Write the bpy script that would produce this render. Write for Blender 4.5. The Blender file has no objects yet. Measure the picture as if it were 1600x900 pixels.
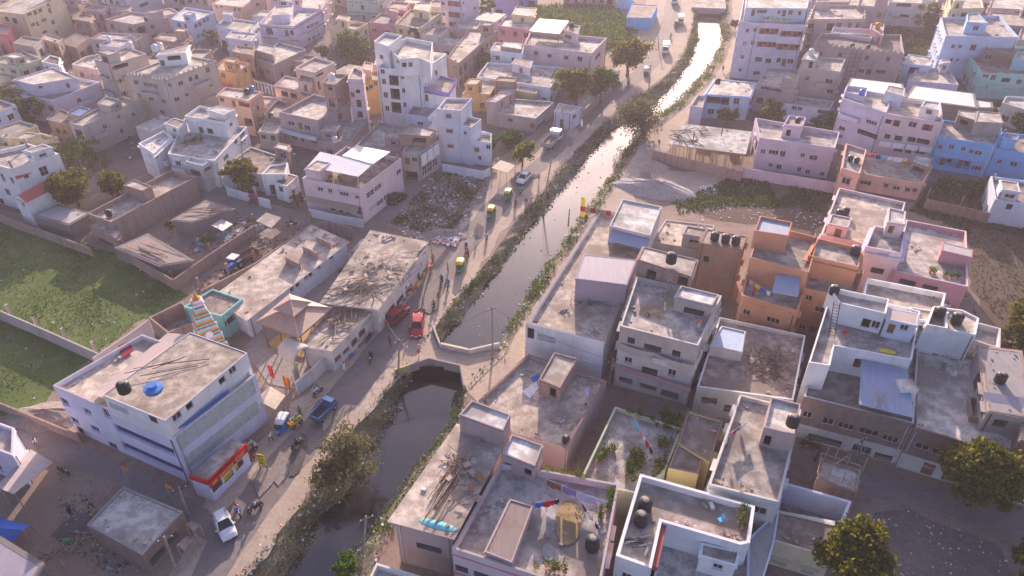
import bpy, bmesh, math, random
from mathutils import Vector, Matrix
from mathutils.geometry import delaunay_2d_cdt
R = math.radians
sc = bpy.context.scene
col = sc.collection
# ------------------------------------------------------------------ camera
FPX, PITCH, CH = 1120.0, R(36.5), 65.0
CAM = Vector((0, 0, CH))
cd = bpy.data.cameras.new('camera'); cam = bpy.data.objects.new('camera', cd); col.objects.link(cam)
cam.location = CAM; cam.rotation_euler = (R(90) - PITCH, 0, 0)
cd.sensor_width = 36; cd.lens = 36 * FPX / 1600; cd.clip_start = 1; cd.clip_end = 4000
sc.camera = cam
sP, cP = math.sin(PITCH), math.cos(PITCH)
def ray(x, y):
    X = x - 800; Y = y - 450
    return Vector((X, -Y * sP + FPX * cP, -Y * cP - FPX * sP))
def at(x, y, z=0.0):
    """the point at height z that a pixel of the photograph looks at"""
    d = ray(x, y); return CAM + d * ((z - CH) / d.z)
def hgt(top, base):
    g = at(*base).to_2d(); t = at(*top).to_2d()
    return CH * (1 - g.dot(t) / t.dot(t))
def pxm(p):
    """pixels per metre at a point"""
    return FPX / max(1.0, (Vector(p) - CAM).length)
rng = random.Random(7)
def rr(a, b): return rng.uniform(a, b)

# ------------------------------------------------------------------ materials
MATS = {}
def nmat(name):
    m = bpy.data.materials.new(name); m.use_nodes = True
    nt = m.node_tree; b = nt.nodes['Principled BSDF']
    return m, nt, b
def N(nt, t, **k):
    n = nt.nodes.new(t)
    for a, v in k.items():
        if a in n.inputs: n.inputs[a].default_value = v
        else: setattr(n, a, v)
    return n
def mixc(nt, fac, a, b, mode='MIX'):
    n = nt.nodes.new('ShaderNodeMix'); n.data_type = 'RGBA'; n.blend_type = mode
    for i, v in ((0, fac), (6, a), (7, b)):
        if hasattr(v, 'is_output'): nt.links.new(v, n.inputs[i])
        elif i == 0: n.inputs[0].default_value = v
        else: n.inputs[i].default_value = (*v, 1)
    return n.outputs[2]
def ramp(nt, src, lo, hi):
    n = nt.nodes.new('ShaderNodeMapRange'); n.inputs[1].default_value = lo; n.inputs[2].default_value = hi
    nt.links.new(src, n.inputs[0]); return n.outputs[0]
def noise(nt, vec, scale, detail=4, rough=.55):
    n = N(nt, 'ShaderNodeTexNoise', Scale=scale, Detail=detail, Roughness=rough)
    nt.links.new(vec, n.inputs['Vector']); return n.outputs[0]
def mapped(nt, vec, s):
    n = nt.nodes.new('ShaderNodeMapping'); n.inputs['Scale'].default_value = s
    nt.links.new(vec, n.inputs['Vector']); return n.outputs[0]
def mul(c, k): return tuple(max(0, min(1, x * k)) for x in c)
def lerp(a, b, t): return tuple(x + (y - x) * t for x, y in zip(a, b))
def plaster(key, c, dirt=.5, rough=.9):
    """painted or bare render: blotches, rain streaks, grime"""
    if key in MATS: return MATS[key]
    m, nt, b = nmat(key); g = nt.nodes.new('ShaderNodeNewGeometry'); pos = g.outputs['Position']
    n1 = noise(nt, pos, .35, 5); n2 = noise(nt, pos, 3.2, 5, .65)
    st = noise(nt, mapped(nt, pos, (.9, .9, .22)), 1.0, 5, .62)
    grime = lerp(mul(c, .8), (.16, .135, .12), .55)
    a = mixc(nt, ramp(nt, n1, .35, .72), mul(c, 1.06), lerp(c, grime, .45 * dirt + .1))
    f = nt.nodes.new('ShaderNodeMath'); f.operation = 'MULTIPLY'
    nt.links.new(ramp(nt, st, .5, .74), f.inputs[0]); f.inputs[1].default_value = dirt * .8
    a = mixc(nt, f.outputs[0], a, grime)
    a = mixc(nt, ramp(nt, n2, .3, .75), a, mul(c, .80), 'MIX') if dirt > .75 else mixc(nt, .16, a, mixc(nt, ramp(nt, n2, .3, .7), mul(c, .7), mul(c, 1.15)))
    nt.links.new(a, b.inputs['Base Color']); b.inputs['Roughness'].default_value = rough
    b.inputs['Specular IOR Level'].default_value = .2
    MATS[key] = m; return m
def concrete(key, c, c2, speck=.4, scale=.8, dark=(.10, .085, .08)):
    """roof slab / yard: patchy cement with dark mould, dust and grit"""
    if key in MATS: return MATS[key]
    m, nt, b = nmat(key); g = nt.nodes.new('ShaderNodeNewGeometry'); pos = g.outputs['Position']
    oi = nt.nodes.new('ShaderNodeObjectInfo')
    n1 = noise(nt, pos, scale, 6, .62); n2 = noise(nt, pos, scale * 4.3, 6, .7); n3 = noise(nt, pos, scale * .27, 3)
    n4 = noise(nt, pos, 9, 3, .7)
    a = mixc(nt, ramp(nt, n1, .40, .60), mul(c, .76), mul(c2, 1.12))
    a = mixc(nt, ramp(nt, n3, .48, .62), a, lerp(mul(lerp(c, c2, .5), .62), (.22, .16, .12), .4))
    f = nt.nodes.new('ShaderNodeMath'); f.operation = 'MULTIPLY'; f.inputs[1].default_value = speck * 1.1
    nt.links.new(ramp(nt, n2, .52, .70), f.inputs[0])
    a = mixc(nt, f.outputs[0], a, dark)
    f2 = nt.nodes.new('ShaderNodeMath'); f2.operation = 'MULTIPLY'; f2.inputs[1].default_value = .35
    nt.links.new(ramp(nt, n4, .42, .7), f2.inputs[0])
    a = mixc(nt, f2.outputs[0], a, mul(c, .62))
    hs = N(nt, 'ShaderNodeHueSaturation'); nt.links.new(a, hs.inputs['Color'])
    mr = nt.nodes.new('ShaderNodeMapRange'); mr.inputs[3].default_value = .8; mr.inputs[4].default_value = 1.18
    nt.links.new(oi.outputs['Random'], mr.inputs[0]); nt.links.new(mr.outputs[0], hs.inputs['Value'])
    nt.links.new(hs.outputs[0], b.inputs['Base Color']); b.inputs['Roughness'].default_value = .92
    b.inputs['Specular IOR Level'].default_value = .25
    bp = N(nt, 'ShaderNodeBump', Strength=.35, Distance=.05); nt.links.new(n2, bp.inputs['Height']); nt.links.new(bp.outputs[0], b.inputs['Normal'])
    MATS[key] = m; return m
def brick(key, c, mortar=(.36, .31, .28), mixp=.35):
    if key in MATS: return MATS[key]
    m, nt, b = nmat(key); uv = nt.nodes.new('ShaderNodeUVMap'); g = nt.nodes.new('ShaderNodeNewGeometry')
    t = N(nt, 'ShaderNodeTexBrick', Scale=1.0); t.inputs['Brick Width'].default_value = .46; t.inputs['Row Height'].default_value = .16
    t.inputs['Mortar Size'].default_value = .022; t.inputs['Color1'].default_value = (*c, 1); t.inputs['Color2'].default_value = (*mul(c, .68), 1); t.inputs['Mortar'].default_value = (*mortar, 1)
    nt.links.new(uv.outputs[0], t.inputs['Vector'])
    n1 = noise(nt, g.outputs['Position'], .6, 5, .65)
    a = mixc(nt, ramp(nt, n1, .5, .62), t.outputs['Color'], mixc(nt, mixp, t.outputs['Color'], (.34, .29, .27)))
    n2 = noise(nt, mapped(nt, g.outputs['Position'], (1.5, 1.5, .2)), 1.0, 4)
    a = mixc(nt, ramp(nt, n2, .5, .9), a, (.15, .11, .10))
    nt.links.new(a, b.inputs['Base Color']); b.inputs['Roughness'].default_value = .95; b.inputs['Specular IOR Level'].default_value = .15
    MATS[key] = m; return m
def corrug(key, c, rust=.3, rough=.45, metal=.0, pitch=2.6):
    """corrugated sheet, ribs across UV u"""
    if key in MATS: return MATS[key]
    m, nt, b = nmat(key); uv = nt.nodes.new('ShaderNodeUVMap'); g = nt.nodes.new('ShaderNodeNewGeometry')
    w = N(nt, 'ShaderNodeTexWave', Scale=pitch, Distortion=.0); w.wave_type = 'BANDS'; w.bands_direction = 'X'
    nt.links.new(uv.outputs[0], w.inputs['Vector'])
    n1 = noise(nt, g.outputs['Position'], .8, 5, .65)
    n2 = noise(nt, mapped(nt, uv.outputs[0], (.9, .15, 1)), 2.2, 3)
    a = mixc(nt, ramp(nt, w.outputs['Fac'], .1, .9), mul(c, .78), c)
    a = mixc(nt, ramp(nt, n2, .35, .7), a, mul(c, .75))
    f = nt.nodes.new('ShaderNodeMath'); f.operation = 'MULTIPLY'; f.inputs[1].default_value = rust
    nt.links.new(ramp(nt, n1, .5, .75), f.inputs[0])
    a = mixc(nt, f.outputs[0], a, (.22, .12, .08))
    nt.links.new(a, b.inputs['Base Color']); b.inputs['Roughness'].default_value = rough; b.inputs['Metallic'].default_value = metal
    bp = N(nt, 'ShaderNodeBump', Strength=.6, Distance=.06); nt.links.new(w.outputs['Fac'], bp.inputs['Height']); nt.links.new(bp.outputs[0], b.inputs['Normal'])
    MATS[key] = m; return m
def plain(key, c, rough=.7, metal=0, var=.12, spec=.3):
    if key in MATS: return MATS[key]
    m, nt, b = nmat(key); g = nt.nodes.new('ShaderNodeNewGeometry')
    n1 = noise(nt, g.outputs['Position'], 2.5, 4, .6)
    a = mixc(nt, ramp(nt, n1, .3, .7), mul(c, 1 - var), mul(c, 1 + var))
    nt.links.new(a, b.inputs['Base Color']); b.inputs['Roughness'].default_value = rough; b.inputs['Metallic'].default_value = metal
    b.inputs['Specular IOR Level'].default_value = spec
    MATS[key] = m; return m
def leafm(key, c1, c2, c3, trans=.4):
    """foliage: every leaf takes its own tone"""
    if key in MATS: return MATS[key]
    m = bpy.data.materials.new(key); m.use_nodes = True; nt = m.node_tree
    nt.nodes.remove(nt.nodes['Principled BSDF']); out = nt.nodes['Material Output']
    g = nt.nodes.new('ShaderNodeNewGeometry')
    cr = nt.nodes.new('ShaderNodeValToRGB'); e = cr.color_ramp.elements
    e[0].color = (*c1, 1); e[1].color = (*c3, 1); e[1].position = .95; k = e.new(.55); k.color = (*c2, 1)
    nt.links.new(g.outputs['Random Per Island'], cr.inputs[0])
    n1 = noise(nt, g.outputs['Position'], .55, 3)
    a = mixc(nt, ramp(nt, n1, .38, .66), mixc(nt, .4, cr.outputs[0], c1), cr.outputs[0])
    d = nt.nodes.new('ShaderNodeBsdfDiffuse'); t = nt.nodes.new('ShaderNodeBsdfTranslucent'); ms = nt.nodes.new('ShaderNodeMixShader')
    nt.links.new(a, d.inputs[0]); nt.links.new(a, t.inputs[0]); ms.inputs[0].default_value = trans
    nt.links.new(d.outputs[0], ms.inputs[1]); nt.links.new(t.outputs[0], ms.inputs[2]); nt.links.new(ms.outputs[0], out.inputs[0])
    MATS[key] = m; return m
def M(k): return MATS[k]

# plaster colours of the walls
for k, c, d in (('white', (.80, .79, .79), .45), ('offwhite', (.62, .59, .56), .6), ('bluewhite', (.62, .66, .76), .45), ('lilacwhite', (.62, .58, .70), .45),
                ('lavender', (.66, .645, .79), .4), ('violet', (.34, .28, .55), .3), ('pink', (.66, .40, .42), .45), ('palepink', (.70, .55, .57), .45), ('rose', (.55, .28, .33), .45),
                ('lilacpink', (.62, .50, .60), .45), ('orange', (.60, .29, .17), .5), ('peach', (.68, .42, .32), .5), ('palepeach', (.70, .52, .42), .5), ('cream', (.66, .56, .38), .5),
                ('yellow', (.55, .46, .22), .5), ('ochre', (.54, .34, .15), .7), ('palegreen', (.50, .54, .40), .6), ('mint', (.62, .70, .58), .5), ('green', (.24, .36, .14), .4),
                ('skyblue', (.36, .55, .80), .4), ('blue', (.14, .40, .74), .35), ('paleblue', (.50, .60, .78), .45), ('teal', (.20, .56, .60), .4), ('turq', (.25, .55, .52), .4),
                ('cement', (.38, .34, .33), 1.0), ('darkcement', (.25, .22, .21), 1.0), ('beige', (.50, .45, .42), .9), ('greypink', (.48, .38, .38), .9), ('brown', (.27, .18, .15), .9),
                ('red', (.42, .10, .09), .4), ('maroon', (.28, .08, .09), .4), ('redpink', (.62, .22, .22), .4), ('navy', (.035, .05, .17), .2), ('mauve', (.42, .34, .42), .8)):
    plaster(k, c, d)
concrete('rc_grey', (.40, .345, .305), (.52, .455, .40), .45)
concrete('rc_light', (.50, .45, .41), (.60, .54, .48), .35)
concrete('rc_beige', (.47, .39, .33), (.57, .48, .40), .5)
concrete('rc_brown', (.27, .21, .19), (.36, .29, .26), .5)
concrete('rc_dark', (.17, .145, .14), (.24, .21, .20), .5)
concrete('rc_lilac', (.41, .365, .34), (.52, .465, .43), .45)
concrete('rc_white', (.60, .57, .55), (.70, .67, .64), .3)
brick('brick', (.34, .17, .12)); brick('brickpale', (.42, .26, .21), mixp=.55); brick('brickdark', (.22, .12, .10))
corrug('tin_grey', (.42, .42, .44), .35, .5, .2); corrug('tin_white', (.68, .67, .67), .15, .5); corrug('tin_blue', (.30, .38, .56), .12, .5); corrug('tin_rust', (.36, .27, .24), .8, .7)
corrug('tin_pink', (.58, .46, .44), .2, .6); corrug('tin_lilac', (.46, .40, .46), .15, .5); corrug('tin_brown', (.50, .33, .27), .2, .6, pitch=1.8); corrug('asbestos', (.42, .39, .38), .3, .9)
plain('sheet_white', (.70, .69, .70), .5); plain('sheet_blue', (.40, .50, .66), .5)
plain('glass_dark', (.02, .022, .03), .18, 0, .3, .6); plain('glass_green', (.42, .50, .47), .25, 0, .2, .6); plain('void', (.012, .011, .012), 1, 0, .2, 0)  # void: near-black paint for the dark inside unlit openings and doorways
plain('wood', (.20, .11, .06), .7); plain('wood_pale', (.40, .31, .22), .8, var=.3); plain('iron', (.06, .055, .055), .6); plain('steel', (.42, .42, .44), .4, .6)
plain('frame_white', (.62, .60, .62), .6); plain('shutter', (.16, .12, .12), .6); plain('shutter_rust', (.22, .09, .07), .7); plain('shutter_blue', (.025, .04, .15), .6); plain('wood_red', (.30, .10, .06), .6)
plain('tank_black', (.025, .025, .028), .5); plain('tank_white', (.66, .65, .66), .5); plain('tank_blue', (.06, .20, .55), .45); plain('dusty_lid', (.32, .28, .26), .9); plain('tank_orange', (.7, .25, .04), .5)
plain('tyre', (.02, .02, .02), .9); plain('rim', (.40, .40, .42), .4, .6); plain('chrome', (.5, .5, .5), .25, .9); plain('lamp_glass', (.75, .75, .7), .15); plain('lamp_red', (.4, .02, .02), .3)
plain('paint_white', (.72, .72, .74), .25, var=.03, spec=.5); plain('paint_red', (.42, .015, .03), .25, var=.05, spec=.5); plain('paint_maroon', (.30, .015, .03), .25, var=.05, spec=.5); plain('paint_black', (.012, .012, .015), .2, var=.05, spec=.5)
plain('paint_blue', (.02, .12, .30), .35, var=.1, spec=.5); plain('paint_brightblue', (.02, .16, .55), .35, var=.1); plain('paint_green', (.02, .22, .08), .4, var=.1); plain('paint_yellow', (.72, .50, .03), .45, var=.1); plain('paint_silver', (.45, .45, .47), .35, .4, .05)
plain('canvas_grey', (.36, .33, .31), .9); plain('canvas_beige', (.55, .46, .36), .9); plain('skin', (.20, .10, .06), .6, var=.05); plain('hair', (.012, .010, .010), .6, var=.05)
for k, c in (('c_white', (.72, .71, .72)), ('c_red', (.55, .02, .03)), ('c_blue', (.03, .14, .48)), ('c_sky', (.12, .45, .70)), ('c_pink', (.70, .28, .36)), ('c_black', (.02, .02, .025)), ('c_orange', (.80, .22, .02)),
             ('c_yellow', (.78, .58, .04)), ('c_green', (.05, .30, .14)), ('c_purple', (.25, .18, .42)), ('c_grey', (.30, .29, .30)), ('c_brown', (.20, .11, .08)), ('c_navy', (.03, .04, .12)), ('c_maroon', (.25, .03, .05)), ('c_lilac', (.55, .48, .68)), ('c_khaki', (.36, .30, .20))):
    plain(k, c, .85, var=.18, spec=.1)
leafm('leaf_olive', (.05, .07, .014), (.15, .165, .028), (.36, .29, .045))
leafm('leaf_green', (0.027, 0.069, 0.014), (0.061, 0.140, 0.024), (0.134, 0.231, 0.038))
leafm('leaf_yellow', (0.054, 0.085, 0.010), (0.198, 0.244, 0.016), (0.450, 0.439, 0.024))
leafm('leaf_dry', (.075, .078, .036), (.165, .165, .075), (.28, .26, .125))
leafm('leaf_weed', (0.033, 0.071, 0.014), (0.091, 0.160, 0.030), (0.196, 0.274, 0.064))
leafm('leaf_grass', (0.049, 0.095, 0.016), (0.088, 0.155, 0.027), (0.149, 0.203, 0.047))
leafm('leaf_bright', (0.045, 0.110, 0.012), (0.090, 0.195, 0.024), (0.180, 0.293, 0.048))
plain('bark', (.14, .10, .075), .95, var=.3); plain('bark_pale', (.30, .26, .23), .95, var=.3)
concrete('soil_red', (.20, .135, .10), (.26, .18, .14), .4, .3); concrete('rubble_mix', (.30, .24, .21), (.22, .17, .15), .6, 1.2)

# ------------------------------------------------------------------ mesh builder
class MB:
    def __init__(s): s.v = []; s.f = []; s.m = []; s.uv = []; s.mats = []; s.smooth = []
    def mi(s, k):
        if k not in s.mats: s.mats.append(k)
        return s.mats.index(k)
    def poly(s, pts, k, uv=None, sm=False):
        i = len(s.v); s.v += [tuple(p) for p in pts]; s.f.append(tuple(range(i, i + len(pts)))); s.m.append(s.mi(k))
        if uv is None:
            a = Vector(pts[0]); e = (Vector(pts[1]) - a); L = e.length or 1; e /= L
            n = e.cross(Vector(pts[2]) - a); f = n.cross(e); f.normalize()
            uv = [((Vector(p) - a).dot(e), (Vector(p) - a).dot(f)) for p in pts]
        s.uv += uv; s.smooth.append(sm)
    def prism(s, P2, z0, z1, k, ktop=None, bottom=False, kbot=None):
        n = len(P2); u = 0
        for i in range(n):
            a, b = P2[i], P2[(i + 1) % n]; L = math.dist(a[:2], b[:2])
            s.poly([(a[0], a[1], z0), (b[0], b[1], z0), (b[0], b[1], z1), (a[0], a[1], z1)], k, [(u, z0), (u + L, z0), (u + L, z1), (u, z1)]); u += L
        s.poly([(p[0], p[1], z1) for p in P2], ktop or k)
        if bottom: s.poly([(p[0], p[1], z0) for p in reversed(P2)], kbot or k)
    def box(s, c, d, k, rz=0, ktop=None, tilt=None):
        """box centred on c in x, y with its base at c.z"""
        x, y, z = d[0] / 2, d[1] / 2, d[2]; M4 = Matrix.Rotation(rz, 3, 'Z')
        if tilt is not None: M4 = M4 @ tilt
        q = [Vector(c) + M4 @ Vector(p) for p in ((-x, -y, 0), (x, -y, 0), (x, y, 0), (-x, y, 0), (-x, -y, z), (x, -y, z), (x, y, z), (-x, y, z))]
        for f, kk in (((0, 1, 5, 4), k), ((1, 2, 6, 5), k), ((2, 3, 7, 6), k), ((3, 0, 4, 7), k), ((4, 5, 6, 7), ktop or k), ((3, 2, 1, 0), k)):
            s.poly([q[i] for i in f], kk)
    def tube(s, pts, r, k, n=6, r2=None, cap=True):
        pts = [Vector(p) for p in pts]; rings = []
        m = len(pts)
        for i, p in enumerate(pts):
            d = (pts[min(i + 1, m - 1)] - pts[max(i - 1, 0)]); d = d.normalized() if d.length > 1e-6 else Vector((0, 0, 1))
            u = d.cross(Vector((0, 0, 1))); u = u.normalized() if u.length > 1e-3 else Vector((1, 0, 0)); w = d.cross(u)
            rad = r if r2 is None else r + (r2 - r) * i / max(1, m - 1)
            rings.append([p + u * (rad * math.cos(2 * math.pi * j / n)) + w * (rad * math.sin(2 * math.pi * j / n)) for j in range(n)])
        for i in range(m - 1):
            for j in range(n):
                k2 = (j + 1) % n
                s.poly([rings[i][j], rings[i + 1][j], rings[i + 1][k2], rings[i][k2]], k, sm=True)
        if cap and n > 2:
            s.poly(rings[0], k); s.poly(list(reversed(rings[-1])), k)
    def lathe(s, c, prof, k, n=14, kk=None):
        """prof: (radius, height) pairs, from the bottom up"""
        c = Vector(c); rings = [[c + Vector((r * math.cos(2 * math.pi * j / n), r * math.sin(2 * math.pi * j / n), z)) for j in range(n)] for r, z in prof]
        for i in range(len(prof) - 1):
            for j in range(n):
                q = (j + 1) % n; s.poly([rings[i][j], rings[i][q], rings[i + 1][q], rings[i + 1][j]], kk[i] if kk else k, sm=True)
        s.poly(rings[-1], kk[-1] if kk else k); s.poly(list(reversed(rings[0])), kk[0] if kk else k)
    def build(s, name, parent=None, origin=(0, 0, 0), loc=None, weld=False):
        o0 = Vector(origin); me = bpy.data.meshes.new(name)
        me.from_pydata([Vector(p) - o0 for p in s.v], [], s.f); me.validate(clean_customdata=False)
        for k in s.mats: me.materials.append(MATS[k])
        if len(me.polygons) == len(s.f):
            me.polygons.foreach_set('material_index', s.m); me.polygons.foreach_set('use_smooth', s.smooth)
            ul = me.uv_layers.new(name='UVMap'); ul.data.foreach_set('uv', [c for p in s.uv for c in p])
        if weld:
            bm = bmesh.new(); bm.from_mesh(me); bmesh.ops.remove_doubles(bm, verts=bm.verts, dist=.002); bm.to_mesh(me); bm.free()
        me.update()
        o = bpy.data.objects.new(name, me); col.objects.link(o)
        if parent: o.parent = parent
        if loc is not None: o.location = loc
        return o
def tag(o, label=None, cat=None, group=None, kind=None):
    if label: o['label'] = label
    if cat: o['category'] = cat
    if group: o['group'] = group
    if kind: o['kind'] = kind
    return o
def thing(name, label, cat, loc=(0, 0, 0), rz=0, group=None):
    o = bpy.data.objects.new(name, None); col.objects.link(o); o.empty_display_size = .3
    o.location = loc; o.rotation_euler = (0, 0, rz); return tag(o, label, cat, group)
def dup(root, loc, rz=None, label=None, group=None, sc_=None):
    r = root.copy(); col.objects.link(r); r.location = loc
    if rz is not None: r.rotation_euler = (0, 0, rz)
    if sc_: r.scale = (sc_,) * 3 if not hasattr(sc_, '__len__') else sc_
    if label: r['label'] = label
    if group: r['group'] = group
    for ch in list(root.children):
        c = ch.copy(); col.objects.link(c); c.parent = r
        for g in ch.children:
            d = g.copy(); col.objects.link(d); d.parent = c
    return r
def area2(P): return sum(P[i][0] * P[(i + 1) % len(P)][1] - P[(i + 1) % len(P)][0] * P[i][1] for i in range(len(P))) / 2
def offset(P, d):
    """move every edge of a counter-clockwise outline outward by d"""
    n = len(P); out = []
    for i in range(n):
        a, b, c = Vector(P[i - 1]), Vector(P[i]), Vector(P[(i + 1) % n])
        e1 = (b - a).normalized(); e2 = (c - b).normalized(); n1 = Vector((e1.y, -e1.x)); n2 = Vector((e2.y, -e2.x))
        m = (n1 + n2); L = m.length
        if L < .2: m = n1; k = 1
        else: m /= L; k = 1 / max(.35, m.dot(n1))
        out.append(b + m * (d * k))
    return out
def inside(p, P):
    c = False; j = len(P) - 1
    for i in range(len(P)):
        if (P[i][1] > p[1]) != (P[j][1] > p[1]) and p[0] < (P[j][0] - P[i][0]) * (p[1] - P[i][1]) / (P[j][1] - P[i][1]) + P[i][0]: c = not c
        j = i
    return c
HAZE, SKY, SUN, EXPO, SKYTINT = .00034, .14, 4.9, .98, (1.02, .905, 1.03)
# ------------------------------------------------------------------ houses
WCACHE = {}
def opening_mesh(kind, w, h, wall, near):
    """what fills a hole in a wall. x along the wall, y inward, z up from the sill; returns (name, mesh, [(subname, mesh)])"""
    key = (kind, w, h, wall, near)
    if key in WCACHE: return WCACHE[key]
    b = MB(); subs = []; name = 'window'; x = w / 2
    def q(x0, x1, y, z0, z1, k, mb=None): (mb or b).poly([(x0, y, z0), (x1, y, z0), (x1, y, z1), (x0, y, z1)], k)
    def jamb(d, k):
        b.poly([(-x, 0, 0), (-x, 0, h), (-x, d, h), (-x, d, 0)], k); b.poly([(x, 0, 0), (x, d, 0), (x, d, h), (x, 0, h)], k)
        b.poly([(-x, 0, 0), (-x, d, 0), (x, d, 0), (x, 0, 0)], k); b.poly([(-x, 0, h), (x, 0, h), (x, d, h), (-x, d, h)], k)
    def bar(x0, x1, y, z0, z1, k, t=.05): b.box(((x0 + x1) / 2, y, z0), (x1 - x0, t, z1 - z0), k)
    sh = kind[-1] == '+'; kd = kind.rstrip('+')
    if kd in ('w', 'wr', 'wg', 'wd'):
        fr = {'w': 'frame_white', 'wr': 'wood_red', 'wg': 'c_green', 'wd': 'wood'}[kd]; d = .2
        jamb(d, wall); pm = MB(); q(-x, x, d, 0, h, 'wood_red' if kd == 'wr' else 'glass_dark', pm)
        subs.append(('pane', pm))
        f = .06
        bar(-x, x, .13, 0, f, fr); bar(-x, x, .13, h - f, h, fr); bar(-x, -x + f, .13, f, h - f, fr); bar(x - f, x, .13, f, h - f, fr)
        for i in range(1, max(2, int(w / .55))): bar(-x + i * w / max(2, int(w / .55)) - .025, -x + i * w / max(2, int(w / .55)) + .025, .13, f, h - f, fr)
        if near:
            for i in range(1, 4): bar(-x + f, x - f, .07, h * i / 4 - .012, h * i / 4 + .012, 'iron', .02)
        b.box((0, -.05, -.09), (w + .16, .12, .085), wall)
    elif kd in ('d', 'dd', 'dg'):
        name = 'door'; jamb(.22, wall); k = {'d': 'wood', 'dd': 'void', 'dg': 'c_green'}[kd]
        q(-x, x, .22, 0, h, k); bar(-x, -x + .07, .16, 0, h, 'wood_pale'); bar(x - .07, x, .16, 0, h, 'wood_pale'); bar(-x + .07, x - .07, .16, h - .07, h, 'wood_pale')
        if kd != 'dd': bar(-.03, .03, .19, 0.05, h - .1, 'wood', .04)
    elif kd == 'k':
        name = 'opening'; jamb(1.6, 'darkcement'); q(-x, x, 1.6, 0, h, 'void')  # back wall painted near-black, as the shade of an unlit room
    elif kd in ('s', 'sr', 'sb'):
        name = 'shutter'; jamb(.3, wall); k = {'s': 'shutter', 'sr': 'shutter_rust', 'sb': 'shutter_blue'}[kd]
        n = max(4, int(h / .22))
        for i in range(n):
            z0, z1 = h * i / n, h * (i + 1) / n
            b.poly([(-x, .3, z0), (x, .3, z0), (x, .26, z1 - .03), (-x, .26, z1 - .03)], k); b.poly([(-x, .26, z1 - .03), (x, .26, z1 - .03), (x, .3, z1), (-x, .3, z1)], k)
    elif kd in ('o', 'op', 'ob', 'ot'):
        name = 'loggia'; d = 1.5; k = {'o': wall, 'op': 'redpink', 'ob': 'blue', 'ot': 'turq'}[kd]; jamb(d, k); q(-x, x, d, 0, h, k)
        n = max(1, int(w / 2.2)); s = w / n
        for i in range(n):
            cx = -x + s * (i + .5); pm = MB(); q(cx - .42, cx + .42, d - .04, .05, min(2.1, h - .25), 'wood', pm); subs.append(('door', pm))
            if s > 2: pm = MB(); q(cx + .65, min(cx + 1.45, x - .1), d - .04, .9, min(2.0, h - .3), 'glass_dark', pm); subs.append(('window', pm))
        b.box((0, .06, 0), (w, .1, .75 if h > 1.9 else .3), wall)
    elif kd in ('gl', 'gt'):
        name = 'glazing'; jamb(.12, wall); k = 'glass_green' if kd == 'gl' else 'glass_dark'; pm = MB(); q(-x, x, .12, 0, h, k, pm); subs.append(('pane', pm))
        n = max(2, int(w / 1.2))
        for i in range(n + 1): bar(max(-x, -x + i * w / n - .03), min(x, -x + i * w / n + .03), .08, 0, h, 'frame_white')
        for z in (0, h / 2 - .03, h - .06): bar(-x + .03, x - .03, .085, z, z + .06, 'frame_white')
    elif kd == 'gr':
        name = 'gate'; jamb(.3, wall); q(-x, x, .3, 0, h, 'shutter_rust')
        n = max(3, int(w / .35))
        for i in range(n + 1): bar(max(-x, -x + i * w / n - .03), min(x, -x + i * w / n + .03), .24, 0, h, 'maroon')
        bar(-x, x, .22, h * .5, h * .5 + .08, 'frame_white', .04)
    if sh:
        b.box((0, -.22, h + .06), (w + .5, .5, .09), wall)
    def mesh(mb, nm):
        o = mb.build(nm); me = o.data; bpy.data.objects.remove(o); return me
    r = (name, mesh(b, name), [(n_, mesh(m_, n_)) for n_, m_ in subs]); WCACHE[key] = r; return r

class House: pass
class Px:
    def __init__(s, p): s.w_ = (p.x, p.y)
def wall_face(mb, A, B, z0, z1, k, holes, u0=0, low=None):
    """one outer wall from A to B with rectangular holes (ua, ub, za, zb)"""
    d = (B - A); L = d.length; d /= L
    P = lambda u, z: (A.x + d.x * u, A.y + d.y * u, z)
    if low and z0 < low[0] < z1:
        for h in holes:
            if h[2] < low[0] < h[3]: low = (h[3] + .05, low[1])
        wall_face(mb, A, B, z0, low[0], low[1], [h for h in holes if h[3] <= low[0]], u0); wall_face(mb, A, B, low[0], z1, k, [h for h in holes if h[2] >= low[0]], u0); return
    if not holes:
        mb.poly([P(0, z0), P(L, z0), P(L, z1), P(0, z1)], k, [(u0, z0), (u0 + L, z0), (u0 + L, z1), (u0, z1)]); return
    us = sorted({0, L} | {h[0] for h in holes} | {h[1] for h in holes}); zs = sorted({z0, z1} | {h[2] for h in holes} | {h[3] for h in holes})
    for i in range(len(us) - 1):
        run = None
        for j in range(len(zs) - 1):
            cu, cz = (us[i] + us[i + 1]) / 2, (zs[j] + zs[j + 1]) / 2
            if any(h[0] < cu < h[1] and h[2] < cz < h[3] for h in holes):
                if run is not None: emit(mb, P, us[i], us[i + 1], zs[run], zs[j], k, u0)
                run = None
            elif run is None: run = j
        if run is not None: emit(mb, P, us[i], us[i + 1], zs[run], zs[-1], k, u0)
def emit(mb, P, a, b, c, d, k, u0):
    mb.poly([P(a, c), P(b, c), P(b, d), P(a, d)], k, [(u0 + a, c), (u0 + b, c), (u0 + b, d), (u0 + a, d)])
def ok_hole(hs, h, L, z0, z1):
    if h[0] < .12 or h[1] > L - .12 or h[2] < z0 + .02 or h[3] > z1 - .12 or h[1] - h[0] < .25 or h[3] - h[2] < .25: return False
    return all(h[1] < g[0] - .06 or h[0] > g[1] + .06 or h[3] < g[2] - .06 or h[2] > g[3] + .06 for g in hs)
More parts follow.
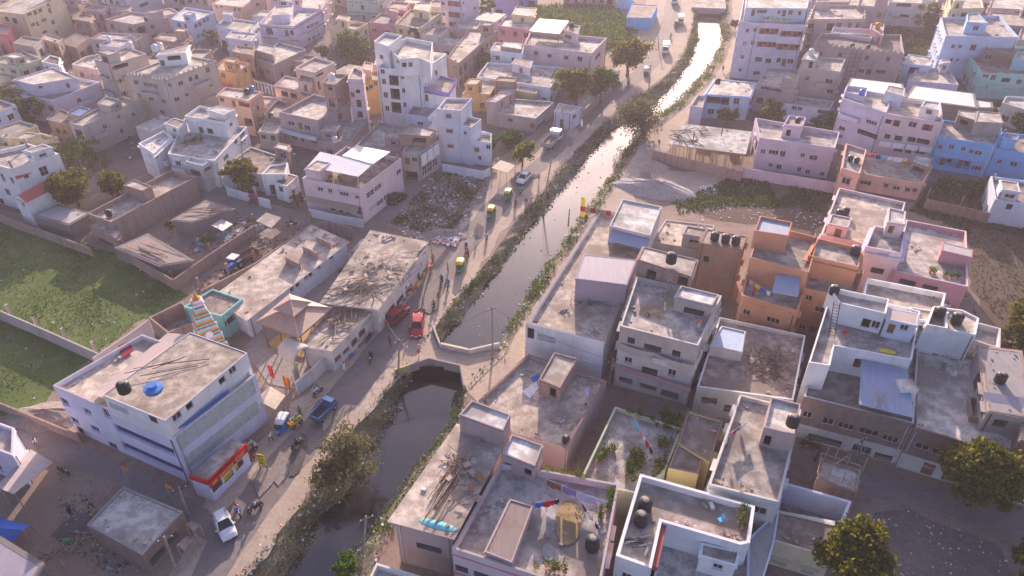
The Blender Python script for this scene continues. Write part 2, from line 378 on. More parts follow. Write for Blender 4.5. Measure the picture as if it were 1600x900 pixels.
def solid(P, z0, z1, par, wall, roofk, parts, win, pixwin, sh, seed, pt=.22, shade='+', skip=.25, wk='w', cap=None, slab=0.0, facing=-.15, low=None):
    """walls with openings, roof and parapet of one block; parts = (wall mb, roof mb, parapet mb). returns openings"""
    W, RF, PA = parts; r = random.Random(seed); n = len(P); P = [Vector(p) for p in P]
    rz = z1 - par; faces = []; opens = []
    for i in range(n):
        A, B = P[i], P[(i + 1) % n]; L = (B - A).length; d = (B - A) / L; out = Vector((d.y, -d.x)); mid = (A + B) / 2
        vis = out.dot((CAM.to_2d() - mid).normalized()); faces.append((A, B, L, d, out, vis))
    holes = [[] for _ in P]
    for w in pixwin:                                              # openings read off the photograph: their box in pixels
        x0, y0, x1, y1 = w[:4]; kd = w[4] if len(w) > 4 else wk + shade; best = None; cx, cy = (x0 + x1) / 2, (y0 + y1) / 2
        for i, (A, B, L, d, out, vis) in enumerate(faces):
            if vis < .04: continue
            res = []
            for px, py in ((cx, cy), (cx + 1, cy), (cx, cy + 1)):
                q = ray(px, py); dn = q.x * out.x + q.y * out.y
                if abs(dn) < 1e-6: break
                p = CAM + q * (((A - CAM.to_2d()).dot(out)) / dn); res.append(((p.to_2d() - A).dot(d), p.z))
            if len(res) < 3: continue
            cu, cz = res[0]; over = max(0, -cu, cu - L) + max(0, z0 - cz, cz - z1)
            if best is None or over < best[0] - 1e-6: best = (over, i, res)
        if best is None or best[0] > 1.2: continue
        _, i, ((cu, cz), (u1_, z1_), (u2_, z2_)) = best; L = faces[i][2]
        k11, k12, k21, k22 = u1_ - cu, u2_ - cu, z1_ - cz, z2_ - cz; dt = k11 * k22 - k12 * k21
        if abs(dt) < 1e-9: continue
        ax, ay, by = k22 / dt, -k21 / dt, k11 / dt; W_, H_ = abs(x1 - x0), abs(y1 - y0)
        hw = min(W_ / max(1e-6, abs(ax)), L - .4) / 2; hv = max(H_ - abs(ay / ax) * W_, (.15 if W_ > 40 else .45) * H_) / max(1e-6, abs(by)) / 2
        hw = max(hw, .42); hv = max(hv, .46); hv = min(hv, (z1 - z0 - .4) / 2); cu = min(max(cu, hw + .16), L - hw - .16); cz = min(max(cz, z0 + hv + .06), z1 - hv - .2)
        h = (round(cu - hw, 1), round(cu + hw, 1), round(cz - hv, 1), round(cz + hv, 1))
        if ok_hole(holes[i], h, L, z0, z1): holes[i].append(h); opens.append((i, h, kd))
    if win:
        nst = max(1, int(round((rz - z0) / sh)))
        for i, (A, B, L, d, out, vis) in enumerate(faces):
            if vis < facing or (pixwin and any(o[0] == i for o in opens)) or L < 1.7: continue
            nc = max(1, int((L - .6) / r.uniform(2.3, 3.1))); s = L / nc
            for f in range(nst):
                zf = z0 + f * (rz - z0) / nst; fh = (rz - z0) / nst
                for c in range(nc):
                    if r.random() < skip: continue
                    cu = s * (c + .5) + r.uniform(-.25, .25); t = r.random(); kd = wk + shade
                    if f == 0 and t < .25: ww, za, zb, kd = 1.0, zf + .05, zf + min(2.1, fh - .5), 'd'
                    elif t < .12: ww, za, zb, kd = .5, zf + fh * .55, zf + fh * .55 + .6, wk
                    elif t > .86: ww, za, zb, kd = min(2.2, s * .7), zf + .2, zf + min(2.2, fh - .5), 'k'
                    else: ww, za, zb = r.choice((1.0, 1.2, 1.5)), zf + .8, zf + min(2.2, fh - .45)
                    h = (round(cu - ww / 2, 1), round(cu + ww / 2, 1), round(za, 1), round(zb, 1))
                    if ok_hole(holes[i], h, L, z0, z1 - par * .6): holes[i].append(h); opens.append((i, h, kd))
    u = 0
    for i, (A, B, L, d, out, vis) in enumerate(faces):
        wall_face(W, A, B, z0, z1 if par > 0 else rz, wall, holes[i], u, low); u += L
    if par > 0:
        I = offset(P, -pt)
        RF.poly([(p.x, p.y, rz) for p in I], roofk, [(p.x, p.y) for p in I])
        for i in range(n):
            a, b, c, e = P[i], P[(i + 1) % n], I[(i + 1) % n], I[i]; L = (b - a).length
            PA.poly([(a.x, a.y, z1), (b.x, b.y, z1), (c.x, c.y, z1), (e.x, e.y, z1)], cap or wall)
            PA.poly([(c.x, c.y, rz), (e.x, e.y, rz), (e.x, e.y, z1), (c.x, c.y, z1)], wall, [(L, 0), (0, 0), (0, par), (L, par)])
    else:
        O = offset(P, slab) if slab else P
        t = .16
        RF.prism([(p.x, p.y) for p in O], rz - (t if slab else -.001), rz + (0 if slab else .12), cap or wall, roofk, bottom=bool(slab))
    return opens, faces
def place_openings(opens, faces, wall, parent, root, near):
    for i, (ua, ub, za, zb), kd in opens:
        A, B, L, d, out, vis = faces[i]
        w, h = round(ub - ua, 1), round(zb - za, 1)
        c = A + d * ((ua + ub) / 2); px = pxm((c.x, c.y, za)) * .64
        name, me, subs = opening_mesh(kd, w, h, wall, px * w > 16)
        o = bpy.data.objects.new(name, me); col.objects.link(o); o.parent = parent
        o.location = Vector((c.x, c.y, za)) - root.location; o.rotation_euler = (0, 0, math.atan2(d.y, d.x))
        for sn, sm in subs:
            if near and px * w > 7: s = bpy.data.objects.new(sn, sm); col.objects.link(s); s.parent = o
            else: s = bpy.data.objects.new(sn, sm); col.objects.link(s); s.parent = o
HOUSES = []; DESC = {}; HEADS = set()
def ring(mb, I, O, z0, z1, k):
    n = len(I)
    for i in range(n):
        j = (i + 1) % n; a, b, c, d = I[i], I[j], O[j], O[i]
        mb.poly([(d.x, d.y, z0), (c.x, c.y, z0), (c.x, c.y, z1), (d.x, d.y, z1)], k); mb.poly([(d.x, d.y, z1), (c.x, c.y, z1), (b.x, b.y, z1), (a.x, a.y, z1)], k); mb.poly([(a.x, a.y, z0), (b.x, b.y, z0), (c.x, c.y, z0), (d.x, d.y, z0)], k)
def house(desc, px, h=None, wall='cement', roof='rc_grey', par=.8, sh=3.1, base=None, z0=0, gnd=False, win=True, pix=(), band=None, ov=0, name='house', cat='house',
          shade='+', skip=.14, wk='w', cap=None, slab=0, near=None, group=None, pt=.22, bands=True, low=None):
    if base is not None: h = hgt(px[base[0]], base[1])
    if hasattr(px[0], 'w_'): P = [Vector(p.w_) for p in px]
    elif gnd: P = [at(x, y, 0).to_2d() for x, y in px]
    else: P = [at(x, y, h).to_2d() for x, y in px]
    if area2(P) < 0: P = P[::-1]
    c = sum(P, Vector((0, 0))) / len(P)
    root = thing(name, desc, cat, (c.x, c.y, z0), 0, group); H = House(); H.root = root; H.P = P; H.h = h; H.rz = h - par; H.wall = wall; H.desc = desc; H.roofk = roof; H.z0 = z0
    W, RF, PA = MB(), MB(), MB()
    opens, faces = solid(P, z0, h, par, wall, roof, (W, RF, PA), win, pix, sh, len(HOUSES) * 31 + 5, pt, shade, skip, wk, cap, slab, low=low)
    H.faces = faces; o0 = root.location
    W.build('wall', root, o0); RF.build('roof', root, o0)
    if par > 0: PA.build('parapet', root, o0)
    place_openings(opens, faces, wall, root, root, True)
    nst = max(1, int(round((h - par - z0) / sh)))
    if bands and (band or (band is None and par > 0 and h - z0 > 5)):
        k = band or wall
        for f in range(1, nst + 1):
            BM = MB()
            zf = z0 + f * (h - par - z0) / nst; a = offset(P, .07)
            if any(g[1][2] < zf + .05 and g[1][3] > zf - .2 for g in opens): continue
            ring(BM, P, a, zf - .17, zf + .02, k); BM.build('floor_band', root, o0)
    if win and len(px) == 4 and h - z0 > 5 and wall not in ('brickpale', 'brick'):
        rb = random.Random(len(HOUSES) * 3 + 1); fl = (h - par - z0) / nst
        for (A, B, L, d, out, vis) in faces:
            if vis < .25 or L < 5: continue
            for f in range(1, nst):
                if rb.random() < .45: continue
                bw = min(L - 1, rb.uniform(2.4, 4.5)); u0 = rb.uniform(.4, L - bw - .4); zf = z0 + f * fl; p, q = A + d * u0, A + d * (u0 + bw); o_ = out * rb.uniform(.8, 1.1); BM = MB()
                BM.prism([p, p + o_, q + o_, q] if area2([p, p + o_, q + o_, q]) > 0 else [q, q + o_, p + o_, p], zf - .16, zf - .02, wall, 'rc_grey', bottom=True)
                for a_, b_ in ((p, p + o_), (p + o_, q + o_), (q + o_, q)):
                    e_ = (b_ - a_).normalized(); n_ = Vector((-e_.y, e_.x)) * .1; Q = [a_, b_, b_ + n_, a_ + n_]
                    BM.prism(Q if area2(Q) > 0 else Q[::-1], zf - .02, zf + .85, cap or wall)
                BM.build('balcony', root, o0)
    rp = random.Random(len(HOUSES) + 77)
    for (A, B, L, d, out, vis) in faces:
        if vis < .1 or L < 4 or h - z0 < 3.5: continue
        for u in (rp.uniform(.25, .5), L - rp.uniform(.25, .5)):
            if rp.random() < .5: q = A + d * u + out * .09; BM = MB(); BM.tube([(q.x, q.y, z0), (q.x, q.y, H.rz)], .055, rp.choice(('frame_white', 'iron', 'cement')), 5); BM.build('drain_pipe', root, o0)
    if ov:
        O = offset(P, ov); BM = MB(); zf = H.rz - .02
        BM.prism([(p.x, p.y) for p in O], zf - .16, zf - .02, cap or wall, bottom=True); BM.build('eave_slab', root, o0)
    HOUSES.append(H); DESC[desc] = H; return H
def head(H, px, dz,  wall=None, roof='rc_grey', par=.12, ov=.18, pix=(), win=True, name='stair_head', z0=None, drop=0, skip=.3, slab=0, wk='w', shade='+', pt=.15):
    """a smaller block standing on a roof: stair head, upper room"""
    zb = (H.rz if z0 is None else z0) - drop; z1 = (H.rz if z0 is None else z0) + dz; wall = wall or H.wall
    P = [at(x, y, z1).to_2d() for x, y in px] if not hasattr(px[0], 'x') else list(px); HEADS.add(H.root.name)
    if area2(P) < 0: P = P[::-1]
    mb = MB(); o0 = H.root.location
    opens, faces = solid(P, zb + .004, z1, par, wall, roof, (mb, mb, mb), win and not pix, pix, 2.6, len(HOUSES) * 7 + int(abs(px[0][0])), pt, shade, skip, wk, None, slab, facing=0)
    if ov:
        O = offset(P, ov); mb.prism([(p.x, p.y) for p in O], z1 - par - .16, z1 - par - .04, wall, bottom=True)
    o = mb.build(name, H.root, o0)
    place_openings(opens, faces, wall, o, H.root, True)
    S = House(); S.root = H.root; S.P = P; S.rz = z1 - par; S.h = z1; S.wall = wall; S.obj = o; S.desc = H.desc; S.faces = faces; return S
def part(H, name, mb): return mb.build(name, H.root, H.root.location)
def sheet(H, name, px, z, k, thick=.05, zz=None):
    """a thin roof sheet or slab through pixel corners at heights z (or one each)"""
    zs = zz or [z] * len(px); pts = [at(x, y, q) for (x, y), q in zip(px, zs)]
    n = (pts[1] - pts[0]).cross(pts[2] - pts[0])
    if n.z < 0: pts = pts[::-1]
    mb = MB(); a = pts[0]; e = (pts[1] - a).normalized(); n = (pts[1] - a).cross(pts[2] - a).normalized(); f = n.cross(e)
    uv = [((p - a).dot(e), (p - a).dot(f)) for p in pts]
    mb.poly(pts, k, uv); low = [p - Vector((0, 0, thick)) for p in pts]; mb.poly(low[::-1], k, uv[::-1])
    for i in range(len(pts)): j = (i + 1) % len(pts); mb.poly([low[i], low[j], pts[j], pts[i]], k)
    return mb.build(name, H.root if H else None, H.root.location if H else (0, 0, 0)) if name else (mb, pts)
def rail(H, px, z, hh=.9, k='iron', name='railing', step=1.2, bars=3, r=.03, closed=False):
    mb = MB(); pts = [at(x, y, z) for x, y in px]
    if closed: pts.append(pts[0])
    for a, b in zip(pts, pts[1:]):
        L = (b - a).length; n = max(1, int(L / step))
        for i in range(n + 1): p = a + (b - a) * (i / n); mb.tube([p, p + Vector((0, 0, hh))], r, k, 4)
        for j in range(1, bars + 1): o = Vector((0, 0, hh * j / bars)); mb.tube([a + o, b + o], r * .8, k, 4)
    return mb.build(name, H.root, H.root.location)
def posts(H, px, z0, z1, k='cement', s=.28, name='post'):
    """one column per pixel, standing at z0"""
    for x, y in px:
        p = at(x, y, z0); mb = MB(); mb.box((p.x, p.y, z0), (s, s, z1 - z0), k, .3); mb.build(name, H.root, H.root.location)
# ================================================================== the buildings, near right-hand bank first
N1 = house('long flat roofed grey house beside the canal with poles and planks on its roof', [(616, 811), (706, 835), (783, 692), (716, 668)], 7.0, 'greypink', 'rc_beige', par=0, slab=.45, win=False, pix=[(650, 850, 690, 862, 'k')] )
rubL = head(N1, [(717.5, 647.5), (737.5, 625), (797.5, 647.5), (786, 672.5)], 2.6, 'greypink', 'rc_white', par=.2, ov=.1, win=False)
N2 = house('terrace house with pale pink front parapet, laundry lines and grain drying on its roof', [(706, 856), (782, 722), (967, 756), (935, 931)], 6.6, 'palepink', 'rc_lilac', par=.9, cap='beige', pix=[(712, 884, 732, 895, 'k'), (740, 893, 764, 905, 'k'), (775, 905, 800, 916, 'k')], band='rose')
head(N2, [(797, 779), (833, 790), (800, 879), (757, 862)], 1.3, 'greypink', 'tin_rust', par=.08, ov=.1, name='roof_shed', pix=())
head(N2, [(785, 708), (800, 678), (848, 695), (836, 728)], 2.5, 'greypink', 'rc_white', par=.2, ov=.12, pix=[(786, 723, 797, 740, 'dd'), (818, 730, 830, 745, 'dd')])
N4 = house('low bare concrete house beside the canal bridge with one long brick stair head', [(748, 625), (826, 553), (948, 594), (883, 702), (800, 678)], 4.3, 'greypink', 'rc_beige', par=.55, win=False, cap='brown')
head(N4, [(866, 550), (902.5, 560), (875, 606), (842.5, 592)], 2.5, 'brickpale', 'rc_light', par=.22, ov=.12, pix=[(858, 604, 868, 622, 'dd')])
N5 = house('big white two storey house on the canal path with tin roofed rooms on top', [(936, 326), (1031, 340), (944, 534), (821, 505)], 7.0, 'white', 'rc_beige', par=.6,
           pix=[(839, 521, 868, 538, 'gl'), (825, 512, 834, 530, 'k')], win=False, pt=.45, cap='cement')
shed5 = head(N5, [(912.5, 397.5), (995, 406), (979, 445), (899.5, 435)], 3.6, 'mauve', 'tin_lilac', par=.03, ov=.12, win=False, name='tin_shed')
R8 = head(N5, [(972.5, 311), (1034, 322.5), (1016, 367.5), (952.5, 352.5)], 3.0, 'offwhite', 'rc_white', par=.25, ov=.1, pix=[(960, 380, 1000, 398, 'k')], name='upper_room')
sheet(N5, 'awning', [(957, 358), (1016, 372), (1010, 391), (949, 376)], 0, 'tin_blue', .04, zz=[8.9, 8.9, 8.3, 8.3])
N6 = house('tall grey unfinished house with curved balconies above shop bays and a pink band', [(969, 509), (995, 432), (1128, 462), (1091, 540)], 9.8, 'beige', 'rc_grey', par=.7,
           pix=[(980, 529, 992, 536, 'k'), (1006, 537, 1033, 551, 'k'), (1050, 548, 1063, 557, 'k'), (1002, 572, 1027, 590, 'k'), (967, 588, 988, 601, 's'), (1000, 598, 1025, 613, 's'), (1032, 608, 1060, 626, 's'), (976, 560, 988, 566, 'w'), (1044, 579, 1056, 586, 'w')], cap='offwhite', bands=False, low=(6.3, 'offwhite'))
head(N6, [(1006, 385), (1089, 405), (1080, 432), (996, 405)], 2.7, 'brickpale', 'rc_light', par=.12, ov=.25, win=False, pix=[(1010, 420, 1024, 440, 'k'), (1060, 428, 1074, 448, 'k')], name='upper_room')
head(N6, [(1055, 463), (1064, 446), (1123, 460), (1113, 477)], 2.2, 'beige', 'rc_white', par=.2, ov=.15, pix=[(1068, 481, 1099, 495, 'k')])
for (a, b, z) in (((964, 538), (1084, 576), 6.35), ((961, 568), (1080, 606), 3.3)):
    p0, p1 = at(*a, z), at(*b, z); d = (p1 - p0); L = d.length; d /= L; out = Vector((d.y, -d.x, 0)); mb = MB(); pr = []
    for i in range(13):
        t = i / 12; pr.append(p0 + d * (L * t) + out * (.55 + .35 * math.sin(math.pi * (t * 2 % 1)) * (1 if z > 5 else .3)))
    Q = [p0] + pr + [p1]
    mb.prism([(p.x, p.y) for p in Q], z - .15, z, 'beige', bottom=True)
    for q0, q1 in zip(pr, pr[1:]):
        mb.prism([(q0.x, q0.y), (q1.x, q1.y), (q1.x - out.x * .12, q1.y - out.y * .12), (q0.x - out.x * .12, q0.y - out.y * .12)], z, z + (.95 if z > 5 else .45), 'beige' if z > 5 else 'rose')
    part(N6, 'balcony', mb)
N5c = house('low light roofed block between the tank tower and the empty plot', [(1040, 343), (1117, 352), (1100, 392), (1018, 377)], 4.6, 'beige', 'rc_beige', par=.15)
N5d = house('red brick tower block carrying three black water tanks', [(1094, 379), (1104, 357), (1168, 369), (1159, 391)], 8.6, 'brick', 'rc_grey', par=.1, slab=0, pix=[(1100, 400, 1108, 410, 'k')], wk='w')
N7 = house('single storey brown roofed shop house with firewood heaped on its terrace', [(1124, 495), (1259, 524), (1240, 625), (1089, 604)], 4.6, 'offwhite', 'rc_brown', par=.5, pix=[(1096, 620, 1121, 634, 'sr'), (1131, 632, 1165, 650, 'sr'), (1178, 645, 1220, 664, 'sr')], cap='white')
head(N7, [(1127.5, 509), (1165, 517.5), (1160, 550), (1110, 539)], 1.7, 'offwhite', 'sheet_blue', par=.12, ov=.1, win=False, name='roof_room')
# orange house
N8 = house('orange three level house with a blue tin canopy and a white ladder on its terraces', [(1158, 461), (1176, 398), (1268, 420), (1247, 486)], 6.9, 'orange', 'rc_lilac', par=.8,
           pix=[(1160, 484, 1172, 492, 'w'), (1198, 494, 1218, 508, 'w')], name='house')
head(N8, [(1172, 402), (1190, 349), (1279, 371), (1264, 425)], 3.9, 'orange', 'rc_grey', par=.9, ov=0, win=False, name='upper_storey', drop=6)
U8r = House(); U8r.root = N8.root; U8r.rz = 6.1 + 3.0; U8r.wall = 'orange'; U8r.desc = N8.desc
head(U8r, [(1188, 337), (1238, 347), (1232, 368), (1179, 360)], 3.0, 'orange', 'tin_blue', par=.3, ov=0, win=False)
head(N8, [(1256, 450), (1266, 420), (1351, 420), (1336, 468)], 1.4, 'orange', 'rc_lilac', par=.8, ov=0, name='side_wing', drop=6, pix=[(1260, 463, 1267, 469, 'w'), (1273, 480, 1288, 489, 'w'), (1248, 506, 1258, 516, 'w'), (1264, 510, 1276, 520, 'k')])
U8c = House(); U8c.root = N8.root; U8c.rz = 6.7; U8c.wall = 'orange'; U8c.desc = N8.desc
head(U8c, [(1263, 399), (1278, 372), (1347, 388), (1342, 417)], 3.4, 'orange', 'rc_grey', par=.55, ov=.45, win=False, name='upper_room')
mbc, ptsc = sheet(None, None, [(1213, 429), (1251, 433), (1247, 464), (1206, 457)], 0, 'tin_blue', .05, zz=[8.9, 8.9, 8.3, 8.3])
mbc.build('canopy', N8.root, N8.root.location)
# pink houses behind it
N9 = house('pink house with a broad sunlit terrace carrying a pair of black tanks', [(1283, 366), (1311, 293), (1415, 316), (1395, 390)], 6.6, 'palepink', 'rc_beige', par=.55, cap='palepink')
N9b = house('narrow pink stair tower with a grey eave and a red terrace door', [(1352, 385), (1366, 352), (1415, 362), (1410, 396)], 9.4, 'palepink', 'rc_grey', par=.7, ov=.5, pix=[(1371, 391, 1388, 403, 'k'), (1361, 419, 1381, 428, 'k')], cap='lilacwhite')
head(N9b, [(1389, 324), (1415, 330), (1414, 350), (1387, 346)], 2.5, 'palepink', 'rc_white', par=.2, ov=.15, pix=[(1387, 352, 1397, 366, 'd')])
N9c = house('deep pink house with a tin roofed shed at one corner of its terrace', [(1397, 423), (1416, 343), (1510, 361), (1513, 448)], 6.8, 'rose', 'rc_lilac', par=.7, pix=[(1405, 436, 1430, 447, 'k'), (1441, 445, 1464, 455, 'k')], cap='palepink')
head(N9c, [(1473, 378), (1520, 390), (1519, 402), (1472, 391)], 2.0, 'rose', 'tin_grey', par=.04, ov=.1, win=False, name='roof_shed')
# white house with the black ladder
N10 = house('white and brick house with a blue tin roof and ladder on its terraces', [(1256, 619), (1300, 460), (1440, 480), (1428, 662)], 6.6, 'brickdark', 'rc_brown', par=.5, win=False,
            pix=[(1254, 645, 1268, 652, 'w'), (1285, 655, 1303, 663, 'w'), (1310, 662, 1334, 671, 'w'), (1341, 670, 1372, 682, 'w'), (1378, 681, 1404, 692, 'w'), (1262, 684, 1314, 692, 'k'), (1330, 696, 1360, 716, 'w'), (1364, 712, 1392, 724, 'k'), ], cap='offwhite', bands=False, low=(2.3, 'offwhite'))
m10 = head(N10, [(1264, 566), (1297, 571), (1304, 540), (1425, 562), (1438, 486), (1300, 452)], 3.9, 'white', 'rc_lilac', par=.8, ov=0, name='upper_storey', drop=5.5, win=False, pix=[(1334, 560, 1346, 575, 'k')])
U10 = House(); U10.root = N10.root; U10.rz = m10.rz; U10.wall = 'white'; U10.desc = N10.desc
t10 = head(U10, [(1296, 448), (1389, 467), (1385, 490), (1312, 473)], 3.1, 'white', 'rc_lilac', par=.7, ov=0, name='roof_room', pix=[(1346, 497, 1360, 514, 'dd'), (1369, 502, 1382, 517, 'w')])
r10 = head(U10, [(1388, 480), (1436, 490), (1433, 509), (1386, 498)], 2.7, 'bluewhite', 'tin_pink', par=.03, ov=.15, name='tin_roofed_room', pix=[(1388, 506, 1397, 522, 'd'), (1408, 507, 1418, 515, 'w')])
sheet(N10, 'tin_roof', [(1346, 561), (1418, 578), (1429, 653), (1342, 632)], 0, 'tin_blue', .06, zz=[8.9, 8.9, 8.2, 8.2])
mb = MB(); p = at(1418, 600, 9.1); mb.prism([tuple((p + Vector((x, y, 0)))[:2]) for x, y in ((-.9, -.8), (.9, -.8), (.9, .8), (-.9, .8))], 6.2, 9.1, 'white', 'rc_light'); part(N10, 'chimney_block', mb)
N10e = house('beige roofed house with a long white parapet behind the white ladder house', [(1340, 500), (1355, 434), (1478, 458), (1466, 522)], 8.6, 'white', 'rc_beige', par=.8)
N11 = house('white boxy house with tank enclosure and red stripe beside the dark trees', [(1444, 509), (1459, 478), (1504, 484), (1530, 497), (1525, 523)], 10.0, 'white', 'rc_beige', par=.25, win=False)
head(N11, [(1448, 507), (1459, 478), (1479, 482), (1481, 513)], 1.3, 'white', 'rc_dark', par=.7, ov=0, name='tank_enclosure', win=False)
N11b = house('low white walled terrace between the boxy white house and the dark trees', [(1520, 531), (1526, 503), (1564, 513), (1563, 545)], 7.6, 'offwhite', 'rc_grey', par=.9)
N12 = house('long brown brick house facing the lane with white ground floor and a broad empty terrace', [(1429, 668), (1433, 536), (1660, 590), (1660, 735)], 6.4, 'brickdark', 'rc_light', par=.45, win=False,
            pix=[(1430, 692, 1452, 706, 'w'), (1456, 702, 1478, 712, 'w'), (1556, 725, 1585, 742, 'w'), (1434, 736, 1452, 758, 'gr'), (1466, 745, 1490, 770, 'k'), (1560, 764, 1582, 786, 'k')], bands=False, low=(2.3, 'offwhite'))
N13 = house('old tile and sheet roofed house standing at the right edge above the terrace', [(1531, 541), (1594, 549), (1612, 652), (1545, 641)], 9.0, 'beige', 'asbestos', par=.03, ov=.3, pix=[(1552, 655, 1572, 668, 'k')], cap='brickpale')
sheet(N13, 'tin_awning', [(1536, 612), (1606, 622), (1612, 652), (1542, 640)], 0, 'tin_lilac', .06, zz=[9.25, 9.25, 8.75, 8.75])
# nearest row
N14 = house('white house with pink fascia wrapped round a sunken rear courtyard', [(962, 868), (1000, 740), (1180, 790), (1172, 848), (1157, 851), (1034, 815), (1018, 888)], 6.9, 'white', 'rc_grey', par=.8, pt=.3, win=False, pix=[(970, 893, 985, 915, 'w')], bands=False)
mb = MB()
for a, b in (((1034, 815), (1018, 888)), ((1157, 851), (1034, 815))):
    p, q = at(*a, 6.1), at(*b, 6.1); d = (q - p).normalized(); o_ = Vector((d.y, -d.x, 0))
    if o_.dot((at(1085, 870, 6.1) - p)) < 0: o_ = -o_
    Q = [p, q, q + o_ * .5, p + o_ * .5]
    if area2(Q) < 0: Q = Q[::-1]
    mb.prism([(v.x, v.y) for v in Q], 5.9, 6.55, 'red', bottom=True)
part(N14, 'fascia', mb)
N14b = house('sunken grey courtyard house with one white room below the pink fascia', [(1016, 925), (1038, 828), (1182, 868), (1170, 965)], 3.5, 'white', 'rc_lilac', par=.12, win=False)
head(N14b, [(1097, 848), (1156, 861), (1150, 884), (1094, 868)], 2.5, 'white', 'rc_grey', par=.15, ov=.15, pix=[(1116, 880, 1128, 889, 'w')])
posts(N14b, [(1052, 842), (1080, 848)], 3.4, 6.1, 'white')
N15 = house('yellow house with dark stained flat roofs behind the courtyard', [(1075, 641), (1130, 657), (1109, 723), (1059, 691)], 5.0, 'yellow', 'rc_dark', par=.3, cap='brown')
N15b = house('low yellow outhouse with a dark red roof and open rear door', [(1058, 693), (1100, 708), (1091, 741), (1044, 731)], 4.8, 'yellow', 'rc_dark', par=.15, cap='brown', pix=[(1086, 752, 1094, 768, 'dd')])
N16 = house('pale green walled roof garden crowded with potted plants', [(905, 752), (961, 635), (1066, 670), (1040, 735), (1000, 772)], 4.2, 'palegreen', 'rc_lilac', par=.5, cap='palegreen', win=False)
N17 = house('narrow stained concrete house with laundry and two dishes on its long terrace', [(1107, 757), (1156, 616), (1252, 640), (1218, 785)], 7.2, 'offwhite', 'rc_grey', par=.5, cap='offwhite', pix=[(1118, 778, 1140, 796, 'k'), (1176, 790, 1198, 806, 'w')])
s17 = head(N17, [(1205, 620), (1251, 631), (1244, 680), (1194, 667)], 2.8, 'greypink', 'rc_light', par=.35, ov=0, pix=[(1193, 680, 1206, 697, 'dd')])
N18 = house('roofless white ruin with a black doorway beside the scaffolded block', [(1222, 752), (1331, 783), (1317, 820), (1210, 800)], 3.3, 'bluewhite', 'rc_brown', par=3.1, pix=[(1266, 790, 1280, 812, 'dd')], pt=.3, bands=False)
N19 = house('low cream house with a broken brick strewn roof and two shaded windows', [(1198, 842), (1208, 796), (1318, 822), (1300, 872)], 3.7, 'cream', 'rc_brown', par=.12, pix=[(1205, 869, 1230, 884, 'w+'), (1252, 884, 1272, 898, 'w+')])
N19b = house('half built red brick block wrapped in wooden scaffold poles', [(1277, 747), (1284, 715), (1345, 735), (1338, 770)], 3.4, 'brick', 'rc_white', par=.25, win=False)
mb = MB()
for x, y, dx in ((1277, 747, 0), (1284, 715, 1), (1345, 735, 0), (1338, 770, -1), (1300, 722, 0), (1318, 728, .5), (1290, 750, 0), (1320, 762, .5)):
    p = at(x, y, 3.2); mb.tube([(p.x, p.y - .3, 0), (p.x + dx * .3, p.y - .2, 5.4)], .06, 'wood_pale', 5)
for (a, b) in (((1277, 740), (1338, 763)), ((1284, 708), (1345, 728)), ((1277, 740), (1284, 708)), ((1338, 763), (1345, 728))):
    mb.tube([at(*a, 4.1), at(*b, 4.1)], .05, 'wood_pale', 5)
mb.tube([at(1280, 742, 4.0), at(1325, 712, 5.6)], .05, 'wood_pale', 5); mb.tube([at(1310, 770, 2), at(1322, 738, 4)], .06, 'wood_pale', 5)
part(N19b, 'scaffold', mb)
N20 = house('small walled house at the bottom edge beside the canal path', [(562, 935), (588, 879), (705, 914), (690, 985)], 4.6, 'offwhite', 'rc_lilac', par=.7)
N21 = house('white backed house at the bottom edge with tall stained rear wall and grey shed', [(1168, 842), (1218, 795), (1210, 850), (1168, 985)], 4.0, 'bluewhite', 'tin_grey', par=.1, win=False)

# ================================================================== right, farther back
U1 = house('new concrete slab on a forest of bamboo props at a building site', [(1045, 225), (1070, 194), (1173, 206), (1164, 240)], 3.7, 'wood_pale', 'rc_white', par=0, slab=.2, win=False, name='unfinished_building', cat='building site')
# the slab stands on props: leave its walls out
for ch in list(U1.root.children):
    if ch.name.startswith('wall'): bpy.data.objects.remove(ch)
r_ = random.Random(3)
for i in range(44):
    t = r_.random(); s = r_.choice((0, 0, .12, .3)) + r_.uniform(0, .06)
    a = at(1047 + 117 * t, 226 + 15 * t, 3.5); b = at(1070 + 102 * t, 195 + 11 * t, 3.5); q = a + (b - a) * s
    mb = MB(); mb.tube([(q.x + r_.uniform(-.2, .2), q.y, 0), (q.x, q.y, 3.5)], .06, 'wood_pale', 5); part(U1, 'prop', mb)
mb = MB()
for i in range(26):
    p = at(1050 + r_.uniform(5, 55), 198 + r_.uniform(0, 28), 3.7); a = r_.uniform(0, 3); d = Vector((math.cos(a), math.sin(a), 0)) * r_.uniform(.8, 2); mb.tube([p - d + Vector((0, 0, .1)), p + d + Vector((0, 0, r_.uniform(.1, .5)))], .07, 'wood', 4)
part(U1, 'formwork', mb)
U2 = house('pale blue two storey house with brick infill behind the canal side building site', [(1101, 147), (1118, 123), (1182, 129), (1172, 151)], base=(0, (1097, 184)), wall='paleblue', roof='rc_light', par=.15, ov=.3,
           pix=[(1104, 149, 1126, 162, 'k'), (1126, 152, 1139, 164, 'k'), (1146, 152, 1156, 163, 'w+'), (1106, 169, 1116, 179, 'w+'), (1148, 174, 1156, 182, 'w+')])
head(U2, [(1079, 165), (1090, 148), (1102, 150), (1098, 168)], .6, 'lilacwhite', 'rc_light', par=.6, z0=3.8, drop=3.7, ov=0, win=False, name='side_porch')
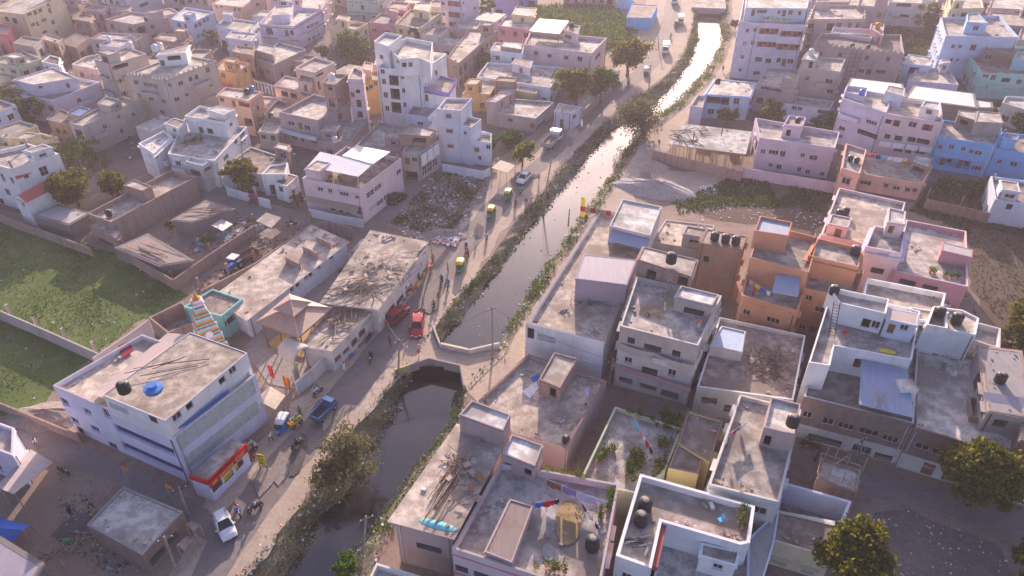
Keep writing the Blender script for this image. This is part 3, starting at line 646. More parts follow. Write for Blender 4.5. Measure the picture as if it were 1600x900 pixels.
U3 = house('tall pale apartment block with pink balcony walls overlooking the bright end of the canal', [(1155, 33), (1186, 36), (1259, 39), (1268, -5), (1164, -12)], base=(0, (1141, 121)), wall='lilacwhite', roof='rc_light', par=.7, win=False, name='apartment_building', cat='apartment block',
           pix=[(1185, 44, 1216, 59, 'op'), (1219, 48, 1254, 63, 'op'), (1182, 65, 1212, 79, 'op'), (1213, 68, 1250, 84, 'op'), (1180, 89, 1191, 97, 'w'), (1196, 91, 1205, 99, 'w'), (1213, 90, 1220, 98, 'w'), (1221, 92, 1228, 104, 'd'), (1230, 92, 1240, 100, 'w'), (1177, 111, 1187, 118, 'w'),
                (1165, 45, 1170, 50, 'w'), (1161, 65, 1166, 71, 'w'), (1157, 86, 1163, 92, 'w'), (1154, 107, 1159, 112, 'w'), (1180, 46, 1183, 48, 'w'), (1176, 66, 1179, 69, 'w')])
head(U3, [(1165, 12), (1261, 13), (1270, -25), (1170, -30)], 3.3, 'bluewhite', 'rc_light', par=.3, ov=.2, name='upper_storey', pix=[(1174, 12, 1180, 24, 'd'), (1184, 13, 1199, 20, 'w'), (1215, 15, 1220, 22, 'w'), (1222, 15, 1228, 26, 'd'), (1232, 16, 1239, 23, 'w'), (1247, 17, 1252, 24, 'd')])
U4 = house('beige three storey house with a water tank room beside the tall pale apartment block', [(1249, 104), (1262, 88), (1321, 92), (1313, 112)], 9.6, 'beige', 'rc_light', par=.5, pix=[(1290, 123, 1301, 131, 'w+'), (1258, 120, 1265, 126, 'w+'), (1292, 140, 1302, 146, 'w+')])
head(U4, [(1254, 92), (1262, 80), (1279, 82), (1276, 95)], 2.4, 'beige', 'rc_light', par=.15, pix=[(1264, 92, 1271, 104, 'dd')])
U4b = house('beige balconied house with laundry on its upper gallery below the tall apartment block', [(1183, 131), (1197, 106), (1252, 109), (1247, 141)], 6.4, 'greypink', 'rc_light', par=.5, pix=[(1189, 134, 1222, 146, 'o'), (1228, 140, 1258, 149, 'o'), (1182, 152, 1192, 162, 'k')])
U4c = house('white ground storey with small windows behind the two bushy trees', [(1214, 160), (1226, 148), (1304, 158), (1296, 172)], 3.6, 'bluewhite', 'rc_light', par=.2, pix=[(1238, 163, 1246, 169, 'w'), (1247, 164, 1254, 170, 'w'), (1280, 168, 1296, 174, 'w')])
U5 = house('long grey house with zigzag parapet and an external brown stair frame', [(1272, 70), (1283, 52), (1408, 54), (1413, 84)], 8.6, 'greypink', 'rc_dark', par=.8, pix=[(1351, 86, 1359, 95, 'w'), (1384, 88, 1391, 97, 'w'), (1341, 108, 1351, 114, 'w'), (1353, 108, 1361, 118, 'w'), (1368, 108, 1384, 116, 'w'), (1309, 82, 1316, 90, 'w'), (1280, 80, 1286, 88, 'w')])
mb = MB()
for i in range(15):
    p, q = at(1274 + i * 9.2, 70.5 + i * .95, 8.62), at(1274 + (i + 1) * 9.2, 70.5 + (i + 1) * .95, 8.62); m = (p + q) / 2 + Vector((0, 0, .7)); t_ = Vector((0, .25, 0))
    mb.poly([p, q, m], 'greypink'); mb.poly([q + t_, p + t_, m + t_], 'greypink'); mb.poly([p, m, m + t_, p + t_], 'greypink'); mb.poly([m, q, q + t_, m + t_], 'greypink')
part(U5, 'zigzag_parapet', mb)
mb = MB(); a, b = at(1331, 77, 8.4), at(1347, 79, 8.4)
for t in (0, .5, 1): p = a + (b - a) * t + Vector((0, -.3, 0)); mb.tube([(p.x, p.y, 0), (p.x, p.y, 8.4)], .09, 'maroon', 4)
for z in range(1, 8): mb.tube([(a.x, a.y - .3, z * 1.1), (b.x, b.y - .3, z * 1.1)], .08, 'maroon', 4)
part(U5, 'stair_frame', mb)
head(U5, [(1299, 50), (1302, 42), (1364, 46), (1362, 60)], .9, 'palepink', 'rc_white', par=.7, ov=0, name='pink_terrace', win=False)
head(U5, [(1360, 44), (1362, 36), (1382, 38), (1380, 56)], 2.4, 'pink', 'rc_light', par=.3, ov=.1)
U6 = house('beige house with a bright terrace and green windowed lower floor at the top edge', [(1264, 30), (1272, 8), (1352, 8), (1352, 29)], 8.8, 'beige', 'rc_light', par=.6)
U6b = house('tall plain beige block behind the bright terrace at the top edge', [(1340, 8), (1346, -16), (1392, -14), (1388, 12)], 9.5, 'greypink', 'rc_grey', par=.6)
U6c = house('dull pink roofed house at the top edge next to the tall apartment block', [(1266, 3), (1272, -14), (1330, -12), (1326, 3)], 9.0, 'greypink', 'rc_grey', par=.6)
U7 = house('white house with a wide veranda behind the overgrown plot at the top edge', [(1388, 3), (1393, -12), (1468, -10), (1464, 6)], 6.8, 'bluewhite', 'rc_light', par=.5, pix=[(1395, 22, 1420, 28, 'k'), (1401, 4, 1424, 11, 'w')])
U8 = house('tall light blue house with a cream side wall and blue stair head', [(1478, 56), (1470, 27), (1562, 24), (1592, 58)], 10.6, 'paleblue', 'rc_light', par=.8, pix=[(1487, 70, 1492, 75, 'w+'), (1498, 71, 1503, 75, 'w+'), (1516, 70, 1525, 79, 'k'), (1476, 92, 1480, 97, 'w'), (1484, 93, 1489, 95, 'w'), (1494, 93, 1499, 95, 'w')])
head(U8, [(1511, 34), (1512, 21), (1528, 20), (1544, 36)], 2.8, 'skyblue', 'rc_white', par=.3, ov=.15)
U8b = house('tall cream house with angled roof behind the light blue house', [(1484, 14), (1484, -14), (1532, -14), (1537, 12)], 12.0, 'cream', 'rc_light', par=.6)
U9 = house('teal house with pink bands and a brown brick room on its terrace', [(1534, 114), (1512, 82), (1640, 68), (1690, 120)], base=(0, (1512, 152)), wall='turq', roof='rc_brown', par=.7, pix=[(1536, 116, 1545, 122, 'w'), (1548, 117, 1556, 126, 'w'), (1565, 122, 1578, 129, 'k'), (1588, 124, 1596, 132, 'w')], band='rose')
head(U9, [(1539, 80), (1546, 62), (1588, 64), (1583, 84)], 2.8, 'brown', 'rc_brown', par=.3, ov=.05)
head(U9, [(1584, 92), (1590, 80), (1640, 82), (1650, 96)], 2.6, 'teal', 'rc_grey', par=.4, ov=.1)
U9b = house('white flat roofed house in front of the teal house at the right edge', [(1566, 160), (1572, 150), (1660, 155), (1670, 192)], 4.6, 'offwhite', 'rc_light', par=.5)
U10a = house('low blue white house with a dark lean to beside the grey zigzag house', [(1412, 99), (1420, 84), (1458, 90), (1454, 103)], 5.4, 'paleblue', 'rc_light', par=.2)
U10b = house('lilac fronted low house with a rough light roof in the open yard', [(1418, 126), (1432, 108), (1480, 104), (1498, 132)], 4.2, 'lilacwhite', 'rc_beige', par=.4)
def tinshed(desc, px, h, k='tin_white'):
    H = house(desc, px, h, 'darkcement', k, par=.02, win=False, name='tin_shed', cat='shed', ov=.3, bands=False); return H
U10c = tinshed('wide white tin shed roof behind the white three storey house', [(1322, 140), (1331, 122), (1409, 131), (1416, 152)], 8.2)
U10d = tinshed('white tin shed roof in the middle of the row of tin roofs', [(1416, 153), (1430, 134), (1521, 146), (1526, 168)], 8.0)
U10e = tinshed('small white tin shed roof at the end of the row beside the dark bushes', [(1492, 168), (1500, 152), (1549, 160), (1550, 168)], 7.4)
U11 = house('pale lilac three storey house with a blue tank behind the lavender pink house', [(1316, 153), (1322, 136), (1395, 148), (1385, 176)], 9.4, 'lilacwhite', 'rc_light', par=.7, pix=[(1316, 183, 1323, 189, 'w+'), (1353, 187, 1369, 195, 'w+'), (1310, 199, 1320, 203, 'w'), (1340, 204, 1371, 215, 'k'), (1310, 212, 1316, 214, 'w')])
head(U11, [(1320, 143), (1324, 133), (1356, 137), (1353, 150)], 1.2, 'lilacwhite', 'rc_light', par=.6, ov=0, win=False, name='tank_terrace')
U11b = house('white house with pink balconies and white oval panels', [(1384, 177), (1393, 152), (1470, 160), (1474, 192)], 9.2, 'palepink', 'rc_beige', par=.7, win=False, cap='lilacwhite',
             pix=[(1384, 186, 1393, 194, 'k'), (1395, 187, 1405, 204, 'op'), (1406, 188, 1415, 203, 'd'), (1420, 190, 1432, 200, 'w'), (1440, 193, 1456, 211, 'op'), (1382, 210, 1391, 217, 'k'), (1398, 211, 1410, 221, 'k'), (1418, 213, 1430, 223, 'k'), (1432, 216, 1452, 227, 'k'), (1396, 230, 1410, 238, 'k'), (1415, 231, 1424, 240, 'k'), (1430, 233, 1446, 242, 'k')])
head(U11b, [(1384, 142), (1388, 133), (1414, 138), (1412, 150)], 2.6, 'bluewhite', 'rc_grey', par=.12, ov=.1, win=False, name='upper_room')
head(U11b, [(1440, 165), (1445, 157), (1469, 160), (1467, 172)], 2.4, 'white', 'rc_light', par=.2, ov=.1, pix=[(1447, 170, 1456, 180, 'd')])
a, b = at(1372, 226, 3.5), at(1456, 236, 3.5)
for i in range(4):
    p, q = a + (b - a) * (i / 4 + .015), a + (b - a) * ((i + 1) / 4 - .015); mb = MB(); d = (q - p).normalized(); o_ = Vector((d.y, -d.x, 0)) * .15
    mb.prism([(p.x, p.y), ((p + o_).x, (p + o_).y), ((q + o_).x, (q + o_).y), (q.x, q.y)][::-1], 3.2, 4.3, 'white', bottom=True); part(U11b, 'oval_panel', mb)
U12 = house('lavender pink house with ornate window grilles and a stair head facing the empty plot', [(1187, 215), (1180, 184), (1312, 206), (1305, 231)], base=(0, (1185, 264)), wall='lilacpink', roof='rc_lilac', par=.8,
            pix=[(1190, 234, 1194, 240, 'w'), (1201, 234, 1216, 242, 'w'), (1219, 236, 1227, 246, 'w'), (1252, 240, 1257, 246, 'w'), (1264, 242, 1277, 251, 'w'), (1201, 255, 1207, 261, 'w'), (1213, 257, 1221, 265, 'w'), (1245, 262, 1252, 268, 'w'), (1258, 265, 1266, 273, 'w'), (1281, 268, 1288, 276, 'w')], wk='w')
head(U12, [(1233, 180), (1259, 183), (1254, 198), (1225, 194)], 2.6, 'lilacpink', 'rc_light', par=.4, ov=.15, pix=[(1228, 202, 1236, 213, 'dd')])
U13 = house('peach house with laundry on its grey terrace beside the bright blue house', [(1339, 270), (1350, 237), (1458, 258), (1442, 287)], base=(3, (1428, 312)), wall='peach', roof='rc_grey', par=.5,
            pix=[(1344, 281, 1361, 290, 'w+'), (1381, 285, 1388, 294, 'w+'), (1395, 289, 1407, 298, 'w+'), (1414, 292, 1422, 301, 'w+'), (1427, 296, 1432, 299, 'w')])
head(U13, [(1425, 252), (1430, 240), (1457, 246), (1452, 262)], 1.7, 'brickpale', 'rc_white', par=.2, ov=.1)
U13b = house('narrow peach side block with a tank ledge joined to the laundry terrace house', [(1315, 262), (1322, 224), (1354, 234), (1344, 271)], 6.6, 'peach', 'rc_lilac', par=.5)
U14 = house('bright blue house with dark balconies behind the bushes', [(1465, 213), (1473, 187), (1566, 200), (1557, 227)], base=(0, (1456, 264)), wall='blue', roof='rc_grey', par=.5, win=False,
            pix=[(1466, 226, 1472, 234, 'w'), (1470, 227, 1476, 235, 'w'), (1484, 228, 1489, 232, 'w'), (1503, 231, 1508, 235, 'w'), (1514, 233, 1521, 241, 'w'), (1523, 235, 1535, 244, 'w'), (1461, 245, 1487, 266, 'ob'), (1488, 248, 1515, 271, 'ob'), (1518, 258, 1533, 268, 'w')])
head(U14, [(1524, 190), (1528, 173), (1562, 176), (1568, 192)], 2.9, 'cement', 'rc_grey', par=.15, ov=.1)
head(U14, [(1497, 180), (1499, 172), (1526, 174), (1524, 188)], 2.6, 'darkcement', 'rc_light', par=.12, ov=.1, pix=[(1500, 186, 1512, 197, 'k')])
U14b = house('bright blue side wing with a lower grey roof at the right edge', [(1556, 232), (1565, 206), (1650, 216), (1650, 246)], 5.6, 'blue', 'rc_brown', par=.4, pix=[(1558, 249, 1566, 256, 'w+'), (1578, 252, 1590, 261, 'w+')])
U15 = house('grey ruined house with peeling white walls at the right edge', [(1555, 311), (1548, 275), (1650, 288), (1660, 328)], 4.6, 'bluewhite', 'rc_brown', par=.5, pix=[(1572, 318, 1582, 328, 'k')])
U16 = house('low grey roofed house at the upper right corner', [(1536, 36), (1548, 18), (1610, 22), (1615, 42)], 5.6, 'mauve', 'rc_grey', par=.3)
U17 = house('small whitewashed house at the upper right corner behind the grey roof', [(1545, 12), (1552, -6), (1620, -4), (1625, 16)], 5.0, 'greypink', 'rc_light', par=.3)
U18 = house('dim pink roofed house beside the right edge above the teal house', [(1590, 62), (1596, 44), (1660, 46), (1670, 66)], 5.2, 'greypink', 'rc_grey', par=.4)
# ================================================================== west bank: between the road and the lane
M1 = house('pale pink house with a big metal awning on its roof beside the road trees', [(819, 69), (829, 49), (948, 59), (925, 83)], 7.2, 'palepink', 'rc_light', par=.8, win=False, pix=[(834, 79, 841, 87, 'w+'), (855, 83, 862, 91, 'w+'), (881, 86, 888, 94, 'w+'), (902, 88, 910, 97, 'w+'), (930, 83, 938, 92, 'k')], band='palepink')
sheet(M1, 'metal_awning', [(842.5, 29), (889, 32.5), (874, 53), (827, 48)], 9.3, 'tin_white', .06)
posts(M1, [(843, 47), (886, 50), (872, 70), (829, 66)], 6.3, 9.2, 'iron', .12)
head(M1, [(881, 46), (886, 36), (906, 40), (902, 53)], 2.7, 'palepink', 'rc_grey', par=.35, ov=.15, pix=[(882, 53, 893, 62, 'd')])
M2 = house('white terrace house with a low blue tinted wall in front of the pale pink house', [(745, 119), (762, 97), (880, 105), (860, 137)], 4.6, 'bluewhite', 'rc_lilac', par=.5)
head(M2, [(800, 98), (806, 91), (832, 95), (828, 106)], 2.1, 'lilacwhite', 'rc_brown', par=.1, ov=.15)
M2b = house('white house with red brick tank room beside the pale pink house', [(766, 78), (774, 66), (820, 70), (816, 84)], 6.4, 'bluewhite', 'rc_light', par=.3)
head(M2b, [(782, 72), (787, 62), (817, 64), (815, 77)], 1.0, 'brickpale', 'rc_white', par=.3, ov=0, win=False, name='tank_room')
M3 = house('house with a bright cream terrace left of the metal awning', [(778, 40), (790, 26), (838, 28), (831, 46)], 6.0, 'rose', 'rc_light', par=.5, cap='brown')
head(M3, [(800, 22), (806, 10), (838, 12), (834, 26)], 2.0, 'cream', 'rc_light', par=.2)
M4 = house('long rough brick house running down from the pale apartment block', [(699, 89), (733, 46), (776, 47), (716, 99)], 6.5, 'brickpale', 'rc_grey', par=.4, wk='k', shade='')
M5 = house('tall white apartment block with pink balconies at the top edge', [(691, 49), (724, 53), (749, 39), (716, 34)], 15.5, 'lilacwhite', 'rc_light', par=.8, gnd=True, win=False, name='apartment_building', cat='apartment block',
           pix=[(688, 3, 693, 8, 'w'), (700, 1, 719, 13, 'op'), (723, 2, 726, 8, 'w'), (740, 10, 744, 16, 'w'), (692, 19, 695, 25, 'w'), (701, 18, 719, 30, 'op'), (723, 19, 726, 25, 'w'), (741, 26, 744, 32, 'w'), (690, 35, 695, 41, 'w'), (702, 34, 719, 45, 'op'), (724, 36, 727, 40, 'w')])
M6 = house('pale yellow house with an open walled roof behind the white tower', [(618, 37), (641, 14), (690, 19), (656, 44)], 6.2, 'cream', 'rc_brown', par=.5, pix=[(664, 43, 668, 49, 'w+'), (674, 36, 678, 42, 'w+'), (683, 31, 687, 38, 'w+')])
head(M6, [(646, 14), (650, 4), (674, 4), (670, 18)], 2.4, 'cream', 'rc_light', par=.2)
M7 = house('rose pink house between two yellow houses behind the white tower', [(576, 34), (596, 20), (626, 25), (617, 39)], 5.8, 'rose', 'rc_lilac', par=.5, pix=[(581, 44, 588, 50, 'w+'), (601, 47, 608, 53, 'w+')])
M8 = house('pale yellow house with a square chimney room behind the dark trees', [(514, 39), (528, 30), (575, 36), (556, 46)], base=(0, (522, 76)), wall='cream', roof='rc_lilac', par=.7, pix=[(525, 52, 531, 58, 'w+'), (540, 55, 547, 60, 'w+'), (527, 70, 533, 75, 'w')])
head(M8, [(526, 29), (530, 24), (546, 26), (542, 32)], 2.2, 'cream', 'rc_light', par=.1, ov=.3)
M9 = house('tall mint white house with green stripes at the top edge', [(545, 33), (594, 37), (614, 24), (566, 18)], 12.5, 'mint', 'rc_light', par=.8, gnd=True, band='green', name='apartment_building', cat='apartment block')
M10 = house('white house with maroon bands and shaded side windows', [(405, 36), (428, 12), (503, 14), (458, 41)], base=(3, (471, 80)), wall='lilacwhite', roof='rc_light', par=.7, band='maroon',
            pix=[(416, 43, 426, 55, 'w'), (445, 47, 451, 57, 'd'), (453, 47, 459, 56, 'w'), (480, 38, 484, 45, 'w+'), (485, 35, 490, 43, 'w+'), (492, 32, 498, 40, 'w+'), (482, 58, 486, 65, 'w'), (488, 55, 493, 63, 'w'), (495, 52, 501, 60, 'w')])
head(M10, [(424, 24), (430, 9), (458, 8), (452, 22)], 2.4, 'lilacwhite', 'rc_light', par=.3, ov=.1)
M11 = house('bare concrete house with arched white veranda left of the curvy roofed house', [(399, 91), (436, 66), (478, 77), (428, 101)], base=(3, (430, 130)), wall='cement', roof='rc_light', par=.6, pix=[(402, 106, 411, 117, 'k'), (415, 108, 421, 116, 'w')])
head(M11, [(399, 78), (406, 68), (430, 72), (427, 86)], 2.0, 'cement', 'rc_grey', par=.2)
mb = MB(); a, b = at(398, 124, 2.6), at(430, 133, 2.6); n_ = 6; d_ = (b - a).normalized(); o_ = Vector((d_.y, -d_.x, 0))
L_ = (b - a).length
for i in range(n_):
    c0 = a + d_ * (L_ * i / n_); w_ = L_ / n_; arc = [c0 + d_ * (w_ * (.5 - .38 * math.cos(t * math.pi / 8))) + Vector((0, 0, -1.1 + .8 * math.sin(t * math.pi / 8))) for t in range(9)]
    top = [Vector((p.x, p.y, 2.6)) for p in arc]
    for t in range(8): mb.poly([arc[t] + o_ * .3, arc[t + 1] + o_ * .3, top[t + 1] + o_ * .3, top[t] + o_ * .3], 'white')
    mb.box(Vector((c0.x, c0.y, 0)) + o_ * .3, (.25, .25, 2.6), 'white')
part(M11, 'arcade', mb)
M12 = house('cream house with a rounded white roof slab and dark upper windows', [(461, 106), (492, 89), (523, 97), (491, 113)], 9.4, 'palepeach', 'rc_lilac', par=.45, ov=.3, cap='offwhite', pix=[(470, 118, 490, 128, 'k'), (492, 112, 504, 119, 'k'), (496, 126, 501, 142, 'd')])
M12b = house('cream veranda block with a mauve terrace in front of the rounded roof slab', [(428, 133), (446, 118), (500, 130), (490, 146)], 5.4, 'palepeach', 'rc_lilac', par=.3, ov=.25, cap='mauve', pix=[(440, 142, 450, 152, 'k'), (454, 145, 464, 155, 'k'), (470, 142, 480, 150, 'w'), (482, 144, 490, 152, 'd')])
M14 = house('grey house with a light terrace, brick stair tower and blue painted lower storey', [(436, 175), (490, 147), (546, 160), (497, 188)], 7.0, 'greypink', 'rc_light', par=.8, win=False, pix=[(450, 190, 460, 197, 'w'), (466, 191, 473, 203, 'd'), (475, 195, 484, 205, 'w'), (455, 212, 465, 218, 'w'), (470, 215, 475, 222, 'd'), (487, 218, 495, 225, 'w'), (528, 175, 535, 190, 'd')], bands=False)
head(M14, [(504, 129), (516, 115), (543, 116), (523, 133)], 6.0, 'brickpale', 'rc_grey', par=.4, ov=.1, name='stair_tower', pix=[(512, 131, 519, 141, 'k'), (514, 154, 523, 168, 'k'), (525, 153, 530, 163, 'k')])
mb, pt_ = sheet(None, None, [(441, 203), (496, 217), (496, 236), (441, 222)], 0, 'skyblue', .02, zz=[3.3, 3.3, 0, 0])
p, q = at(440, 204, 3.2), at(497, 218, 3.2); d_ = (q - p).normalized(); o_ = Vector((d_.y, -d_.x, 0)); mb = MB()
mb.prism([(p.x, p.y), ((p + o_ * .6).x, (p + o_ * .6).y), ((q + o_ * .6).x, (q + o_ * .6).y), (q.x, q.y)][::-1], 3.0, 3.7, 'bluewhite', bottom=True); part(M14, 'balcony', mb)
M15 = house('slim pink four storey house with red balconies lit from the side', [(543, 123), (553, 104), (568, 111), (567, 124)], 12.6, 'palepink', 'rc_light', par=.6, ov=.3, wk='wr', pix=[(556, 140, 563, 148, 'op'), (557, 156, 565, 170, 'op'), (559, 174, 567, 186, 'op'), (547, 144, 551, 152, 'w')])
M16 = house('orange ochre house squeezed between the slim pink house and the white tower', [(567, 126), (576, 107), (594, 112), (591, 124)], 8.0, 'ochre', 'rc_light', par=.5, pix=[(570, 136, 575, 142, 'k'), (577, 133, 582, 139, 'w'), (585, 127, 589, 133, 'w')])
head(M16, [(564, 108), (570, 96), (582, 98), (580, 110)], 2.4, 'peach', 'rc_beige', par=.2)
M17 = house('low grey roof with a parapet in front of the slim pink house', [(498, 219), (522, 193), (574, 186), (548, 222)], 4.0, 'greypink', 'rc_grey', par=.4)
M18 = house('broad dusty terrace house beneath the white tower', [(556, 227), (593, 190), (634, 198), (627, 230)], 4.6, 'greypink', 'rc_light', par=.6)
M19 = house('weathered corner house with white side panels and an arched carport', [(628, 238), (646, 214), (687, 219), (652, 241)], base=(3, (659, 284)), wall='beige', roof='rc_grey', par=.5, win=False, pix=[(632, 246, 640, 257, 'd'), (643, 246, 652, 253, 'w'), (632, 268, 654, 285, 'k'), (660, 257, 667, 276, 'gt'), (668, 251, 675, 270, 'gt'), (676, 246, 683, 262, 'gt')])
head(M19, [(623, 209), (641, 193), (681, 203), (671, 213)], 2.5, 'brickpale', 'rc_light', par=.18, ov=.3, pix=[(644, 213, 666, 224, 'k')], name='upper_room')
mb = MB()
for t in (.08, .38, .68):
    a, b = at(655, 243, 5.8), at(687, 221, 5.8); p, q = a + (b - a) * t, a + (b - a) * (t + .26); d_ = (b - a).normalized(); o_ = Vector((d_.y, -d_.x, 0)) * .08
    mb = MB(); mb.prism([(p.x, p.y), ((p + o_).x, (p + o_).y), ((q + o_).x, (q + o_).y), (q.x, q.y)][::-1], 3.4, 5.6, 'white', bottom=True); part(M19, 'white_panel', mb)
# the white tower
M20 = house('tall stepped white tower house with tall loggias above the rubble plot', [(588, 105), (657, 112), (698, 84), (632, 76)], 13.6, 'white', 'rc_lilac', par=.8, win=False, bands=False,
            pix=[(594, 108, 601, 116, 'w'), (597, 123, 603, 132, 'w'), (599, 144, 606, 153, 'w'), (602, 165, 608, 174, 'w'), (608, 117, 623, 134, 'k'), (610, 138, 625, 156, 'k'), (612, 159, 627, 177, 'k'), (627, 117, 630, 124, 'w'), (629, 138, 632, 146, 'w'), (631, 160, 634, 168, 'w'), (667, 113, 672, 122, 'wr+'), (680, 107, 684, 119, 'wr+')])
head(M20, [(584, 64), (606, 72), (628, 55), (603, 50)], 5.0, 'white', 'rc_white', par=.6, ov=0, name='stair_tower', drop=3, pix=[(593, 85, 599, 93, 'w')])
head(M20, [(607, 76), (622, 66), (636, 58), (676, 66), (672, 98), (655, 90), (625, 92)], 3.6, 'white', 'rc_light', par=.9, ov=0, name='upper_storey', pix=[(619, 90, 624, 101, 'd'), (638, 82, 643, 95, 'd'), (627, 84, 634, 96, 'k')])
c20 = head(M20, [(640, 131), (660, 112), (714, 124), (701, 145)], 0, 'violet', 'rc_beige', par=.5, ov=0, z0=10.0, drop=.9, name='violet_terrace', win=False)
head(M20, [(641, 141), (662, 120), (712, 132), (700, 152)], 0, 'white', 'rc_beige', par=.1, ov=0, z0=9.0, drop=8.9, name='side_wing', pix=[(663, 143, 669, 156, 'd')])
d20 = head(M20, [(634, 178), (656, 150), (697, 153), (669, 183)], 0, 'bluewhite', 'rc_lilac', par=.3, ov=0, z0=6.2, drop=6.1, name='lower_wing', pix=[(652, 190, 661, 196, 'w+'), (668, 191, 673, 195, 'w+')])
H_ = House(); H_.root = M20.root
rail(H_, [(640, 131), (701, 145), (714, 124)], 10.0, .9, 'c_purple', step=.8, bars=2)
rail(H_, [(634, 178), (669, 183), (697, 153)], 6.2, .9, 'c_purple', step=.8, bars=2)
M21 = house('narrow white tower with wooden shuttered windows at the edge of the rubble plot', [(683, 170), (697, 153), (738, 153), (720, 173)], base=(0, (687, 252)), wall='bluewhite', roof='rc_beige', par=.5, win=False, bands=False,
            pix=[(696, 177, 706, 185, 'wr+'), (697, 200, 708, 208, 'wr+'), (699, 224, 709, 232, 'wr+')], cap='palepink')
head(M21, [(719, 194), (728, 181), (752, 186), (736, 199)], 0, 'bluewhite', 'rc_beige', par=.5, ov=0, z0=8.3, drop=8.2, name='balcony_wing', pix=[(725, 203, 728, 211, 'w+')])
head(M21, [(722, 217), (738, 201), (768, 208), (767, 223)], 0, 'bluewhite', 'rc_beige', par=.6, ov=0, z0=5.2, drop=5.1, name='lower_wing', pix=[(725, 226, 729, 235, 'w+'), (741, 229, 749, 238, 'wr+'), (727, 243, 730, 245, 'w'), (748, 246, 751, 248, 'w'), (762, 226, 764, 234, 'w')])
H_ = House(); H_.root = M21.root; rail(H_, [(683, 170), (720, 173), (738, 153)], M21.h, .8, 'c_purple', step=.8, bars=2)
M22 = house('grey cement house with a white edged terrace and brick stair heads by the road', [(770, 175), (786, 153), (866, 159), (837, 185)], base=(3, (834, 207)), wall='cement', roof='rc_light', par=.5, win=False, pix=[(793, 186, 801, 190, 'w'), (829, 192, 834, 201, 'd'), (838, 190, 852, 198, 'k')], cap='lilacwhite')
head(M22, [(760, 158), (774, 160), (796, 147), (782, 144)], 2.6, 'greypink', 'rc_light', par=.15, ov=.12, drop=3, pix=[(783, 157, 786, 168, 'd')])
head(M22, [(778, 143), (786, 136), (806, 139), (800, 148)], 2.2, 'brickpale', 'rc_light', par=.12, ov=.1)
M23 = house('small white gatehouse beside the road below the bushy trees', [(866, 173), (873, 161), (909, 167), (894, 177)], 3.8, 'lilacwhite', 'rc_beige', par=.3, pix=[(895, 177, 901, 188, 'd')])
M24 = house('low dusty terrace with yellow back wall beside the violet railed tower', [(722, 146), (746, 120), (778, 127), (766, 147)], 4.2, 'ochre', 'rc_light', par=.4)
M25 = house('small brown brick block on the terrace beside the white low wall', [(772, 126), (779, 119), (807, 121), (804, 128)], 6.4, 'brick', 'rc_beige', par=.2)
M25b = house('yellow walled low house between the brown brick block and the palm', [(806, 141), (814, 133), (842, 136), (838, 146)], 4.0, 'yellow', 'rc_light', par=.25)
M26 = house('violet blue house at the top edge right of the tall white apartment block', [(771, 26), (806, 28), (812, 14), (778, 12)], 6.0, 'violet', 'rc_grey', par=.4, gnd=True)
M26b = house('long dim violet house at the top edge behind the overgrown field', [(806, 12), (838, 13), (840, 3), (808, 2)], 4.0, 'violet', 'rc_grey', par=.3, gnd=True)
M27 = house('low blue fronted shed with a brown patched roof near the road', [(979, 27), (988, 6), (1028, 8), (1018, 28)], 3.4, 'blue', 'rc_brown', par=.12, win=False, name='roadside_shed', cat='shed')
M27b = house('small blue gate building at the top edge beside the road', [(963, 13), (986, 15), (990, 2), (968, 0)], 4.0, 'skyblue', 'rc_light', par=.2, gnd=True, win=False)
M28 = house('row of pale walls at the top edge behind the overgrown field', [(880, 8), (960, 9), (962, -2), (882, -3)], 3.0, 'greypink', 'rc_grey', par=.2, gnd=True)

# ================================================================== far left quarter
A1a = house('raw concrete house with an open upper floor left of the larger concrete block', [(147, 92), (172, 101), (229, 84), (199, 73)], 11.0, 'beige', 'rc_beige', par=.35, pix=[(173, 102, 198, 107, 'k'), (200, 94, 220, 104, 'k'), (168, 122, 172, 125, 'w'), (181, 123, 190, 131, 'w'), (187, 144, 195, 151, 'w')], wk='w', bands=True)
A1b = house('large raw concrete block with rebar stubs round its open roof', [(197, 116), (257, 125), (338, 95), (281, 84)], 11.0, 'beige', 'rc_light', par=.3, pix=[(208, 125, 216, 132, 'w'), (224, 128, 246, 139, 'w'), (214, 146, 220, 152, 'w'), (231, 150, 239, 158, 'w'), (252, 155, 258, 162, 'w'), (263, 130, 268, 136, 'w'), (279, 127, 287, 133, 'w'), (273, 152, 281, 158, 'w'), (290, 146, 295, 151, 'w'), (327, 129, 332, 135, 'w'), (322, 104, 328, 115, 'w'), (250, 172, 258, 180, 'w'), (295, 120, 300, 128, 'k'), (305, 116, 310, 125, 'k')])
head(A1b, [(245, 86), (250, 80), (296, 70), (290, 82)], 2.6, 'white', 'rc_grey', par=.1, ov=.3, pix=[(250, 94, 257, 104, 'd'), (262, 87, 282, 94, 'k')], name='upper_room')
mb = MB()
for i in range(22):
    t = i / 21; p = at(200 + 58 * t, 116 + 9 * t, 11) if i % 2 else at(257 + 80 * t, 125 - 30 * t, 11); mb.box((p.x, p.y, 10.9), (.25, .25, rr(.4, 1.1)), 'cement')
part(A1b, 'rebar_stub', mb)
A2 = house('white house with an outside stair between an upper room and a lower terrace', [(31, 148), (81, 157), (157, 128), (108, 118)], 5.6, 'lilacwhite', 'rc_grey', par=.6, pix=[(52, 158, 57, 168, 'w'), (63, 162, 69, 172, 'd'), (76, 164, 83, 174, 'k'), (121, 152, 127, 161, 'w')])
head(A2, [(20, 124), (52, 132), (120, 121), (82, 105)], 2.8, 'lilacwhite', 'rc_light', par=.25, ov=.25, pix=[(60, 130, 64, 137, 'd'), (105, 130, 108, 138, 'd')], name='upper_room')
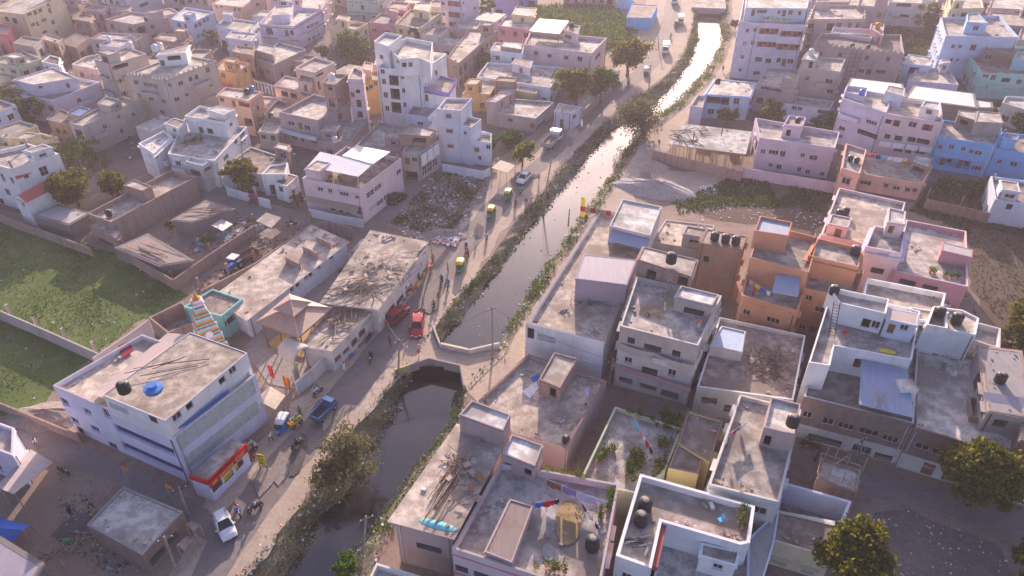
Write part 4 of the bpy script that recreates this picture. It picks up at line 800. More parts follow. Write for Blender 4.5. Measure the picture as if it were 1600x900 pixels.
A3 = house('long grey house with a blank side wall and white foot beside the palm', [(107, 191), (128, 197), (220, 158), (190, 150)], base=(2, (231, 201)), wall='beige', roof='rc_beige', par=.5, pix=[(162, 195, 167, 201, 'w'), (185, 181, 188, 184, 'w'), (207, 175, 211, 183, 'w'), (189, 203, 192, 206, 'w')], bands=False)
head(A3, [(152, 161), (166, 150), (188, 156), (172, 166)], 1.9, 'beige', 'rc_light', par=.3, ov=.1, pix=[(181, 162, 186, 168, 'w')])
A3b = house('red brick room with a blue lined roof pool behind the long grey house', [(104, 176), (124, 165), (142, 170), (124, 182)], 6.4, 'brickpale', 'sheet_blue', par=.3, ov=.1, cap='offwhite', win=False)
A3c = house('low brick veranda with grey curtains beside the palm on the left', [(72, 186), (96, 170), (112, 178), (108, 196)], 4.0, 'brickpale', 'rc_brown', par=.2, pix=[(88, 200, 94, 210, 'k'), (98, 202, 104, 210, 'k')])
A4 = house('pale yellow house with a grey rimmed roof at the left edge', [(-24, 206), (11, 217), (58, 195), (30, 188)], 6.0, 'cream', 'rc_lilac', par=.3, cap='darkcement')
A4b = house('cream terrace house with black tanks at the left edge below the yellow house', [(-20, 226), (46, 232), (90, 214), (62, 207)], 4.6, 'cream', 'rc_grey', par=.5)
A5 = house('white house with brick parapet at the left edge beside the palms', [(-40, 168), (0, 174), (24, 163), (-8, 152)], 6.4, 'bluewhite', 'rc_brown', par=.4, cap='brick')
A6 = house('white house with sloped red tile awnings beside the green field', [(-50, 246), (17, 264), (92, 240), (44, 224)], 8.6, 'white', 'rc_lilac', par=.7, win=False, pix=[(38, 271, 45, 280, 'w'), (62, 258, 75, 276, 'gt'), (1, 270, 7, 284, 'w'), (16, 276, 22, 288, 'w'), (8, 294, 16, 306, 'w'), (0, 312, 8, 324, 'k')], bands=False)
sheet(A6, 'red_awning', [(20, 272), (81, 245), (88, 252), (26, 280)], 0, 'red', .08, zz=[7.4, 7.4, 6.9, 6.9])
A6b = house('white gabled side house with a red roof at the corner of the green field', [(22, 309), (41, 316), (88, 293), (66, 285)], 4.8, 'white', 'rose', par=0, slab=.2, win=False, pix=[(33, 314, 37, 320, 'w'), (41, 318, 47, 330, 'd')])
mb = MB(); a, b, c, d = [at(x, y, z) for x, y, z in ((21, 309, 4.85), (42, 317, 4.85), (89, 292, 4.85), (65, 284, 4.85))]; m1, m2 = (a + b) / 2 + Vector((0, 0, .9)), (c + d) / 2 + Vector((0, 0, .9))
mb.poly([b, c, m2, m1], 'red'); mb.poly([d, a, m1, m2], 'red'); mb.poly([a, b, m1], 'white'); mb.poly([c, d, m2], 'white'); part(A6b, 'gable_roof', mb)
A7 = tinshed('low blue grey sheet roofed lean to between the white house and the long brick house', [(54, 336), (90, 320), (138, 333), (108, 350)], 2.9, 'tin_grey')
A8 = house('long brick house with an unplastered side wall beside the green field', [(136, 333), (173, 347), (305, 277), (268, 265)], base=(1, (185, 381)), wall='brickpale', roof='rc_beige', par=.9, win=False, bands=False, pix=[(153, 350, 160, 358, 'w'), (162, 353, 171, 361, 'w')])
head(A8, [(193, 289), (210, 280), (237, 291), (222, 298)], 2.2, 'brickpale', 'rc_light', par=.15, ov=.1, pix=[(196, 300, 204, 308, 'k')])
A8b = house('low brick annex with blue shutters in front of the long brick house', [(140, 352), (150, 345), (188, 362), (180, 372)], 2.8, 'brickpale', 'rc_grey', par=.1, pix=[(152, 372, 178, 386, 'sb')])
A9 = tinshed('rusty brown tin shed with a broken edge in the brick walled yard', [(270, 343), (322, 313), (363, 326), (300, 346)], 3.0, 'tin_rust')
A10 = tinshed('low brown sheet roof held down by poles in the brick walled yard', [(183, 386), (230, 366), (298, 406), (250, 414)], 2.6, 'tin_rust')
A11 = house('long low row of rooms with brick partition stubs on its roof and white doors', [(335, 464), (487, 354), (541, 378), (386, 497)], 3.5, 'bluewhite', 'rc_beige', par=0, slab=.4, win=False, pix=[(454, 448, 459, 455, 'w'), (462, 437, 468, 450, 'dd'), (475, 424, 480, 431, 'w'), (482, 420, 488, 433, 'dd'), (495, 408, 500, 414, 'w'), (501, 404, 507, 418, 'dd'), (515, 391, 519, 397, 'w'), (520, 389, 526, 403, 'dd')])
for x, y in ((455, 415), (482, 398), (502, 382)):
    mb = MB(); p = at(x, y, 3.5); q = at(x + 14, y + 7, 3.5); e_ = (q - p).normalized(); o_ = Vector((-e_.y, e_.x, 0)) * .2
    mb.prism([(v.x, v.y) for v in (p - e_ * 1.2, q, q + o_, p - e_ * 1.2 + o_)], 3.5, 4.6, 'brickpale'); part(A11, 'partition_wall', mb)
A12 = house('roadside market building with broken concrete and sticks piled on its long flat roof', [(503, 472), (580, 361), (667, 379), (590, 482)], 4.2, 'offwhite', 'rc_beige', par=0, slab=.25, win=False, name='market_building', pix=[(606, 478, 616, 490, 'k'), (620, 462, 630, 475, 'k'), (634, 446, 644, 458, 'k')])
A13 = house('lower roadside shop row with dry branches on its roof below the market building', [(472, 540), (526, 472), (578, 487), (518, 547)], 3.6, 'offwhite', 'rc_beige', par=0, slab=.2, win=False, name='shop_row', pix=[(523, 555, 533, 566, 'sr'), (536, 541, 546, 556, 'sr'), (549, 528, 558, 541, 'k'), (561, 514, 570, 526, 'k')])
A16 = house('teal fronted temple entrance with square columns and a brown roof', [(287, 479), (332, 451), (379, 467), (346, 494)], 4.0, 'turq', 'rc_brown', par=.3, win=False, name='temple_entrance', cat='temple', pix=[(346, 496, 361, 514, 'k'), (364, 484, 375, 500, 'k')])
A17 = house('roofless concrete rooms between the green field and the temple spire', [(232, 496), (284, 471), (312, 500), (262, 520)], 2.8, 'brickpale', 'rc_lilac', par=2.4, win=False, name='roofless_building', bands=False)
# purple shop building
A18 = house('lavender shop building with blue glass bands and red shop signs at the road corner', [(82, 602), (270, 683), (399, 585), (222, 522)], base=(1, (291, 760)), wall='lavender', roof='rc_beige', par=.6, cap='beige', win=False, name='shop_building', bands=False,
            pix=[(95, 620, 107, 635, 'w'), (131, 637, 143, 650, 'w'), (108, 650, 120, 662, 'w'), (142, 664, 155, 676, 'w'), (178, 660, 272, 714, 'sb'), (190, 688, 285, 743, 'sb'), (156, 626, 166, 645, 'w'), (168, 656, 180, 676, 'w'),
                 (277, 707, 397, 592, 'gl'), (289, 737, 402, 627, 'gl'), (128, 676, 137, 690, 'k'), (176, 700, 188, 712, 'k'), (196, 710, 206, 722, 'k'), (222, 722, 245, 740, 'k')])
roof18 = head(A18, [(160, 617), (258, 657), (386, 551), (297, 519)], 3.1, 'white', 'rc_beige', par=.08, ov=0, pt=.07, name='upper_storey', pix=[(171, 628, 200, 648, 'gl'), (233, 652, 246, 658, 'k'), (271, 655, 284, 646, 'w'), (292, 642, 302, 627, 'dd'), (343, 600, 352, 588, 'dd'), (358, 580, 368, 573, 'w')])
mb, pp = sheet(None, None, [(279, 668), (357, 608), (357, 613), (279, 674)], 0, 'paint_brightblue', .05, zz=[A18.h + .5, A18.h + .5, A18.h - .1, A18.h - .1]); part(A18, 'blue_awning', mb)
mb = MB(); P_ = [at(x, y, 3.4) for x, y in ((296, 744), (325, 754), (385, 695), (361, 685))]
if area2(P_) < 0: P_ = P_[::-1]
mb.prism([(p.x, p.y) for p in P_], 3.1, 3.35, 'brown', 'rc_grey', bottom=True); part(A18, 'shop_canopy', mb)
for a_, b_ in (((296, 744), (325, 754)), ((325, 754), (385, 695))):
    p, q = at(*a_, 3.4), at(*b_, 3.4); d_ = (q - p).normalized(); o_ = Vector((d_.y, -d_.x, 0)) * .1; mb = MB()
    mb.prism([(v.x, v.y) for v in (p + o_, q + o_, q - o_, p - o_)], 3.0, 3.65, 'c_red', bottom=True); part(A18, 'shop_sign', mb)
A18b = house('lavender ground floor shop unit with open front under the red sign', [(297, 746), (325, 756), (384, 698), (358, 688)], 3.0, 'lavender', 'rc_grey', par=.02, win=False, pix=[(330, 768, 345, 755, 'k'), (350, 752, 364, 735, 'k'), (368, 733, 380, 718, 'k')], bands=False, name='shop', cat='shop')
A19 = house('unfinished brick hut with a cracked flat slab at the road corner', [(135, 820), (192.5, 760), (286, 799), (222.5, 867.5)], 3.2, 'brickdark', 'rc_light', par=.12, win=False, pix=[(236, 880, 258, 858, 'k'), (262, 852, 278, 832, 'k')], name='hut', cat='hut', cap='cement')
A21 = house('lavender white house corner at the left edge beside the bamboo shed', [(-40, 690), (20, 712), (22, 668), (-30, 650)], 5.0, 'lilacwhite', 'rc_lilac', par=.5)
A23 = tinshed('blue grey corrugated roof in the bottom left corner', [(-50, 905), (0, 843), (65, 883), (24, 950)], 3.2, 'tin_lilac')
# houses along the lane
A25 = house('white house with stacked terraces, brown eaves and plants facing the lane', [(262, 240), (287, 190), (386, 198), (335, 251)], 5.6, 'white', 'rc_lilac', par=.6, pix=[(350, 240, 357, 252, 'w'), (358, 236, 364, 247, 'w'), (377, 214, 384, 226, 'w+'), (364, 206, 369, 216, 'w'), (372, 192, 380, 203, 'w')])
B25 = head(A25, [(288, 181), (312, 165), (368, 175), (352, 191)], 3.4, 'white', 'rc_lilac', par=.6, ov=.3, name='upper_storey', pix=[(311, 198, 318, 210, 'd'), (324, 200, 333, 210, 'k'), (359, 190, 363, 198, 'w')])
U25 = House(); U25.root = A25.root; U25.rz = B25.rz; U25.wall = 'white'; U25.desc = A25.desc
head(U25, [(323, 171), (340, 165), (366, 171), (350, 179)], 1.6, 'white', 'rc_white', par=.1, ov=.15, name='tank_room', win=False)
head(A25, [(257, 192), (272, 184), (290, 189), (278, 200)], 2.4, 'white', 'rc_brown', par=.15, ov=.2, name='side_room', pix=[(270, 199, 275, 207, 'dg')])
A25b = house('white balcony wing with open columns left of the stacked terraces', [(216, 224), (256, 204), (269, 213), (240, 240)], 6.2, 'white', 'rc_white', par=.5, ov=.3, pix=[(231, 238, 236, 245, 'w'), (241, 240, 246, 250, 'd')])
A25c = house('white porch block with a wide roof slab at the front of the stacked terraces', [(290, 252), (306, 241), (334, 248), (316, 259)], 5.4, 'offwhite', 'rc_white', par=.3, ov=.4, pix=[(298, 264, 313, 276, 'k'), (318, 256, 332, 268, 'k')])
A26 = house('peach house with a wide roof terrace and orange doors behind the white terraced house', [(339, 148), (352, 136), (409, 143), (389, 157)], 8.0, 'peach', 'rc_light', par=.3, ov=.25, pix=[(343, 152, 350, 160, 'w'), (362, 156, 368, 168, 'd'), (374, 158, 391, 171, 'op'), (382, 184, 394, 198, 'k')])
A27 = house('orange ochre house with hanging laundry beside the large concrete block', [(332, 107), (352, 90), (390, 99), (369, 114)], 7.0, 'ochre', 'rc_light', par=.4, cap='red', pix=[(336, 111, 341, 117, 'w'), (345, 113, 352, 123, 'd'), (382, 106, 387, 114, 'w')])
A28 = house('pale house with a blue side wall of grilled windows', [(267, 30), (290, 11), (335, 18), (299, 36)], base=(3, (305, 68)), wall='paleblue', roof='rc_light', par=.4, pix=[(276, 35, 283, 44, 'w'), (288, 37, 292, 48, 'd'), (304, 36, 309, 45, 'w'), (310, 33, 315, 42, 'w'), (317, 28, 322, 37, 'w'), (323, 25, 327, 34, 'w'), (308, 53, 313, 60, 'w'), (314, 51, 319, 58, 'w'), (322, 47, 330, 52, 'w')])
A29 = house('broad patchy plaster house with a sunlit roof panel', [(164, 30), (206, 18), (262, 27), (209, 38)], base=(3, (216, 72)), wall='greypink', roof='rc_light', par=.5)
A30 = house('tall white house with blank side at the upper left', [(158, 22), (205, 31), (256, 13), (214, 5)], 9.5, 'bluewhite', 'rc_light', par=.6, gnd=True, pix=[(218, 3, 232, 11, 'k')])
A31 = house('dusty pink long house at the top edge', [(262, 22), (330, 27), (348, 10), (282, 5)], 6.4, 'greypink', 'rc_grey', par=.4, gnd=True)
A31b = house('peach house with small square windows at the top edge', [(331, 6), (350, -8), (414, -5), (379, 11)], 6.0, 'peach', 'rc_light', par=.4, pix=[(336, 7, 340, 13, 'w'), (344, 8, 347, 11, 'w'), (365, 11, 369, 18, 'w'), (371, 12, 376, 18, 'w'), (400, 4, 406, 10, 'w')])
A32 = house('yellow apartment house with long balconies and a stair tower at the upper left corner', [(-14, 16), (36, 22), (98, -7), (50, -16)], 10.5, 'cream', 'rc_light', par=.5, win=False, name='apartment_building', cat='apartment block', band='cream',
            pix=[(43, 18, 50, 27, 'w'), (53, 15, 58, 24, 'd'), (61, 12, 66, 21, 'w'), (49, 34, 55, 43, 'w'), (57, 33, 61, 42, 'd'), (65, 27, 72, 36, 'w'), (76, 12, 80, 22, 'w'), (81, 30, 86, 40, 'w'), (87, 46, 91, 55, 'w'), (72, 0, 76, 8, 'w'), (8, 26, 14, 34, 'k'), (20, 28, 27, 37, 'k'), (67, 46, 74, 55, 'w')])
A33 = house('red pink house at the left edge below the yellow apartment house', [(-30, 47), (9, 53), (18, 41), (-10, 35)], 8.0, 'redpink', 'rc_grey', par=.4)
A34 = house('light green walled house on the left with a cluttered roof', [(-22, 93), (28, 104), (66, 91), (38, 80)], 6.4, 'palegreen', 'rc_grey', par=.6, pix=[(2, 106, 6, 112, 'w'), (16, 107, 25, 116, 'w+')])
A35 = house('grey rough house with a brick side behind the light green house', [(20, 67), (36, 56), (66, 61), (52, 73)], 7.4, 'cement', 'rc_brown', par=.3)
A35b = house('unfinished brick frame house beside the rough grey house', [(62, 60), (72, 52), (98, 60), (90, 68)], 6.0, 'brickpale', 'rc_beige', par=.2, wk='k', shade='')
A36 = house('peach house with a white rimmed roof left of the raw concrete house', [(112, 100), (134, 88), (158, 84), (152, 108)], 6.8, 'palepeach', 'rc_light', par=.6, cap='white')
A36b = house('small white block between the light green and the peach rimmed house', [(64, 96), (78, 86), (94, 90), (92, 102)], 6.0, 'white', 'rc_dark', par=.3)
A37 = house('white low house carrying a white tank behind the raw concrete house', [(155, 70), (172, 60), (206, 62), (186, 74)], 7.4, 'lilacwhite', 'rc_grey', par=.3)
A37b = house('dim grey flat roofed house with rounded corner at the upper left', [(140, 60), (160, 50), (206, 54), (188, 64)], 6.4, 'mauve', 'rc_grey', par=.3)
A37c = house('long dark sheet roofed building across the dark yard at the upper left', [(92, 66), (118, 52), (140, 58), (118, 74)], 4.0, 'brickpale', 'rc_dark', par=.1)
A37d = house('brick house with arched windows at the upper left', [(116, 30), (124, 22), (146, 24), (140, 34)], 5.6, 'brickpale', 'rc_brown', par=.3)
A37e = house('rough pinkish brick house below the purple gate at the upper left', [(130, 12), (142, 2), (170, 6), (160, 18)], 6.0, 'mauve', 'rc_grey', par=.4)
A37f = house('small grey roof with tanks between the patchy plaster house and the concrete block', [(240, 60), (252, 52), (300, 56), (286, 68)], 5.0, 'brickpale', 'rc_beige', par=.3)
A37g = house('white roofed low house right of the blue sided house', [(338, 40), (352, 27), (404, 34), (392, 52)], 6.0, 'bluewhite', 'rc_light', par=.4)
A37h = house('narrow house with a bright roof panel left of the maroon banded house', [(352, 58), (362, 48), (402, 52), (392, 64)], 6.0, 'lilacwhite', 'rc_light', par=.3)
A37i = house('brick room stack with dark tanks above the arched veranda', [(362, 80), (370, 70), (398, 74), (394, 86)], 6.4, 'brickpale', 'rc_beige', par=.3)
A38 = house('low grey annex with open bays left of the blue painted storey', [(404, 205), (416, 186), (441, 191), (433, 209)], 3.8, 'beige', 'rc_light', par=.15, ov=.2, pix=[(408, 210, 416, 218, 'k'), (423, 212, 430, 220, 'k')])
A38b = house('dark walled small court house left of the grey light terrace house', [(412, 178), (434, 155), (452, 161), (436, 184)], 5.0, 'darkcement', 'rc_brown', par=.7)
A39 = house('low brown terrace house with roof slabs behind the round lane tree', [(346, 264), (391, 229), (450, 248), (413, 273)], 3.7, 'offwhite', 'rc_brown', par=.25)
A39b = house('white house with a curved porch beside the lane and dark gate', [(408, 272), (422, 258), (450, 254), (446, 272)], 4.4, 'white', 'rc_grey', par=.3)
A39c = house('white side block with a brown flat roof beside the awning house', [(428, 285), (441, 268), (466, 275), (448, 291)], 3.4, 'white', 'rc_brown', par=.12, pix=[(436, 292, 442, 299, 'k')])
A39d = house('small brick hut with a light slab on the brown terrace', [(428, 230), (436, 223), (452, 226), (450, 236)], 5.6, 'brickpale', 'rc_light', par=.1, ov=.2)
A40 = house('pale pink house with large white roof awnings and a road side front of small windows', [(472, 278), (540, 229), (627, 247), (562, 296)], base=(3, (572, 349)), wall='palepink', roof='rc_brown', par=.8, win=False, bands=False,
            pix=[(496, 290, 504, 299, 'w+'), (512, 293, 519, 302, 'w+'), (530, 297, 544, 307, 'w+'), (554, 303, 561, 311, 'w+'), (573, 309, 585, 296, 'gt'), (586, 299, 596, 286, 'gt'), (577, 332, 587, 318, 'gl'), (589, 323, 599, 309, 'gt'), (600, 314, 609, 300, 'gt'), (620, 273, 627, 264, 'w'), (516, 317, 524, 330, 'dd'), (528, 320, 536, 333, 'dd'), (540, 324, 548, 336, 'dd'), (556, 322, 570, 337, 'k')])
sheet(A40, 'roof_awning', [(480, 260), (500, 237), (583, 256), (560, 276)], 0, 'sheet_white', .06, zz=[8.0, 8.5, 8.5, 8.0])
sheet(A40, 'roof_awning', [(534, 243), (557, 227), (610, 237), (583, 256)], 0, 'tin_white', .06, zz=[8.6, 8.9, 8.9, 8.6])
posts(A40, [(485, 276), (510, 281), (535, 287), (561, 293), (583, 274), (605, 257)], 5.7, 8.0, 'frame_white', .12)
sheet(A40, 'porch_roof', [(480, 303), (562, 322), (556, 335), (474, 312)], 0, 'tin_brown', .08, zz=[3.4, 3.4, 3.0, 3.0])
# more of the top edge
T1 = house('pink roofed house at the top edge left of the mint house', [(454, 10), (468, -8), (516, -5), (502, 14)], 7.0, 'palepink', 'rc_light', par=.4)
T2 = house('cream walled house with a garden corner at the top edge', [(496, 26), (512, 29), (524, 18), (508, 14)], 4.0, 'cream', 'rc_beige', par=.3, gnd=True)
T3 = house('pale lilac house at the top edge between the peach and pink houses', [(416, 20), (440, 24), (452, 10), (426, 6)], 7.0, 'lilacwhite', 'rc_light', par=.4, gnd=True)
T4 = house('rose walled house with iron railing at the top edge behind the cream chimney room', [(604, 12), (612, 2), (640, 4), (632, 16)], 6.0, 'rose', 'rc_beige', par=.4)
T5 = house('long white house at the top edge beside the apartment block', [(622, 2), (640, 4), (650, -8), (630, -10)], 8.0, 'lilacwhite', 'rc_light', par=.4, gnd=True)
T6 = house('grey shuttered house at the top edge among the brick houses', [(100, 10), (132, 14), (148, 2), (118, -2)], 5.4, 'mauve', 'rc_brown', par=.3, gnd=True)

shed_k = sheet(A18, 'sheet_roof', [(146, 617), (160, 621), (298, 523), (262, 520)], 0, 'tin_pink', .05, zz=[A18.h - .2, A18.h + .9, A18.h + .9, A18.h - .2])
# ================================================================== ground, road, canal
def gmat(key, c1, c2, c3, s=.12, rough=.95, fine=.5):
    m, nt, b = nmat(key); g = nt.nodes.new('ShaderNodeNewGeometry'); pos = g.outputs['Position']
    n1 = noise(nt, pos, s, 6, .6); n2 = noise(nt, pos, s * 5, 6, .7); n3 = noise(nt, pos, 3.0, 4, .7)
    a = mixc(nt, ramp(nt, n1, .4, .62), c1, c2); a = mixc(nt, ramp(nt, n2, .5, .72), a, c3)
    f = nt.nodes.new('ShaderNodeMath'); f.operation = 'MULTIPLY'; f.inputs[1].default_value = fine; nt.links.new(ramp(nt, n3, .45, .75), f.inputs[0])
    a = mixc(nt, f.outputs[0], a, mul(c1, .5)); nt.links.new(a, b.inputs['Base Color']); b.inputs['Roughness'].default_value = rough; b.inputs['Specular IOR Level'].default_value = .15
    bp = N(nt, 'ShaderNodeBump', Strength=.5, Distance=.12); nt.links.new(n2, bp.inputs['Height']); nt.links.new(bp.outputs[0], b.inputs['Normal'])
    MATS[key] = m; return m
gmat('dirt', (.26, .19, .155), (.33, .25, .20), (.20, .15, .125))
gmat('dust', (.42, .33, .265), (.48, .39, .31), (.34, .27, .22), .2)
gmat('asphalt', (.19, .165, .16), (.23, .20, .19), (.29, .245, .215), .15, .85)
gmat('lane', (.23, .195, .185), (.28, .235, .215), (.20, .165, .15), .2, .9)
gmat('turf', (.08, .13, .033), (.11, .16, .045), (.20, .185, .10), .08, fine=.35)
gmat('turf_dark', (.15, .105, .085), (.115, .085, .065), (.075, .085, .035), .1)
gmat('bank', (.22, .185, .14), (.27, .23, .175), (.15, .15, .09), .4)
gmat('rubble', (.30, .245, .225), (.24, .195, .175), (.38, .33, .31), .5, fine=.7)
gmat('gravel', (.34, .32, .335), (.40, .38, .385), (.28, .265, .28), .6, fine=.7)
gmat('yard', (.33, .29, .275), (.38, .33, .31), (.26, .22, .21), .25)
gmat('town_earth', (.20, .16, .145), (.15, .125, .115), (.25, .205, .18), .16)
gmat('soot', (.10, .09, .09), (.14, .125, .12), (.08, .07, .07), .4)
m, nt, b = nmat('canal_water'); g = nt.nodes.new('ShaderNodeNewGeometry')
n1 = noise(nt, g.outputs['Position'], .35, 4, .6); n2 = noise(nt, g.outputs['Position'], 2.2, 3, .6)
nt.links.new(mixc(nt, ramp(nt, n1, .4, .7), (.012, .012, .016), (.030, .029, .030)), b.inputs['Base Color']); b.inputs['Roughness'].default_value = .1; b.inputs['Specular IOR Level'].default_value = .7; b.inputs['IOR'].default_value = 1.6
bp = N(nt, 'ShaderNodeBump', Strength=.05, Distance=.05); nt.links.new(n2, bp.inputs['Height']); nt.links.new(bp.outputs[0], b.inputs['Normal']); MATS['canal_water'] = m
WZ = -1.5
WT = [(300, 1000), (380, 900), (420, 850), (470, 790), (503, 745), (530, 690), (575, 640), (618, 590), (655, 545), (676, 515), (694, 490), (730, 447), (768, 400), (802, 350), (848, 300), (882, 255), (917, 222), (943, 193), (985, 158), (1030, 130), (1050, 108), (1072, 80), (1080, 50), (1086, 15), (1094, -60)]
WW = [(425, 1000), (445, 900), (482, 842), (505, 800), (548, 765), (566, 735), (592, 690), (617, 645), (638, 600), (660, 565), (684, 535), (702, 515), (724, 497), (752, 458), (773, 428), (795, 395), (832, 350), (872, 305), (902, 275), (924, 240), (948, 205), (990, 182), (1035, 160), (1048, 138), (1077, 100), (1090, 60), (1090, 22), (1100, -60)]
EW = [(515, 1000), (530, 900), (545, 870), (572, 840), (598, 805), (622, 768), (642, 742), (664, 715), (688, 690), (705, 655), (716, 618), (728, 590), (776, 543), (792, 518), (808, 488), (830, 450), (852, 415), (882, 375), (908, 340), (936, 300), (962, 265), (978, 238), (990, 213), (1012, 195), (1052, 165), (1096, 120), (1117, 90), (1129, 60), (1124, 22), (1126, -60)]
ET = [(570, 1000), (578, 900), (592, 860), (618, 815), (642, 775), (668, 735), (692, 700), (717, 660), (730, 610), (795, 545), (806, 520), (822, 490), (850, 450), (880, 402), (912, 360), (942, 315), (976, 262), (996, 225), (1020, 195), (1064, 168), (1110, 122), (1130, 90), (1142, 60), (1138, 22), (1140, -60)]
def line(px, z, n=90):
    P = [at(x, y, z) for x, y in px]; L = [0]
    for a, b in zip(P, P[1:]): L.append(L[-1] + (b - a).length)
    out = []; j = 0
    # by distance from the camera, so that the two sides of a strip stay level
    for i in range(n):
        y = P[0].y + (P[-1].y - P[0].y) * i / (n - 1)
        while j < len(P) - 2 and P[j + 1].y < y: j += 1
        a, b = P[j], P[j + 1]; t = (y - a.y) / (b.y - a.y) if abs(b.y - a.y) > 1e-6 else 0
        out.append(a + (b - a) * max(0, min(1, t)))
    return out
def common(lines):
    return lines
wt, ww, ew, et = [line(l, z, 140) for l, z in ((WT, 0), (WW, WZ), (EW, WZ), (ET, 0))]
jit = random.Random(5)
for l in (ww, ew):
    for p in l: p.x += jit.uniform(-.35, .35)
for l in (wt, et):
    for p in l: p.x += jit.uniform(-.2, .2)
def strip(name, a, b, k, mid=None, kind='structure'):
    mb = MB()
    for i in range(len(a) - 1):
        if mid: mb.poly([a[i], mid[i], mid[i + 1], a[i + 1]], k); mb.poly([mid[i], b[i], b[i + 1], mid[i + 1]], k)
        else: mb.poly([a[i], b[i], b[i + 1], a[i + 1]], k)
    return tag(mb.build(name), kind=kind)
strip('canal_water', [p + Vector((-1.5, 0, 0)) for p in ww], [p + Vector((1.5, 0, 0)) for p in ew], 'canal_water')
mid = [(a + b) / 2 + Vector((jit.uniform(-.3, .3), 0, jit.uniform(-.1, .35))) for a, b in zip(wt, ww)]
strip('canal_bank', wt, [p + Vector((.3, 0, -.4)) for p in ww], 'bank', mid)
mid = [(a + b) / 2 + Vector((jit.uniform(-.3, .3), 0, jit.uniform(-.1, .35))) for a, b in zip(et, ew)]
strip('canal_bank', [p + Vector((-.3, 0, -.4)) for p in ew], et, 'bank', mid)
gm = MB()
for i in range(len(wt) - 1):
    a, b = wt[i], wt[i + 1]; gm.poly([(-900, a.y, 0), a, b, (-900, b.y, 0)], 'dirt')
    a, b = et[i], et[i + 1]; gm.poly([a, (900, a.y, 0), (900, b.y, 0), b], 'dirt')
y0, y1 = wt[0].y, wt[-1].y
gm.poly([(-900, -300, 0), (900, -300, 0), (900, y0, 0), (-900, y0, 0)], 'dirt'); gm.poly([(-900, y1, 0), (900, y1, 0), (900, 1800, 0), (-900, 1800, 0)], 'dirt')
tag(gm.build('ground'), kind='structure')
lvl = [0]
def patch(name, px, k, z=None, wob=0, kind='structure'):
    """a flat sheet of ground, a few millimetres above the one below"""
    from mathutils.geometry import tessellate_polygon
    lvl[0] += 1; z = .004 * lvl[0] if z is None else z
    P = [at(x, y, z) for x, y in px]
    if wob:
        r = random.Random(len(name) * 7 + int(px[0][0])); Q = []
        for i in range(len(P)):
            a, b = P[i], P[(i + 1) % len(P)]; n = max(1, int((b - a).length / 2.2))
            for j in range(n):
                p = a + (b - a) * (j / n); Q.append(p + (Vector((r.uniform(-wob, wob), r.uniform(-wob, wob), 0)) if j else Vector((0, 0, 0))))
        P = Q
    if area2([p.to_2d() for p in P]) < 0: P = P[::-1]
    mb = MB()
    for t in tessellate_polygon([P]):
        q = [P[i] for i in t]
        if area2([p.to_2d() for p in q]) < 0: q = q[::-1]
        mb.poly(q, k)
    return tag(mb.build(name), kind=kind)
FIELD = [(-60, 330), (60, 360), (180, 395), (296, 462), (240, 492), (140, 560), (84, 608), (60, 650), (-60, 640)]
patch('field', FIELD, 'turf', wob=.8)
patch('field', [(1060, 300), (1120, 270), (1200, 268), (1305, 296), (1290, 350), (1270, 372), (1190, 350), (1120, 345), (1080, 330)], 'turf_dark', wob=.8)
patch('field', [(1420, 330), (1460, 285), (1560, 300), (1640, 345), (1680, 540), (1560, 520), (1515, 450), (1505, 360)], 'turf_dark', wob=.6)
patch('field', [(800, 12), (870, 8), (962, 12), (1000, 40), (985, 70), (950, 85), (900, 70), (860, 45), (820, 40)], 'turf', wob=1)
patch('field', [(1330, 60), (1400, 40), (1470, 60), (1455, 100), (1400, 90)], 'turf_dark', wob=1)
RL = [(230, 1000), (290, 900), (338, 800), (385, 740), (432, 690), (470, 655), (520, 592), (560, 545), (602, 505), (642, 455), (692, 385), (735, 340), (772, 295), (832, 250), (880, 207), (930, 162), (975, 120), (1005, 90), (1020, 60), (1032, 30), (1044, -40)]
RR = [(300, 1000), (385, 890), (428, 830), (475, 765), (512, 715), (545, 668), (592, 615), (628, 578), (668, 525), (690, 480), (738, 425), (785, 355), (836, 300), (868, 258), (903, 223), (933, 190), (973, 154), (1018, 127), (1040, 105), (1060, 80), (1070, 45), (1080, -40)]
patch('road_shoulder', [(x - 26, y) for x, y in RL] + [(x + 9, y) for x, y in reversed(RR)], 'dust', wob=.7)
def inset(l, r, f): return [(x + (xr - x) * f, y) for (x, y), xr in zip(l, [interp(r, y) for x, y in l])]
def interp(l, y):
    for (x0, y0), (x1, y1) in zip(l, l[1:]):
        if (y0 - y) * (y1 - y) <= 0 and y0 != y1: return x0 + (x1 - x0) * (y - y0) / (y1 - y0)
    return l[-1][0]
patch('road', inset(RL, RR, .10) + list(reversed(inset(RL, RR, .74))), 'asphalt', wob=.35)
patch('road_marking', [(675, 438), (717, 390), (718.6, 390), (677, 438)], 'c_grey')
patch('road_marking', [(722, 383), (757, 345), (758.2, 345), (723.6, 383)], 'c_grey')
patch('path', [(730, 612), (795, 548), (806, 522), (850, 455), (912, 365), (976, 268), (1000, 228), (1066, 172), (1112, 126), (1134, 92), (1146, 60), (1142, -20), (1170, -20), (1150, 90), (1130, 130), (1100, 160), (1072, 190), (1045, 235), (1010, 262), (985, 290), (1000, 330), (960, 330), (938, 330), (826, 508), (826, 552), (748, 630)], 'dust', wob=.3)
patch('lane', [(-60, 640), (60, 682), (140, 700), (296, 778), (345, 806), (330, 850), (290, 806), (195, 762), (130, 735), (-60, 690)], 'lane', wob=.4)
patch('lane', [(300, 296), (360, 310), (480, 346), (560, 366), (640, 290), (672, 262), (690, 268), (650, 310), (580, 372), (490, 362), (420, 345), (330, 322)], 'lane', wob=.3)
